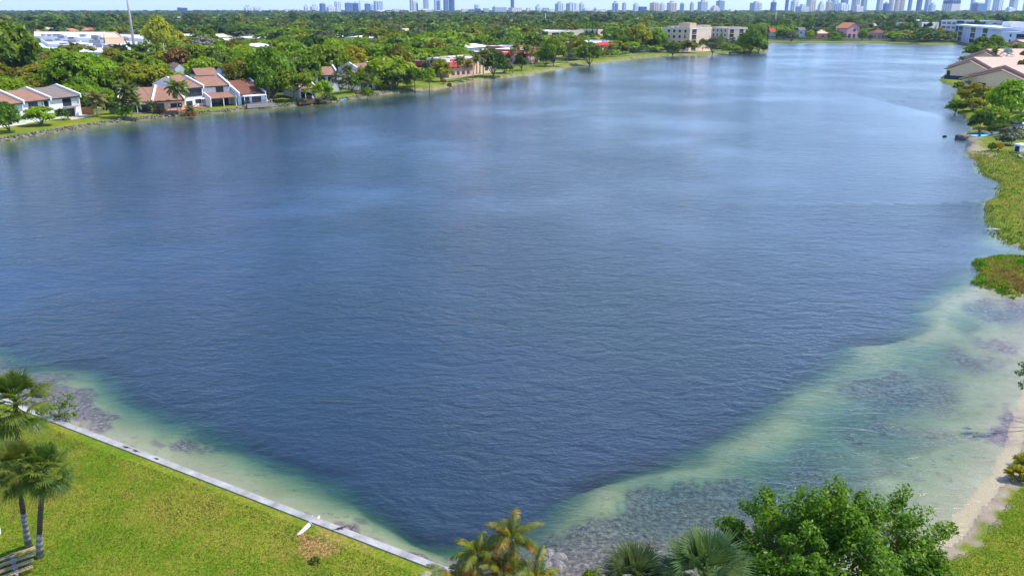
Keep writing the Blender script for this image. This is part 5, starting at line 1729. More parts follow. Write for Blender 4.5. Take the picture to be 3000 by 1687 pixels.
T(1868, 152, 78, 42, 'dome', 'yellow', 'tall yellow-olive tree left of the beige blocks', 2)
T(1820, 152, 90, 34, 'dome', 'bright', 'bright tree behind the car park left of the beige blocks', 4)
T(1922, 150, 88, 30, 'dome', 'bright', 'bright tree against the left side of the beige blocks', 0)
T(1906, 150, 112, 26, 'open', 'grey', 'grey-brown thin tree beside the parked white cars', 3)
T(1971, 163, 122, 21, 'dome', 'dark', 'small dark round tree alone on the lawn before the beige block', 1)
T(2086, 161, 108, 30, 'open', 'grey', 'feathery olive-grey tree at the water by the beige blocks', 1)
T(1942, 150, 112, 20, 'dome', 'mid', 'green tree before the left end of the pale beige block', 3)
T(2038, 148, 120, 15, 'dome', 'dark', 'dark low tree under the stacked loggias of the beige block', 4)
T(2108, 147, 108, 13, 'dome', 'mid', 'green tree between the two beige blocks beside the cypress', 0)
T(2058, 150, 116, 14, 'dome', 'mid', 'green tree left of the feathery olive-grey tree', 2)
T(2090, 128, 89, 14, 'dome', 'bright', 'green tree standing against the two beige blocks', 1)
T(2140, 155, 128, 30, 'dome', 'mid', 'rounded waterside thicket below the twin-pilaster block', 2)
T(2200, 152, 86, 32, 'dome', 'mid', 'tall green tree on the tip of the point', 0)
T(2222, 151, 104, 26, 'dome', 'mid', 'green tree nearest the end of the point', 4)
T(2238, 152, 128, 11, 'dome', 'dark', 'dark bush overhanging the water at the very tip of the point', 3)
T(2180, 152, 122, 26, 'dome', 'bright', 'bright waterside tree left of the tip of the point', 3)
T(2112, 146, 92, 8, 'column', 'dark', 'dark columnar cypress between the two beige blocks', 0)
T(2247, 128, 72, 8, 'column', 'dark', 'dark cypress behind the tip of the point', 1)
for k, (px, by, ty, hw) in enumerate([(1718, 128, 68, 11), (1734, 126, 64, 12), (1748, 124, 78, 9), (1790, 108, 62, 9), (1803, 108, 60, 10), (1846, 100, 64, 9), (1978, 98, 62, 10), (1838, 120, 92, 8), (1700, 100, 70, 8), (845, 96, 70, 9), (2205, 100, 70, 7)]):
    o = T(px, by, ty, hw, 'column', 'dark', None, k % 2)
    NAMED.append((o, 'dark columnar cypress', 'behind the white flats and mansards' if 1690 < px < 1900 else ('in the canopy above the half-hidden houses' if px < 1000 else 'behind the beige apartment blocks'), px))
# far shore
for (px, by, ty, hw, kd, lf, lab) in [(2228, 122, 80, 20, 'dome', 'mid', 'green tree behind the small red-roofed house of the far shore'), (2296, 117, 88, 20, 'dome', 'mid', 'tree between the red-roofed house and the grey thicket of the far shore'),
                                  (2318, 121, 96, 22, 'dome', 'grey', 'grey-olive thicket at the water on the far shore'), (2372, 119, 92, 14, 'dome', 'bright', 'bright tree left of the orange house'),
                                  (2402, 105, 82, 26, 'open', 'bare', 'wide leafless tree behind the orange house'), (2443, 119, 96, 16, 'dome', 'mid', 'dark green tree right of the orange house'),
                                  (2524, 121, 90, 14, 'dome', 'mid', 'round tree at the water right of the pink gabled house'), (2550, 119, 103, 8, 'dome', 'grey', 'small round tree before the dark brown roof'),
                                  (2612, 121, 100, 15, 'dome', 'dark', 'dark round tree at the right end of the dark brown roof'), (2648, 112, 84, 18, 'dome', 'bright', 'bright tree left of the car park on the far shore'),
                                  (2700, 112, 86, 26, 'layer', 'mid', 'wide shade tree over the parked cars, left one'), (2745, 112, 84, 26, 'layer', 'mid', 'wide shade tree over the parked cars with a yellow-flowering top behind'),
                                  (2752, 106, 82, 12, 'dome', 'gold', 'yellow-flowering tree before the navy-bay office'), (2782, 114, 94, 12, 'open', 'grey', 'greyish tree at the right end of the car park'),
                                  (2500, 100, 64, 20, 'dome', 'dark', 'dark tall tree behind the pink gabled house'), (2540, 96, 62, 16, 'column', 'dark', 'dark pine-like tree behind the dark brown roof')]:
    T(px, by, ty, hw, kd, lf, lab, abs(hash(lab)) % 4 if False else len(lab) % 4)
# right shore
T(2952, 352, 246, 62, 'dome', 'bright', 'big bright green tree behind the kayaks on the right shore', 0)
T(2990, 330, 250, 40, 'dome', 'bright', 'bright green tree at the right edge behind the big one by the kayaks', 3)
T(2852, 312, 250, 48, 'dome', 'olive', 'olive-green tree overhanging the water on the right shore', 2)
T(2800, 322, 285, 26, 'dome', 'mid', 'low waterside tree left of the olive one on the right shore', 1)
T(2850, 326, 290, 34, 'dome', 'olive', 'low olive tree in front of the bigger olive one on the right shore', 4)
T(2870, 388, 325, 30, 'dome', 'dark', 'dark rounded tree directly behind the kayaks', 4)
T(2852, 372, 330, 14, 'dome', 'olive', 'small olive tree hanging over the water by the kayaks', 0)
T(2906, 372, 300, 40, 'layer', 'bright', 'spreading tree with twisted dark stems behind the clipped hedge', 1)
T(2868, 176, 112, 26, 'dome', 'mid', 'green tree at the lake end left of the peach roofs', 1)
T(2905, 176, 108, 26, 'dome', 'mid', 'green tree against the pale building behind the peach roofs', 3)
T(2890, 188, 140, 22, 'dome', 'bright', 'lower green tree touching the farthest peach roof', 2)
T(2996, 240, 176, 24, 'dome', 'olive', 'olive tree at the right edge between the peach roofs', 2)
T(2996, 205, 150, 18, 'dome', 'olive', 'second olive tree at the right edge farther along the peach roofs', 1)
p = at(2927, 386, LAND)
r_ = np.random.default_rng(4)
cc = r_.uniform([-3.0, -.9, .1], [3.0, .9, 1.7], (1900, 3))
V, Q = leaf_quads(cc, .16, unit(cc - np.array([0, 0, .6])), r_)
h_ = empty('hedge', (p.x, p.y, LAND), .12)
link_mesh('foliage', np_mesh('foliage', V, Q, L['dark']), h_)
MB().tube([(-2, 0, -.1), (-2, 0, 1.2)], .08, 5).tube([(0, 0, -.1), (0, 0, 1.2)], .08, 5).tube([(2, 0, -.1), (2, 0, 1.2)], .08, 5).build('stem', M['bark'], h_)
tag(h_, 'clipped dark green hedge right of the kayaks', 'hedge')
for i, (px, by, w_, h, leaf, lab) in enumerate([(186, 352, 2.0, 2.6, 'dark', 'dark round shrub at the edge of the pink paved terrace'), (370, 346, 2.6, 3.2, 'mid', 'thick shrub clump under the palms left of the low brown terrace'),
                                                (948, 296, 2.6, 2.2, 'grey', 'grey-green shrub on the bank below the white awning deck'), (968, 294, 2.2, 2.4, 'mid', 'round shrub on the bank right of the grey-green one'),
                                                (560, 336, 1.8, 1.6, 'rust', 'dark reddish shrub at the corner of the red paved patio'), (1300, 246, 1.4, 1.6, 'rust', 'brown fallen brushwood heap on the bank below the flats'),
                                                (1317, 252, 1.0, 1.8, 'grey', 'dark clipped round shrub at the waterline below the flats'), (1195, 252, 1.4, 1.4, 'yellow', 'yellow-leaved shrub beside the end of the rock wall'),
                                                (2960, 420, 2.6, 2.4, 'grey', 'sprawling grey-olive shrub at the right edge above the white box'), (2990, 370, 2.6, 3.0, 'mid', 'green shrub at the right edge beyond the clipped hedge'),
                                                (2905, 436, .9, 1.6, 'mid', 'small green shrub beside the golden one on the bright lawn'), (2925, 438, .9, 1.5, 'gold', 'small golden shrub on the bright lawn by the marsh'),
                                                (2960, 398, 2.8, 2.2, 'grey', 'grey-olive shrub between the hedge and the sprawling one'), (2808, 262, 2.2, 2.6, 'mid', 'waterside shrub below the navy dock wall'),
                                                (1075, 283, 2.2, 3.4, 'mid', 'rounded shrub at the dark deck beside the white posts awning'), (1120, 262, 1.0, 1.6, 'yellow', 'small yellow shrub by the posts of the white awning'),
                                                (330, 335, 2.4, 4.0, 'dark', 'dark shrubs filling the gap left of the low brown terrace'), (470, 332, 1.8, 1.2, 'rust', 'low plants along the red paved patio edge')]):
    p = at(px, by, LAND)
    bush(p.x, p.y, gz(p.x, p.y) - .05, w_, h, leaf, 40 + i, lab, 'shrubs on the banks', n=900, size=.13, ry=.7)

# palms: (foot pixel, head pixel, frond px, form, leaf, label)
PALMS = [((285, 342), (282, 292), 32, 'coconut', 'palm_dry', 'short coconut palm with drooping yellowish fronds beside the cedar fence'),
         ((368, 344), (372, 268), 34, 'coconut', 'palm', 'tallest palm of the clump left of the low brown terrace'),
         ((352, 346), (352, 302), 24, 'coconut', 'palm', 'short palm left in the clump before the low brown terrace'),
         ((384, 345), (392, 290), 26, 'coconut', 'palm', 'middle palm of the clump before the low brown terrace'),
         ((520, 330), (519, 256), 36, 'coconut', 'palm', 'tall coconut palm with arching fronds before the red paved patio'),
         ((446, 332), (444, 310), 17, 'coconut', 'palm', 'small young palm between the two low brown-roofed houses'),
         ((562, 330), (556, 314), 18, 'coconut', 'palm_dry', 'small drooping palm at the right end of the red paved patio'),
         ((660, 248), (664, 198), 16, 'coconut', 'palm', 'dark palm before the white gable behind the stepped terrace'),
         ((1022, 262), (1018, 205), 20, 'coconut', 'palm', 'feathery grey palm between the half-hidden houses'),
         ((1146, 262), (1150, 210), 15, 'fan', 'palm', 'pale-trunked palm in the shade of the very wide bright tree'),
         ((1308, 178), (1309, 128), 13, 'fan', 'palm_dry', 'tall slender palm rising alone behind the long red mansard'),
         ((1344, 239), (1347, 172), 20, 'coconut', 'palm', 'first of the coconut palms on the bank before the screened corner flats'),
         ((1368, 236), (1372, 180), 19, 'coconut', 'palm_dry', 'second coconut palm on the bank, yellowish, before the tan flats'),
         ((1385, 232), (1394, 168), 18, 'coconut', 'palm', 'third coconut palm on the bank before the pilasters'),
         ((1402, 228), (1412, 172), 17, 'coconut', 'palm_dry', 'fourth coconut palm on the bank before the pilasters'),
         ((1416, 227), (1420, 160), 22, 'coconut', 'palm', 'rightmost and tallest coconut palm before the tan pilaster flats'),
         ((1493, 213), (1512, 138), 17, 'coconut', 'palm', 'leaning coconut palm with the higher head by the narrow red mansard'),
         ((1502, 215), (1503, 152), 15, 'coconut', 'palm_dry', 'coconut palm with a pale shaggy head by the narrow red mansard'),
         ((1484, 214), (1488, 165), 12, 'coconut', 'palm', 'shorter palm left of the leaning pair'),
         ((1541, 208), (1543, 143), 17, 'coconut', 'palm', 'tall palm standing right before the bright red mansard'),
         ((1562, 205), (1558, 146), 14, 'coconut', 'palm_dry', 'yellowish palm right of the tall one before the bright red mansard'),
         ((1570, 200), (1571, 172), 12, 'fan', 'palm', 'short fan palm on the bank before the pink flats'),
         ((1614, 192), (1622, 140), 10, 'coconut', 'palm_dry', 'leaning shaggy palm in front of the tall bright tree'),
         ((1672, 175), (1672, 130), 9, 'fan', 'palm', 'palm in front of the golden flowering tree'),
         ((1785, 168), (1788, 140), 9, 'coconut', 'palm', 'palm before the rightmost red-mansard flats, left one'),
         ((1810, 164), (1812, 142), 9, 'coconut', 'palm', 'palm before the rightmost red-mansard flats, right one'),
         ((1842, 160), (1842, 138), 8, 'coconut', 'palm', 'small palm by the path left of the parked white cars'),
         ((1966, 148), (1964, 115), 7, 'fan', 'dark_palm', 'round-headed palm lowest of those before the pale beige block'),
         ((1977, 148), (1977, 103), 6, 'fan', 'dark_palm', 'round-headed palm in the middle before the pale beige block'),
         ((1990, 148), (1990, 111), 7, 'fan', 'dark_palm', 'round-headed palm right before the pale beige block'),
         ((2018, 148), (2019, 92), 7, 'fan', 'dark_palm', 'tallest round-headed palm before the arched loggia block'),
         ((2000, 155), (2008, 105), 5, 'fan', 'palm_dry', 'thin brown-headed palm on the lawn before the beige blocks'),
         ((2022, 146), (2022, 116), 7, 'fan', 'dark_palm', 'lower round-headed palm before the arched loggia block'),
         ((2152, 148), (2150, 115), 7, 'fan', 'dark_palm', 'round-headed palm left before the twin-pilaster block'),
         ((2170, 148), (2168, 118), 7, 'fan', 'dark_palm', 'round-headed palm in the middle before the twin-pilaster block'),
         ((2178, 148), (2178, 102), 7, 'fan', 'dark_palm', 'taller round-headed palm right of the twin pilasters'),
         ((2176, 100), (2176, 89), 6, 'fan', 'dark_palm', 'palm before the white-roofed block behind the twin-pilaster block'),
         ((2390, 119), (2388, 98), 8, 'coconut', 'palm', 'palm left beside the orange house on the far shore'), ((2432, 119), (2430, 102), 8, 'coconut', 'palm_dry', 'yellowish palm right beside the orange house on the far shore'),
         ((2686, 117), (2686, 106), 8, 'coconut', 'palm_dry', 'young palm on the far bank left in the row before the cars'), ((2724, 117), (2724, 106), 8, 'coconut', 'palm_dry', 'young palm on the far bank in the middle before the cars'),
         ((2752, 117), (2752, 108), 8, 'coconut', 'palm_dry', 'young palm on the far bank right in the row before the cars'),
         ((2852, 162), (2852, 140), 10, 'coconut', 'palm_dry', 'palm at the water by the lake end left of the peach roofs'), ((2868, 165), (2872, 142), 9, 'coconut', 'palm_dry', 'second palm at the lake end nearer the peach roofs'),
         ((2815, 200), (2818, 172), 10, 'coconut', 'palm', 'dark palm at the water left of the peach-roofed dock house'), ((2806, 206), (2806, 186), 8, 'coconut', 'palm', 'lower dark palm below the one by the dock house'),
         ((2910, 205), (2915, 150), 12, 'coconut', 'palm', 'dark palm rising between the middle peach roofs'), ((2974, 190), (2976, 138), 14, 'coconut', 'palm', 'dark palm rising before the farthest peach roof'),
         ((2878, 262), (2880, 222), 15, 'fan', 'palm_dry', 'brown-skirted palm before the nearest peach house'), ((2850, 262), (2838, 232), 14, 'fan', 'palm', 'green palm at the corner of the nearest peach house'),
         ((2958, 265), (2972, 238), 10, 'fan', 'palm', 'small palm under the right slope of the nearest peach roof'),
         ((2932, 260), (2932, 216), 26, 'fan', 'silver', 'large silver-blue palm before the nearest peach house'), ((2915, 265), (2912, 240), 14, 'fan', 'silver', 'lower silver-blue palm beside the large one'),
         ((2945, 215), (2950, 160), 24, 'fan', 'silver', 'large silver-blue palm between the nearest and middle peach roofs'), ((2930, 215), (2928, 178), 14, 'fan', 'silver', 'silver-blue palm left of the large one between the peach roofs')]
L['dark_palm'] = foliage('dark_round_fronds', (0.03, 0.05, 0.02), (0.09, 0.11, 0.05), scale=.6)
for i, (f_, hd_, fp, form, leaf, lab) in enumerate(PALMS):
    g = at(*f_, LAND)
    dep = proj(g)[2]
    hz_ = zat(hd_[0], hd_[1], g.y)
    hx = atd(hd_[0], hd_[1], g.y).x - g.x
    palm(g.x, g.y, gz(g.x, g.y) - .05, hz_ - LAND, fp / F * dep * (1.15 if form == 'coconut' else 1.0), form, leaf, i % 3, (hx, 0), lab, 'palms around the lake',
         tr=.14 if dep < 450 else .2, rz=0.0)

# ---- canopy behind: individual trees nearest, then one mass
def blocked(px, ty, by, hw, d):
    for (x0, x1, y0, y1, dk) in KEEP:
        if d < dk and px + hw * .85 > x0 and px - hw * .85 < x1 and by > y0 and ty < y1:
            return True
    return False


FOOTA = np.array(FOOT)
cand = []
r_ = np.random.default_rng(23)
d = 185.0
while d < 1000:
    sp = 9.5 * (d / 300) ** 0.35 if d > 300 else 9.5
    n = int(2 * R(36) * d / sp)
    for k in range(n):
        a = -R(36) + 2 * R(36) * (k + r_.uniform(0, 1)) / n
        q = d + r_.uniform(-.5, .5) * sp
        cand.append((q * math.sin(a), q * math.cos(a), sp))
    d += sp * .9
C_ = np.array(cand)
sC = land_sd(C_[:, :2])
clump = 0.5 + 0.5 * wob(C_[:, :2], 70, 60)
clump2 = wob(C_[:, :2], 30, 61)
PAL = {'bright': (0.19, 0.29, 0.010), 'yellow': (0.29, 0.30, 0.010), 'olive': (0.19, 0.19, 0.012), 'mid': (0.125, 0.205, 0.012), 'dark': (0.06, 0.11, 0.018), 'grey': (0.12, 0.13, 0.07), 'bare': (0.2, 0.17, 0.14)}
auto, mass = [], []
for (x, y, sp), s, c1, c2 in zip(cand, sC, clump, clump2):
    if s < (13 if x < 130 else 9) or (x > 60 and y < 440):
        continue
    if x < 100 and s < 26 and y < 420:
        continue
    if len(FOOTA) and (np.hypot(FOOTA[:, 0] - x, FOOTA[:, 1] - y) < FOOTA[:, 2] + 2.5).any():
        continue
    if any((tx - x) ** 2 + (ty_ - y) ** 2 < (tr_ * .75 + 2.5) ** 2 for tx, ty_, tr_ in TREES):
        continue
    h = r_.uniform(7, 12.5) * (1 + .12 * c2)
    rad = sp * r_.uniform(.55, .92)
    w = r_.uniform() * .55 + c1 * .45
    leaf = 'dark' if w < .17 else 'mid' if w < .42 else 'bright' if w < .66 else 'olive' if w < .80 else 'yellow' if w < .95 else 'grey'
    if y > 600:
        leaf = r_.choice(['dark', 'mid', 'mid', 'dark', 'bright', 'olive', 'grey'])
    px, py, dep = proj((x, y, LAND))
    ok = False
    for tries in range(4):
        ty_ = proj((x, y, LAND + h))[1]
        hw = rad / dep * F
        if not blocked(px, ty_, py - (py - ty_) * .25, hw, math.hypot(x, y)):
            ok = True
            break
        h *= .68
        rad *= .78
    if not ok or h < 2.2 or px < -160 or px > 3160:
        continue
    auto.append((math.hypot(x, y), x, y, h, rad, leaf, px))
auto.sort()
COLN = {'bright': 'bright green', 'yellow': 'yellow-green', 'olive': 'olive', 'mid': 'mid-green', 'dark': 'dark green', 'grey': 'grey-green'}
FORM = {'dome': 'domed', 'layer': 'flat-topped', 'open': 'thin-crowned'}


def landmark(px, d):
    if px > 2225:
        return 'behind the houses of the far shore' if px < 2680 else 'around the offices and peach roofs'
    if px < 330:
        return 'between townhouses and shopping centre' if d < 450 else 'around the shopping-centre roof'
    if px < 610:
        return 'behind the low brown terrace' if d < 330 else 'around the foot of the mast'
    if px < 860:
        return 'behind the stepped terrace' if d < 350 else 'far behind the stepped terrace'
    if px < 1215:
        return 'behind the half-hidden houses' if d < 420 else 'far behind the half-hidden houses'
    if px < 1560:
        return 'behind the tan pilaster flats' if d < 520 else 'far behind the red-mansard flats'
    return 'left of the beige blocks'


NIND = 215
for k, (d, x, y, h, rad, leaf, px) in enumerate(auto):
    if k < NIND:
        u_ = r_.uniform()
        kind = 'layer' if leaf in ('olive', 'yellow') and u_ < .6 else 'layer' if u_ < .15 else 'open' if leaf == 'grey' else 'dome'
        o = tree(kind, leaf, x, y, LAND - .1, rad, h, k % 5, 0 if d < 560 else 1)
        NAMED.append((o, ('small ' if rad < 4.2 else 'big ' if rad > 7.6 else '') + COLN[leaf] + ' ' + FORM[kind] + ' tree', landmark(px, d), px))
    else:
        mass.append((x, y, LAND, rad, h, PAL[leaf]))

# far canopy, one mass that nobody could count
d = 960.0
while d < 9000:
    sp = 12.5 * (d / 900) ** 0.72
    n = int(2 * R(36) * d / sp)
    for k in range(n):
        a = -R(36) + 2 * R(36) * (k + r_.uniform(0, 1)) / n
        q = d + r_.uniform(-.5, .5) * sp
        x, y = q * math.sin(a), q * math.cos(a)
        rad = sp * r_.uniform(.5, .9)
        h = r_.uniform(6, 13) + (r_.uniform() < .04) * 6
        px, py, dep = proj((x, y, 0))
        ty_ = proj((x, y, h))[1]
        if px < -150 or px > 3150 or blocked(px, ty_, py, rad / dep * F, q):
            continue
        u_ = r_.uniform()
        leaf = 'dark' if u_ < .42 else 'mid' if u_ < .75 else 'olive' if u_ < .85 else 'bright' if u_ < .95 else 'grey'
        mass.append((x, y, 0.5, rad, h, tuple(q_ * .78 for q_ in PAL[leaf])))
    d += sp * 1.0
low = [crown_np(1200 + i, 'dome', 20, 9, .19)[0] for i in range(5)] + [crown_np(1300 + i, 'layer', 20, 9, .19)[0] for i in range(2)]
tiny = [crown_np(1400 + i, 'dome', 13, 4, .32)[0] for i in range(5)]
VV, QQ, CCm, nv = [], [], [], 0
for (x, y, z, rad, h, c) in mass:
    near = math.hypot(x, y) < 1000
    V, Q = (low if near else tiny)[r_.integers(5)]
    a = r_.uniform(0, 6.283)
    ca, sa = math.cos(a), math.sin(a)
    ch = min(h * .85, rad * 1.4)
    W3 = np.stack([(V[:, 0] * ca - V[:, 1] * sa) * rad + x, (V[:, 0] * sa + V[:, 1] * ca) * rad + y, V[:, 2] * ch / 1.05 + z + h - ch], 1)
    VV.append(W3)
    QQ.append(Q + nv)
    nv += len(V)
    cc = np.array(c) * r_.uniform(.75, 1.25)
    CCm.append(np.tile(np.append(cc, 1.0), (len(V), 1)))
link_mesh('woodland', np_mesh('woodland', np.concatenate(VV), np.concatenate(QQ), L['wood'], attrs={'tint': np.concatenate(CCm)}))
tag(bpy.data.objects['woodland'], kind='stuff')
print('trees: individual', min(NIND, len(auto)), 'mass', len(mass), 'quads', sum(len(q) for q in QQ))
# ------------------------------------------------------------------ lake edges
def resample(pts, step):
    out = [pts[0]]
    for a, b in zip(pts[:-1], pts[1:]):
        n = max(1, int(np.hypot(*(b - a)) / step))
        for k in range(1, n + 1):
            out.append(a + (b - a) * k / n)
    return np.array(out)


ICO = bpy.data.meshes.new('tmp')
import bmesh
bm_ = bmesh.new()
bmesh.ops.create_icosphere(bm_, subdivisions=1, radius=1.0)
IV = np.array([v.co[:] for v in bm_.verts])
IF = np.array([[v.index for v in f.verts] for f in bm_.faces])
bm_.free()
bpy.data.meshes.remove(ICO)


def rocks(name, pts, rows, size, seed, label, cat, group=None, m='rock'):
    """dry-laid limestone blocks along a line"""
    r = np.random.default_rng(seed)
    VV, FF, n = [], [], 0
    for (off, z, sc) in rows:
        for i in range(len(pts)):
            a = pts[max(0, i - 1)]; b = pts[min(len(pts) - 1, i + 1)]
            tn = (b - a) / max(1e-6, np.hypot(*(b - a)))
            nm = np.array([-tn[1], tn[0]])
            c = pts[i] + nm * (off + r.normal(0, .15)) + tn * r.normal(0, .15)
            s = size * sc * r.uniform(.55, 1.35)
            v = IV * (1 + r.normal(0, .14, (len(IV), 1))) * np.array([s * r.uniform(.8, 1.4), s * r.uniform(.7, 1.1), s * r.uniform(.55, .9)])
            an = r.uniform(0, 6.28)
            v = np.stack([v[:, 0] * math.cos(an) - v[:, 1] * math.sin(an) + c[0], v[:, 0] * math.sin(an) + v[:, 1] * math.cos(an) + c[1], v[:, 2] + z + r.normal(0, .06)], 1)
            VV.append(v); FF.append(IF + n); n += len(v)
    o = link_mesh(name, np_mesh(name, np.concatenate(VV), np.concatenate(FF), M[m]))
    return tag(o, label, cat, group)


i0, i1 = LAKE_PX.index((-400, 500)), LAKE_PX.index((1213, 268))
left = resample(LAKE[i0:i1 + 1], .62)
side = 1.0 if on_land(*(left[40] + np.array([-(left[41] - left[40])[1], (left[41] - left[40])[0]]) * 8)) > 0 else -1.0
rocks('rock_wall', left, [(side * -.25, .02, .95), (side * .05, .26, 1.05), (side * .35, .52, 1.0), (side * .65, .74, .9)], .33, 3, 'long grey dry-stone rock wall edging the water below the townhouse lawns', 'rock wall')

wi0, wi1 = LAKE_PX.index((1278, 1687)), LAKE_PX.index((-420, 1026))
wall = LAKE[wi0:wi1 + 1]
ext = wall[0] + (wall[0] - wall[1]) / np.hypot(*(wall[0] - wall[1])) * 3.0
wall = np.vstack([ext[None], wall])
wl = resample(wall, 3.2)


def ribbon(line, o0, o1, z0, z1, joints=False):
    """box-section ribbon along a line between offsets o0, o1"""
    mb = MB()
    n = len(line)
    nm = []
    for i in range(n):
        a, b = line[max(0, i - 1)], line[min(n - 1, i + 1)]
        t_ = (b - a) / np.hypot(*(b - a))
        nm.append(np.array([-t_[1], t_[0]]))
    for i in range(n - 1):
        g = .008 if joints else 0
        d_ = (line[i + 1] - line[i])
        a, b = line[i] + d_ * g / 3, line[i + 1] - d_ * g / 3
        q = [a + nm[i] * o0, b + nm[i + 1] * o0, b + nm[i + 1] * o1, a + nm[i] * o1]
        vs = [(p_[0], p_[1], z0) for p_ in q] + [(p_[0], p_[1], z1) for p_ in q]
        mb.add(vs, [(3, 2, 1, 0), (4, 5, 6, 7), (0, 1, 5, 4), (1, 2, 6, 5), (2, 3, 7, 6), (3, 0, 4, 7)])
    return mb


sgn = 1.0
tst = wl[5] + np.array([-(wl[6] - wl[5])[1], (wl[6] - wl[5])[0]])
if on_land(*tst) < 0:
    sgn = -1.0
sw = ribbon(wl, *sorted((sgn * .06, sgn * .36)), -1.6, .70).build('seawall', M['concrete_side'])
ribbon(wl, *sorted((sgn * .0, sgn * .46)), .702, .86, True).build('cap', M['concrete'], sw)
tag(sw, 'pale concrete seawall with a flat cap running diagonally along the near lawn', 'seawall')

# weathered post leaning over the cap, its twin standing in the water, a half-sunk white ring, the iguanas
def rod(name, a, b, r0, r1, m, label, cat, collar=False):
    a, b = Vector(a), Vector(b)
    t = empty(name, a)
    d_ = b - a
    MB().tube([(0, 0, 0), d_ * .5, d_], [r0, (r0 + r1) / 2, r1], 10).build('shaft', M[m], t, True)
    MB().tube([d_ * .97, d_ * 1.0 + d_.normalized() * .04, d_ + d_.normalized() * .06], [r1 * 1.25, r1 * 1.25, r1 * .6], 10).build('collar', M['concrete'], t, True)
    return tag(t, label, cat)


rod('mooring_post', at(863, 1578, .62), at(909, 1533, .98), .10, .12, 'white_plastic', 'white post lying from the lawn across the seawall cap', 'post')
rod('mooring_post', at(924, 1552, .02), at(944, 1531, .60), .09, .11, 'pole', 'white post standing in the water just outside the seawall', 'post')
p = at(923, 1515, 0)
mb = MB()
mb.tube([(math.cos(a) * .24, math.sin(a) * .16, .015) for a in np.linspace(2.4, 6.9, 12)], .055, 7)
o = mb.build('float_ring', M['white_plastic'], None, True)
o.location = (p.x, p.y, 0)
tag(o, 'small broken white ring floating in the shallows by the white posts', 'float')


def iguana(px, heading, s, label):
    q_ = at(*px, .86)
    k_ = int(np.argmin(np.hypot(wl[:, 0] - q_.x, wl[:, 1] - q_.y)))
    k_ = min(max(k_, 1), len(wl) - 2)
    e_ = (wl[k_ + 1] - wl[k_ - 1]) / np.hypot(*(wl[k_ + 1] - wl[k_ - 1]))
    c_ = wl[k_] + e_ * ((q_.x - wl[k_][0]) * e_[0] + (q_.y - wl[k_][1]) * e_[1]) + np.array([-e_[1], e_[0]]) * sgn * .23
    p_ = Vector((c_[0], c_[1], .86))
    t = empty('iguana', p_, heading)
    t.scale = (s, s, s)
    spine = [(-.62, .05, .02), (-.42, -.02, .025), (-.2, 0, .05), (-.05, 0, .085), (.12, 0, .10), (.24, 0, .105), (.31, 0, .13), (.36, 0, .165), (.43, 0, .17), (.49, 0, .155)]
    mb_ = MB().tube(spine, [.006, .014, .03, .052, .062, .05, .035, .036, .033, .012], 9)
    for (x, sy) in ((.20, 1), (.20, -1), (-.08, 1), (-.08, -1)):
        mb_.tube([(x, sy * .04, .09), (x + .02, sy * .12, .08), (x + .06, sy * .14, .012), (x + .10, sy * .15, .008)], [.022, .017, .012, .006], 6)
    for k in range(9):
        x = -.15 + k * .055
        mb_.add([(x - .02, -.003, .13), (x + .02, -.003, .13), (x, 0, .185), (x, .004, .13)], [(0, 1, 2), (1, 3, 2), (3, 0, 2), (0, 3, 1)])
    mb_.build('body', M['iguana'], t, True)
    return tag(t, label, 'iguana')


iguana((344, 1325), 2.9, .62, 'dark iguana farthest along the seawall cap, near the sapling, head raised')
iguana((371, 1336), 2.75, .62, 'thickset dark iguana on the seawall cap right beside the farthest one')
iguana((431, 1359), -.5, .55, 'small dark iguana on the middle of the seawall cap facing the water')
iguana((952, 1583), .2, .75, 'dark iguana flat on the seawall cap to the right of the white posts')

# slatted timber panel at the bottom left corner, white cabinet at the left edge
a, b_ = at(12, 1640, 1.0), at(72, 1655, 1.0)
o_ = at(30, 1668, 0.9)
t = empty('slatted_panel', (o_.x, o_.y, gz(o_.x, o_.y)), R(38))
for i in range(4):
    y = -.85 + i * .55
    mb = MB()
    for k in range(2):
        mb.box(-2.2, .95 - .1 * i + .22 * i, y + k * .13, y + k * .13 + .075, .30 + .01 * k, .36 + .01 * k)
    mb.build('slat', M['wood_pale'], t)
for x in (-1.2, .15):
    mb = MB().box(x, x + .12, -.95, 1.15, .16, .295)
    for i in range(3):
        mb.box(x - .06, x + .18, -.45 + i * .55, -.33 + i * .55, .296, .42)
    mb.build('crossbeam', M['wood_grey'], t)
for (x, y) in ((-1.2, -.8), (-1.2, 1.0), (.15, -.8), (.15, 1.0)):
    MB().box(x + .01, x + .11, y, y + .1, -.05, .16).build('leg', M['wood_grey'], t)
tag(t, 'slatted timber bench top with paired pale slats at the bottom left corner', 'bench')
p = at(-33, 1568, LAND)
t = empty('utility_cabinet', (p.x, p.y, gz(p.x, p.y)), .2)
MB().box(-.5, .5, -.3, .3, 0, 1.1).build('body', M['stucco_blue_and_shade'], t)
MB().box(-.54, .54, -.34, .34, 1.1, 1.16).build('lid', M['cap'], t)
MB().box(.503, .515, -.2, .2, .2, .95).build('door', M['white_plastic'], t)
tag(t, 'pale blue-white cabinet cut off by the left edge beside the palms', 'cabinet')

# ------------------------------------------------------------------ things on the left bank
def fence_line(label, A, B, h, m, n, name='fence', z=LAND):
    A, B = Vector((A.x, A.y, z)), Vector((B.x, B.y, z))
    d_ = B - A
    t = empty(name, A, math.atan2(d_.y, d_.x))
    Ln = d_.length
    mb = MB()
    k = max(4, int(Ln / .16))
    for i in range(k):
        mb.box(i * Ln / k, (i + .93) * Ln / k, -.012 - .006 * (i % 2), .012, .05, h)
    mb.build('boards', M[m], t)
    for i in range(n):
        MB().box(i * (Ln - .1) / max(1, n - 1), i * (Ln - .1) / max(1, n - 1) + .1, .013, .11, -.1, h + .06).build('post', M[m], t)
    return tag(t, label, 'fence')


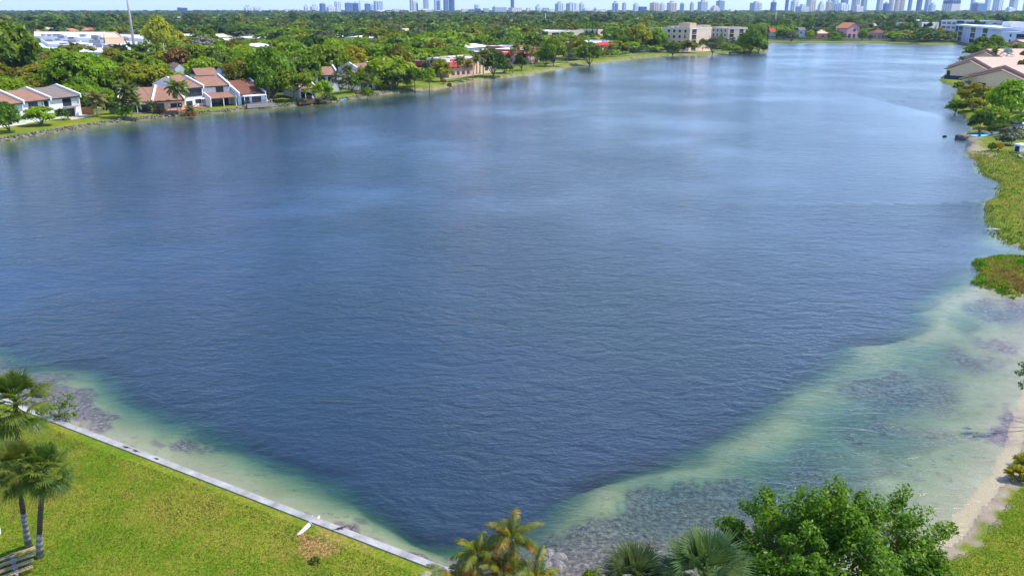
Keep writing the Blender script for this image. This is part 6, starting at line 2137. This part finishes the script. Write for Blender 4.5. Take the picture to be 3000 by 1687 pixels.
fence_line('orange-brown cedar board fence beside the end townhouse', at(235, 334, LAND), at(276, 337, LAND), 1.9, 'wood', 4)


def slab(name, pxs, z0, z1, m, label, cat='terrace', edge=None):
    pts = [at(x, y, z1) for x, y in pxs]
    mb = MB()
    n = len(pts)
    vs = [(p_.x, p_.y, z0) for p_ in pts] + [(p_.x, p_.y, z1) for p_ in pts]
    mb.add(vs, [tuple(range(n - 1, -1, -1)), tuple(range(n, 2 * n))] + [(i, (i + 1) % n, (i + 1) % n + n, i + n) for i in range(n)])
    o_ = mb.build(name, M[m])
    return tag(o_, label, cat)


slab('patio', [(198, 342), (236, 336.5), (276, 338.5), (208, 351)], .5, 1.02, 'paver', 'pink paved terrace beside the cedar fence')
slab('patio', [(462, 327), (552, 319), (566, 322), (474, 330)], .5, 1.12, 'brick', 'red brick paved patio before the low brown-roofed house')
slab('deck', [(378, 329), (452, 323), (460, 327), (384, 333)], .5, 1.12, 'wood_grey', 'grey timber deck with steps before the deep dark porch', 'deck')
slab('patio', [(566, 314), (596, 308), (622, 310), (590, 317)], .5, 1.08, 'brick', 'red brick patio with white furniture before the screened balcony house')
dk = slab('deck', [(722, 304), (782, 299), (806, 302), (724, 309.5)], .4, 1.3, 'wood_grey', 'raised grey deck before the red-brown roofed house', 'deck')


def railing(label, pxs, z, h, m, gap=.35):
    pts = [at(x, y, z) for x, y in pxs]
    t = empty('railing', pts[0])
    o = pts[0]
    mb = MB()
    for a_, b2 in zip(pts[:-1], pts[1:]):
        mb.tube([a_ - o + Vector((0, 0, h)), b2 - o + Vector((0, 0, h))], .05, 5).tube([a_ - o + Vector((0, 0, .15)), b2 - o + Vector((0, 0, .15))], .04, 5)
        n = max(2, int((b2 - a_).length / gap))
        for k in range(n):
            q = a_.lerp(b2, k / n) - o
            mb.tube([q, q + Vector((0, 0, h))], .03, 4)
    mb.build('balusters', M[m], t)
    for q in pts:
        MB().tube([q - o - Vector((0, 0, .5)), q - o + Vector((0, 0, h + .1))], .08, 6).build('post', M[m], t)
    return tag(t, label, 'railing')


railing('grey railing around the raised deck of the red-brown roofed house', [(700, 299), (722, 308), (804, 302), (801, 297)], 1.3, 1.0, 'wood_dark')
dk2 = slab('deck', [(872, 296), (930, 290), (936, 293), (876, 299.5)], .4, 1.2, 'wood_dark', 'dark timber deck under the trees by the white awning', 'deck')
railing('dark railing along the deck under the big trees', [(874, 298), (932, 292)], 1.2, .9, 'wood_dark')
dk3 = slab('deck', [(1040, 268), (1082, 264), (1086, 270), (1044, 274)], .4, 1.3, 'wood_dark', 'dark lakeside deck left of the white posts awning', 'deck')
railing('dark railing of the lakeside deck by the white posts awning', [(1043, 273), (1085, 269), (1081, 264)], 1.3, 1.0, 'wood_dark')


def gazebo(px, w_, label):
    p_ = at(*px, LAND)
    t = empty('canopy_tent', p_, .3)
    for sx in (-1, 1):
        for sy in (-1, 1):
            MB().box(sx * w_ - .05, sx * w_ + .05, sy * w_ - .05, sy * w_ + .05, -.2, 2.25).build('post', M['white_plastic'], t)
    e = w_ + .15
    MB().add([(-e, -e, 2.25), (e, -e, 2.25), (e, e, 2.25), (-e, e, 2.25), (0, 0, 3.0)], [(0, 1, 4), (1, 2, 4), (2, 3, 4), (3, 0, 4), (3, 2, 1, 0)]).build('canopy', M['awning'], t)
    MB().box(-w_ * .1, w_ - .06, -w_ + .0, -w_ + .03, .05, 2.2).build('curtain', M['awning'], t)
    MB().box(w_ - .01, w_ + .02, -w_ + .1, w_ - .1, .05, 2.2).build('curtain', M['awning'], t)
    return tag(t, label, 'tent')


gazebo((607, 312), 1.25, 'white curtained canopy tent beside the long porch with white posts')


def furniture(px, kind, label, z=1.1, rz=0.0, m='white_plastic'):
    p_ = at(*px, z)
    t = empty(kind, p_, rz)
    if kind == 'patio_table':
        MB().tube([(0, 0, .70), (0, 0, .75)], .55, 14).build('top', M[m], t)
        MB().tube([(0, 0, 0), (0, 0, .70)], [.25, .05], 8).build('leg', M[m], t)
    elif kind == 'lamp_post':
        MB().tube([(0, 0, -.2), (0, 0, 1.7)], .05, 6).build('pole', M['frame_dark'], t)
        o_ = MB().tube([(0, 0, 1.7), (0, 0, 1.76), (0, 0, 1.9), (0, 0, 2.04), (0, 0, 2.1)], [.06, .16, .21, .16, .04], 10).build('globe', M['skin_lamp'], t, True)
    else:
        MB().box(-.28, .28, -.28, .28, .38, .44).build('seat', M[m], t)
        MB().box(-.28, .28, .24, .30, .44, .95).build('backrest', M[m], t)
        for sx in (-.24, .24):
            for sy in (-.24, .24):
                MB().box(sx - .03, sx + .03, sy - .03, sy + .03, 0, .38).build('leg', M[m], t)
    tag(t, label, {'patio_table': 'table', 'lamp_post': 'lamp', 'patio_chair': 'chair'}[kind])
    return t


furniture((500, 331), 'lamp_post', 'globe lamp on the red patio left of the tall coconut palm trunk', .95)
furniture((531, 329), 'lamp_post', 'globe lamp on the red patio right of the tall coconut palm trunk', .95)
furniture((572, 312), 'patio_table', 'white round table on the small brick patio by the screened balcony house')
furniture((566, 313), 'patio_chair', 'white chair left of the round table on the small brick patio', rz=1.2)
furniture((580, 313.5), 'patio_chair', 'white chair right of the round table on the small brick patio', rz=-1.8)
furniture((726, 303), 'patio_chair', 'white chair at the left end of the raised grey deck', 1.3, .4)
furniture((740, 300), 'patio_chair', 'white chair in the middle of the raised grey deck', 1.3, 2.4)
furniture((786, 300.5), 'patio_chair', 'white chair at the right end of the raised grey deck', 1.3, 1.4)
furniture((796, 299.5), 'patio_table', 'white table at the right end of the raised grey deck', 1.3)
furniture((918, 291), 'patio_chair', 'white chair on the dark deck under the big trees', 1.2, .8)
furniture((1096, 259), 'patio_chair', 'white chair under the white awning on posts', 1.0, .8)
furniture((1104, 257), 'patio_table', 'white table under the white awning on posts', 1.0)
furniture((470, 325), 'patio_table', 'pale low table in the shade of the low house porch', 1.12)

p = at(1238, 229, LAND)
t = empty('tiki_hut', p, .2)
for sx in (-1.6, 1.6):
    for sy in (-1.4, 1.4):
        MB().tube([(sx, sy, -.2), (sx, sy, 2.2)], .09, 6).build('post', M['wood_dark'], t)
MB().add([(-2.6, -2.3, 2.0), (2.6, -2.3, 2.0), (2.6, 2.3, 2.0), (-2.6, 2.3, 2.0), (-.9, 0, 4.3), (.9, 0, 4.3)], [(0, 1, 5, 4), (1, 2, 5), (2, 3, 4, 5), (3, 0, 4), (3, 2, 1, 0)]).build('roof', M['thatch'], t)
MB().box(-1.5, 1.5, -1.2, -.9, -.1, 1.0).build('counter', M['wood_dark'], t)
tag(t, 'thatched hut on posts beside the slim tree at the water', 'hut')

# paths along the right half of the left bank
def path(name, pxs, wid, m, z=.02):
    pts = np.array([(lambda q: (q.x, q.y))(at(x, y, LAND)) for x, y in pxs])
    pts = resample(pts, 6.0)
    o_ = ribbon(pts, -wid / 2, wid / 2, LAND - .2, LAND + z).build(name, M[m])
    return tag(o_, kind='structure')


path('path', [(1290, 235), (1320, 230), (1380, 222), (1430, 214), (1470, 209)], 1.6, 'concrete')
path('path', [(1560, 196), (1620, 190), (1655, 184), (1700, 178)], 1.6, 'concrete', .024)
path('path', [(1770, 166), (1830, 161), (1880, 157), (1930, 153)], 1.6, 'concrete')
slab('pavement', [(1925, 149), (2090, 146), (2120, 147.5), (2050, 151.5), (1925, 151.5)], .6, LAND + .03, 'paver', None)
del bpy.data.objects['pavement']['category']
bpy.data.objects['pavement']['kind'] = 'structure'


def car(px, rz, m, label, group):
    p_ = at(*px, LAND)
    t = empty('parked_car', (p_.x, p_.y, LAND + .02), rz)
    prof = [(-2.2, .35), (-2.25, .8), (-1.9, .98), (-1.2, 1.02), (.75, .98), (1.9, .88), (2.2, .7), (2.22, .35)]
    MB().prism_y(prof, -.87, .87).build('body', M[m], t)
    MB().prism_y([(-1.75, .995), (-1.2, 1.45), (.25, 1.47), (1.05, .97)], -.76, .76).build('cabin', M['glass'], t)
    MB().prism_y([(-1.22, 1.452), (-1.1, 1.51), (.15, 1.53), (.27, 1.472)], -.74, .74).build('roof', M[m], t)
    for x in (-1.35, 1.35):
        for s in (-1, 1):
            w_ = MB().tube([(x, s * .70, .33), (x, s * .89, .33)], .33, 12).build('wheel', M['rubber'], t)
            MB().tube([(x, s * .885, .33), (x, s * .90, .33)], .19, 10).build('rim', M['metal'], w_)
    for s in (-1, 1):
        MB().box(2.19, 2.235, s * .6 - .16, s * .6 + .16, .62, .74).build('headlight', M['white_plastic'], t)
    return tag(t, label, 'car', group)


GC = 'cars parked by the lake'
car((1888, 151), .25, 'car_white', 'white car parked left of the beige blocks, the larger white shape', GC)
car((1880, 153), .2, 'car_silver', 'silver car parked just left of the white one by the beige blocks', GC)
car((1871, 154.5), .2, 'car_dark', 'dark car in the shade left of the silver one by the beige blocks', GC)
car((2105, 147), .1, 'car_dark', 'dark car half hidden behind the feathery tree at the beige blocks', GC)
for i, (x, c_, lab) in enumerate([(2636, 'car_white', 'white car first from the left on the far car park'), (2650, 'car_dark', 'dark car second from the left on the far car park'), (2664, 'car_white', 'white car behind the left young palm on the far car park'),
                                  (2677, 'car_silver', 'silver car just left of the left young palm on the far car park'), (2698, 'car_white', 'white car between the left and middle young palms'), (2711, 'car_dark', 'dark car beside the middle young palm on the far car park'),
                                  (2738, 'car_white', 'white car between the middle and right young palms'), (2750, 'car_silver', 'silver car behind the right young palm on the far car park'), (2768, 'car_dark', 'dark car right of the right young palm'), (2778, 'car_white', 'white car last at the right end of the far car park')]):
    car((x, 116.6), R(70) + .1 * (i % 2), c_, lab, GC)
slab('car_park', [(2625, 117), (2795, 117), (2795, 110), (2625, 110)], .5, LAND + .012, 'asphalt', None)
del bpy.data.objects['car_park']['category']
bpy.data.objects['car_park']['kind'] = 'structure'

# kayaks, paddle boards, water things
def hull(px, L_, wid, hgt, rz, m, label, name='kayak', z=.4, tilt=0.0, open_=True):
    p_ = at(*px, z)
    t = empty(name, p_, rz)
    V, Q, n, k = [], [], 13, 8
    for i in range(n):
        s = -1 + 2 * i / (n - 1)
        w_ = wid / 2 * (1 - abs(s) ** 2.6) + .012
        sh = hgt * (.28 * s * s)
        for j in range(k):
            a_ = math.pi * j / (k - 1)
            V.append((s * L_ / 2, -w_ * math.cos(a_), hgt * (1 - math.sin(a_) * (1 - .25 * abs(s))) + sh))
        V.append((s * L_ / 2, 0, hgt * 1.12 + sh))
    kk = k + 1
    for i in range(n - 1):
        for j in range(kk):
            Q.append((i * kk + j, i * kk + (j + 1) % kk, (i + 1) * kk + (j + 1) % kk, (i + 1) * kk + j))
    link_mesh('hull', np_mesh('hull', np.array(V), np.array(Q), M[m], True), t)
    if open_:
        MB().tube([(-.45, 0, hgt * 1.08), (0, 0, hgt * 1.14), (.5, 0, hgt * 1.08)], [.05, wid * .30, .05], 12, sx=1).build('cockpit', M['rubber'], t, True)
    t.rotation_euler = (tilt, 0, rz)
    return tag(t, label, 'kayak' if name == 'kayak' else 'board')


hull((2866, 402), 4.6, .85, .42, .05, 'cyan', 'turquoise kayak lying nearest the marsh on the right shore', z=.35, tilt=.5)
hull((2903, 395), 4.2, .8, .35, .12, 'blue', 'deep blue kayak lying behind and right of the turquoise one', z=.7, tilt=.3)
hull((2866, 392), 4.6, .7, .25, .14, 'navy', 'dark paddle board lying behind the turquoise kayak', 'paddle_board', z=.9, tilt=.9, open_=False)
hull((1001, 295), 3.4, .85, .35, .72, 'cyan', 'pale blue kayak floating against the rock wall', z=-.08)
p = at(2823, 407, 0)
rocks('boulder', np.array([(p.x + dx, p.y + dy) for dx, dy in ((-.6, 0), (0, .2), (.7, .1), (1.3, .3))]), [(0, .3, 1.3), (.4, .15, 1.2)], .7, 9, 'dark boulders at the tip of the spit beside the kayaks', 'rock')
p = at(2767, 401, 0)
o = MB().tube([(-.55, 0, -.02), (-.2, 0, .14), (.25, 0, .16), (.6, 0, .0)], [.05, .2, .2, .05], 9).build('buoy', M['rubber'], None, True)
o.location = p
tag(o, 'small dark float alone on the water left of the kayaks', 'buoy')
p = at(2988, 446, .5)
t = empty('storage_box', p, .35)
MB().box(-1.0, 1.0, -.75, .75, 0, 1.5).build('body', M['white_plastic'], t)
MB().prism_x([(-.85, 1.5), (.85, 1.5), (.8, 1.68), (-.8, 1.68)], -1.08, 1.08).build('lid', M['cap'], t)
MB().box(-1.02, -.995, -.5, .5, .15, 1.3).build('door', M['frame_dark'], t)
MB().box(-.55, .55, -.78, -.752, .2, 1.35).build('panel', M['stucco_blue_and_shade'], t)
tag(t, 'white storage box with a dark opening at the right edge above the marsh', 'storage box')
a, b_ = at(2985, 455, .75), at(3000, 470, .62)
t = empty('plank', a, math.atan2((b_ - a).y, (b_ - a).x))
MB().box(0, 3.0, -.22, .22, 0, .12).build('board', M['wood_grey'], t)
MB().box(.3, .45, -.25, .25, -.2, 0).build('support', M['wood_dark'], t)
tag(t, 'grey plank lying at the right edge between marsh and lawn', 'plank')
a = at(2903, 673, .25)
t = empty('driftwood', a, .1)
MB().tube([(-1.0, .1, .1), (-.2, 0, .12), (.6, -.1, .1), (1.2, -.1, .05)], [.03, .07, .08, .05], 7).tube([(0, 0, .12), (.2, -.35, .18), (.35, -.6, .14)], [.06, .04, .015], 6).build('branch', M['pole'], t, True)
tag(t, 'bleached white branch lying at the marsh edge', 'driftwood')

# navy dock wall and boat shelter before the peach terrace
a, b_ = at(2766, 236, .3), at(2826, 240, .3)
m, W_ = frame(a, b_)
t = empty('dock', (0, 0, 0), mat=m)
MB().box(0, W_, -.1, 4.2, -1.4, .15).build('platform', M['wood_dark'], t)
mb = MB()
for i in range(int(W_ / .22)):
    mb.box(i * .22, i * .22 + .2, -.14 - .01 * (i % 2), -.1, -1.3, 1.5)
mb.build('screen', M['navy'], t)
for i in range(5):
    MB().tube([(i * W_ / 4, -.25, -2), (i * W_ / 4, -.25, 1.7)], .11, 7).build('pile', M['navy'], t)
tag(t, 'dark navy boarded dock standing in the water before the peach terrace', 'dock')
a, b_ = at(2790, 218, .3), at(2815, 219, .3)
m, W_ = frame(a, b_)
t = empty('boat_shelter', (0, 0, 0), mat=m)
for x in (.1, W_ - .1):
    for y in (.2, 2.6):
        MB().box(x - .08, x + .08, y - .08, y + .08, -.6, 3.4).build('post', M['navy'], t)
MB().box(-.4, W_ + .4, -.2, 3, 3.4, 3.75).build('roof', M['cap'], t)
MB().box(0, W_, 2.6, 2.7, .1, 3.2).build('screen', M['wood_dark'], t)
MB().box(0, W_, .2, 2.5, .5, 1.2).build('counter', M['brick'], t)
tag(t, 'flat white-roofed dark shelter on the dock beside the peach house', 'shelter')
p = at(2965, 372, LAND)
car((2978, 376), .5, 'car_dark', 'dark car in the shade of the big bright tree by the kayaks', GC)
slab('road', [(2960, 372), (3080, 388), (3080, 370), (2975, 352)], .5, LAND + .012, 'roof_grey_flat', None)
del bpy.data.objects['road']['category']
bpy.data.objects['road']['kind'] = 'structure'

# ------------------------------------------------------------------ masts and poles
def pole(px, top, r0, m, label, name='utility_pole', arms=0, cat='utility pole', z=LAND):
    g = at(*px, z)
    tp = atd(top[0], top[1], g.y)
    t = empty(name, g)
    d_ = tp - g
    MB().tube([(0, 0, -.3), d_ * .5, d_], [r0, r0 * .75, r0 * .5], 8).build('shaft', M[m], t, True)
    for k in range(arms):
        zz = d_ * (1 - .045 * (k + .6))
        MB().box(-1.5, 1.5, -.09, .09, -.09, .09).build('crossarm', M['wood_grey'], t).location = zz
        for s in (-1.3, -.45, .45, 1.3):
            MB().tube([(s, 0, .09), (s, 0, .4)], .07, 5).build('insulator', M['ac'], t).location = zz
    return tag(t, label, cat)


pole((399, 180), (371, -14), .95, 'mast', 'very tall leaning steel mast rising above the horizon at the left', 'transmission_mast', 0, 'mast')
for (px, tp, r0, m_, lab, ar) in [((346, 196), (335, 138), .34, 'pole', 'pale concrete pole before the grey slab of the shopping centre, with thin arms', 1),
                                  ((487, 190), (478, 128), .34, 'pole', 'pale concrete pole beside the rust-brown tree', 1),
                                  ((739, 158), (736, 128), .34, 'pole', 'white pole in front of the long white roof with wires', 1),
                                  ((1226, 140), (1225, 106), .34, 'pole', 'white pole poking out of the canopy above the wide bright tree', 1),
                                  ((1308, 128), (1306, 96), .34, 'pole', 'white pole above the slender lone palm', 1),
                                  ((1409, 120), (1408, 88), .34, 'pole', 'white pole above the tan pilaster flats', 1),
                                  ((1598, 74), (1598, 40), .7, 'pole', 'slim white mast in the far woodland above the mansards', 0),
                                  ((697, 92), (697, 62), .5, 'pole', 'pale pole in the canopy right of the leafless tree', 0),
                                  ((2447, 112), (2452, 76), .3, 'pole', 'pale leaning pole between the orange and pink houses', 1), ((2514, 100), (2518, 73), .3, 'pole', 'pale pole behind the pink gabled house', 1),
                                  ((2272, 78), (2274, 36), .6, 'pole', 'slim pale mast above the far shore red roof', 0), ((2778, 84), (2780, 50), .45, 'pole', 'slim lamp mast behind the navy-bay office', 0),
                                  ((92, 120), (88, 100), .3, 'pole', 'thin pole at the left end of the shopping centre', 0)]:
    pole(px, tp, r0, m_, lab, arms=ar)

# ------------------------------------------------------------------ skyline
def tower_mat(name, wall, win, sx, sz, duty=.5):
    """facade of window bays: vertical bays by horizontal storeys"""
    t = NT(name)
    v = t.obj()
    sep = t.n('ShaderNodeSeparateXYZ')
    t.l(v, sep.inputs[0])
    xx = t.math('ADD', sep.outputs[0], sep.outputs[1])
    fx = t.math('LESS_THAN', t.math('FRACT', t.math('DIVIDE', xx, sx)), duty)
    fz = t.math('LESS_THAN', t.math('FRACT', t.math('DIVIDE', sep.outputs[2], sz)), .66)
    geo = t.n('ShaderNodeNewGeometry')
    s2 = t.n('ShaderNodeSeparateXYZ')
    t.l(geo.outputs['Normal'], s2.inputs[0])
    side_ = t.math('LESS_THAN', t.math('ABSOLUTE', s2.outputs[2]), .5)
    n = t.noise(v, .05, 2.0)
    f = t.math('MULTIPLY', t.math('MULTIPLY', fx, fz), t.math('MULTIPLY', side_, t.math('MULTIPLY_ADD', n, .5, .6)), clamp=True)
    p_ = t.n('ShaderNodeBsdfPrincipled', i_Roughness=.5)
    t.l(t.mix(f, wall, win), p_.inputs['Base Color'])
    t.l(p_.outputs[0], t.out.inputs[0])
    return t.m


TW = {'white': tower_mat('white_tower', (.74, .74, .74), (.16, .19, .25), 13, 9.5, .42), 'cream': tower_mat('cream_tower', (.72, .64, .54), (.25, .23, .24), 12, 9.5, .4),
      'pink': tower_mat('pink_tower', (.68, .50, .45), (.26, .22, .24), 13, 9, .42), 'grey': tower_mat('grey_tower', (.44, .47, .52), (.14, .17, .23), 12, 9, .5),
      'blue': tower_mat('blue_glass_tower', (.10, .17, .33), (.05, .09, .20), 16, 8, .6), 'deep': tower_mat('deep_blue_tower', (.035, .075, .24), (.02, .045, .15), 18, 9, .6),
      'pale': tower_mat('pale_blue_tower', (.50, .56, .64), (.20, .26, .35), 14, 9, .5), 'teal': tower_mat('teal_glass_tower', (.22, .33, .38), (.10, .17, .22), 12, 9, .5)}
TNAME = {'white': 'white tower', 'cream': 'cream tower', 'pink': 'pink tower', 'grey': 'grey tower', 'blue': 'blue glass tower', 'deep': 'deep blue tower', 'pale': 'pale blue tower', 'teal': 'teal glass tower'}
SKY = """520 547 23 deep n;565 592 30 deep l;715 738 22.5 white s;743 765 22.5 white s;789 819 29 white l;833 852 28 white l;859 877 27 white l;891 904 20 white s;909 933 20 white s;936 955 11.7 blue r;957 981 21 white s;981 999 5 white w;1011 1034 10 blue b;1035 1050 10.5 deep b;1052 1057 7.6 pale b;1069 1086 12 blue b;1088 1096 16 pale b;1096 1122 4 pale w;1098 1147 34 white l;1147 1180 27 cream l;1190 1222 32 white l;1201 1212 -8 grey b;1212 1220 9 cream b;1220 1225 10.7 deep b;1241 1256 -10 grey b;1231 1270 30 pink l;1272 1291 0 white f;1299.5 1314 -12 blue b;1314 1333 -14 deep r;1350 1373 27 cream l;1373 1391 28 blue l;1391 1408 26 deep l;1390 1403 14.5 pale w;1415 1433 25 grey l;1440 1486 22 grey l;1496 1506 -12 deep b;1489 1530 23.5 cream n;1540 1557 24 cream l;1568 1585 20 white s;1588 1610 24 grey l;1605 1627 28 white l;1626 1652 11.5 grey s;1658 1691 11 grey s;1696 1712 11 white s;1673 1698 30 cream l;1704 1731 27 white s;1735 1781 27 white l;1793 1811 10 grey f;1822 1834 10 grey b;1854 1871 13.5 white s;1868 1897 20.5 deep l;1903 1931 9.5 pink s;1931 1948 13 white s;1953 1983 9 pink s;1991 2004 11 grey f;2020 2032 10.5 grey b;2043 2073 6 grey b;2056 2073 13 deep v;2080 2110 17 cream t;2094 2126 4 teal r;2129 2168 31 cream l;2196 2233 9.5 grey h;2256 2274 7.5 deep b;2298 2309 -9 deep b;2314 2339 3 white s;2331 2372 20 grey h;2360 2391 1 cream s;2394 2414 5 cream t;2417 2437 5 cream s;2431 2456 -6 pale b;2441 2494 13 white s;2460 2484 -4 blue b;2492 2519 -8 pale s;2519 2539 -10 teal b;2496 2534 19 cream l;2565 2585 -8 grey b;2585 2605 11 deep b;2601 2616 -5 pink s;2617 2632 -10 pink s;2632 2649 -4 cream s;2657 2670 -10 blue b;2682 2700 -15 deep b;2706 2727 -6 grey b;2716 2745 15 pale r;2760 2819 12 cream d;2838 2901 11 blue l;2839 2854 -6 pale b;2881 2901 -6 pale b;2905 2941 -12 white s;2953 2982 -12 grey b;2940 2982 25 white l;2994 3012 -10 pale b"""
SHAPE = {'n': 'notched-top', 'l': 'low wide', 's': 'ribbed slab', 'r': 'round-cornered', 'w': 'twin-finned', 'b': 'plain-sided', 'f': 'dark-panelled', 'v': 'flared', 't': 'stepped', 'h': 'banded', 'd': 'dark-roofed'}


def sky_mark(px):
    for lim, s in ((700, 'above the yellow-green grove'), (880, 'above the leafless tree'), (1000, 'above the half-hidden houses'), (1180, 'above the very wide bright tree'),
                   (1345, 'above the red mansard'), (1520, 'above the tan flats'), (1720, 'above the pink flats and golden tree'), (1900, 'above the dark cypresses'),
                   (2140, 'above the beige apartment blocks'), (2290, 'above the tip of the point'), (2470, 'above the orange house'), (2560, 'above the pink gabled house'), (2660, 'above the dark brown roof'), (2760, 'above the white office')):
        if px < lim:
            return s
    return 'above the peach roofs'


r_ = np.random.default_rng(77)
for k, row in enumerate(SKY.split(';')):
    x0, x1, ty, c_, sh = row.split()
    x0, x1, ty = float(x0), float(x1), float(ty)
    Y = {'l': 4300, 'n': 4400, 'h': 4300, 'd': 4250}.get(sh, 4700) + 40 * (k % 9)
    if ty < 3:
        Y += 700
    a_, b_ = atd(x0, 38, Y), atd(x1, 38, Y)
    W_ = (b_.x - a_.x) / 1.07
    H_ = atd((x0 + x1) / 2, ty, Y).z
    D_ = W_ * (.5 if sh != 'l' else .3)
    yaw = R(38)
    t = empty('tower', ((a_.x + b_.x) / 2 + math.sin(yaw) * D_ / 2, Y, 0), yaw)
    mt = TW[c_]
    w = W_ / 2
    mb = MB()
    if sh == 'r':
        pf = [(w * math.cos(q) * (1.0), D_ / 2 + D_ / 2 * math.sin(q)) for q in np.linspace(0, 2 * math.pi, 17)[:-1]]
        pf = [(max(-w, min(w, x * 1.18)), max(0, min(D_, D_ / 2 + (y - D_ / 2) * 1.18))) for x, y in pf]
        mb.prism_z(pf, 0, H_)
    elif sh == 'v':
        mb.add([(-w * .7, 0, 0), (w * .7, 0, 0), (w * .7, D_, 0), (-w * .7, D_, 0), (-w, 0, H_), (w, 0, H_ * .96), (w, D_, H_ * .96), (-w, D_, H_)], [(3, 2, 1, 0), (4, 5, 6, 7), (0, 1, 5, 4), (1, 2, 6, 5), (2, 3, 7, 6), (3, 0, 4, 7)])
    elif sh == 't':
        mb.box(-w, w, 0, D_, 0, H_ * .72).box(-w * .7, w * .7, 2, D_ - 2, H_ * .72, H_ * .88).box(-w * .35, w * .35, 4, D_ - 4, H_ * .88, H_)
    elif sh == 'n':
        mb.box(-w, w, 0, D_, 0, H_ * .8).box(-w, -w * .25, 0, D_, H_ * .8, H_).box(w * .1, w, 0, D_, H_ * .8, H_ * .97)
    elif sh == 'w':
        mb.box(-w * .45, w * .45, 0, D_, 0, H_ * .95).box(-w, -w * .45, 2, D_, 0, H_).box(w * .45, w, 2, D_, 0, H_ * .98)
    else:
        mb.box(-w, w, 0, D_, 0, H_)
    mb.build('body', mt, t)
    if sh in 'bsrfh':
        MB().box(-w * .5, w * .35, D_ * .2, D_ * .7, H_, H_ + 5 + 3 * (k % 3)).build('roof_plant', M['roof_grey_flat'], t)
    if sh == 's':
        mb = MB()
        n = max(3, int(W_ / 22))
        for i in range(n):
            xx = -w + (i + .5) * W_ / n
            mb.box(xx - W_ / n * .2, xx + W_ / n * .2, -2.5, -.01, 3, H_ - 3)
        mb.build('balcony_stack', M['cap'] if c_ in ('white', 'grey') else M['beige_pale'], t)
    if sh == 'h':
        mb = MB()
        for i in range(6):
            z_ = H_ * (i + .6) / 6.6
            mb.box(w * .1 if x0 < 2300 else -w, w + 1, -2, -.01, z_, z_ + H_ * .07)
        mb.build('floor_band', M['cap'], t)
    if sh == 'f':
        MB().box(-w * .6, w * .6, -1.5, -.01, H_ * .25, H_ * .93).build('glass_panel', TW['blue'], t)
    if sh == 'd':
        for i in range(4):
            xx = -w + W_ * (i + .15) / 4
            MB().box(xx, xx + W_ * .18, 0, D_, H_ + .01, H_ + 18).build('roof_plant', TW['deep'], t)
    if sh == 'l' and W_ > 60:
        MB().box(-w * .9, w * .2, 4, D_ - 4, H_, H_ + 6).build('roof_plant', M['roof_white'], t)
    tag(t, None, 'tower')
    hh = 'tall ' if ty < 2 else ''
    NAMED.append((t, hh + SHAPE[sh] + ' ' + TNAME[c_], 'on the skyline ' + sky_mark((x0 + x1) / 2), (x0 + x1) / 2))
# ------------------------------------------------------------------ labels for repeats: look + landmark, place in the row only where needed
buckets = {}
for (o, desc, lm, px) in NAMED:
    buckets.setdefault((desc, lm), []).append((px, o))
for (desc, lm), lst in buckets.items():
    if len((desc + ' ' + lm).split()) > 13:
        lm = lm.replace('on the skyline ', '')
    lst.sort(key=lambda q: q[0])
    for i, (px, o) in enumerate(lst):
        o['group'] = (desc + 's ' + lm)[:90]
        if len(lst) == 1:
            o['label'] = f'{desc} {lm}'
        elif i == 0:
            o['label'] = f'{desc} {lm}, leftmost'
        elif i == len(lst) - 1:
            o['label'] = f'{desc} {lm}, rightmost'
        else:
            o['label'] = f'{desc} {lm}, {ORD[i]} from left'
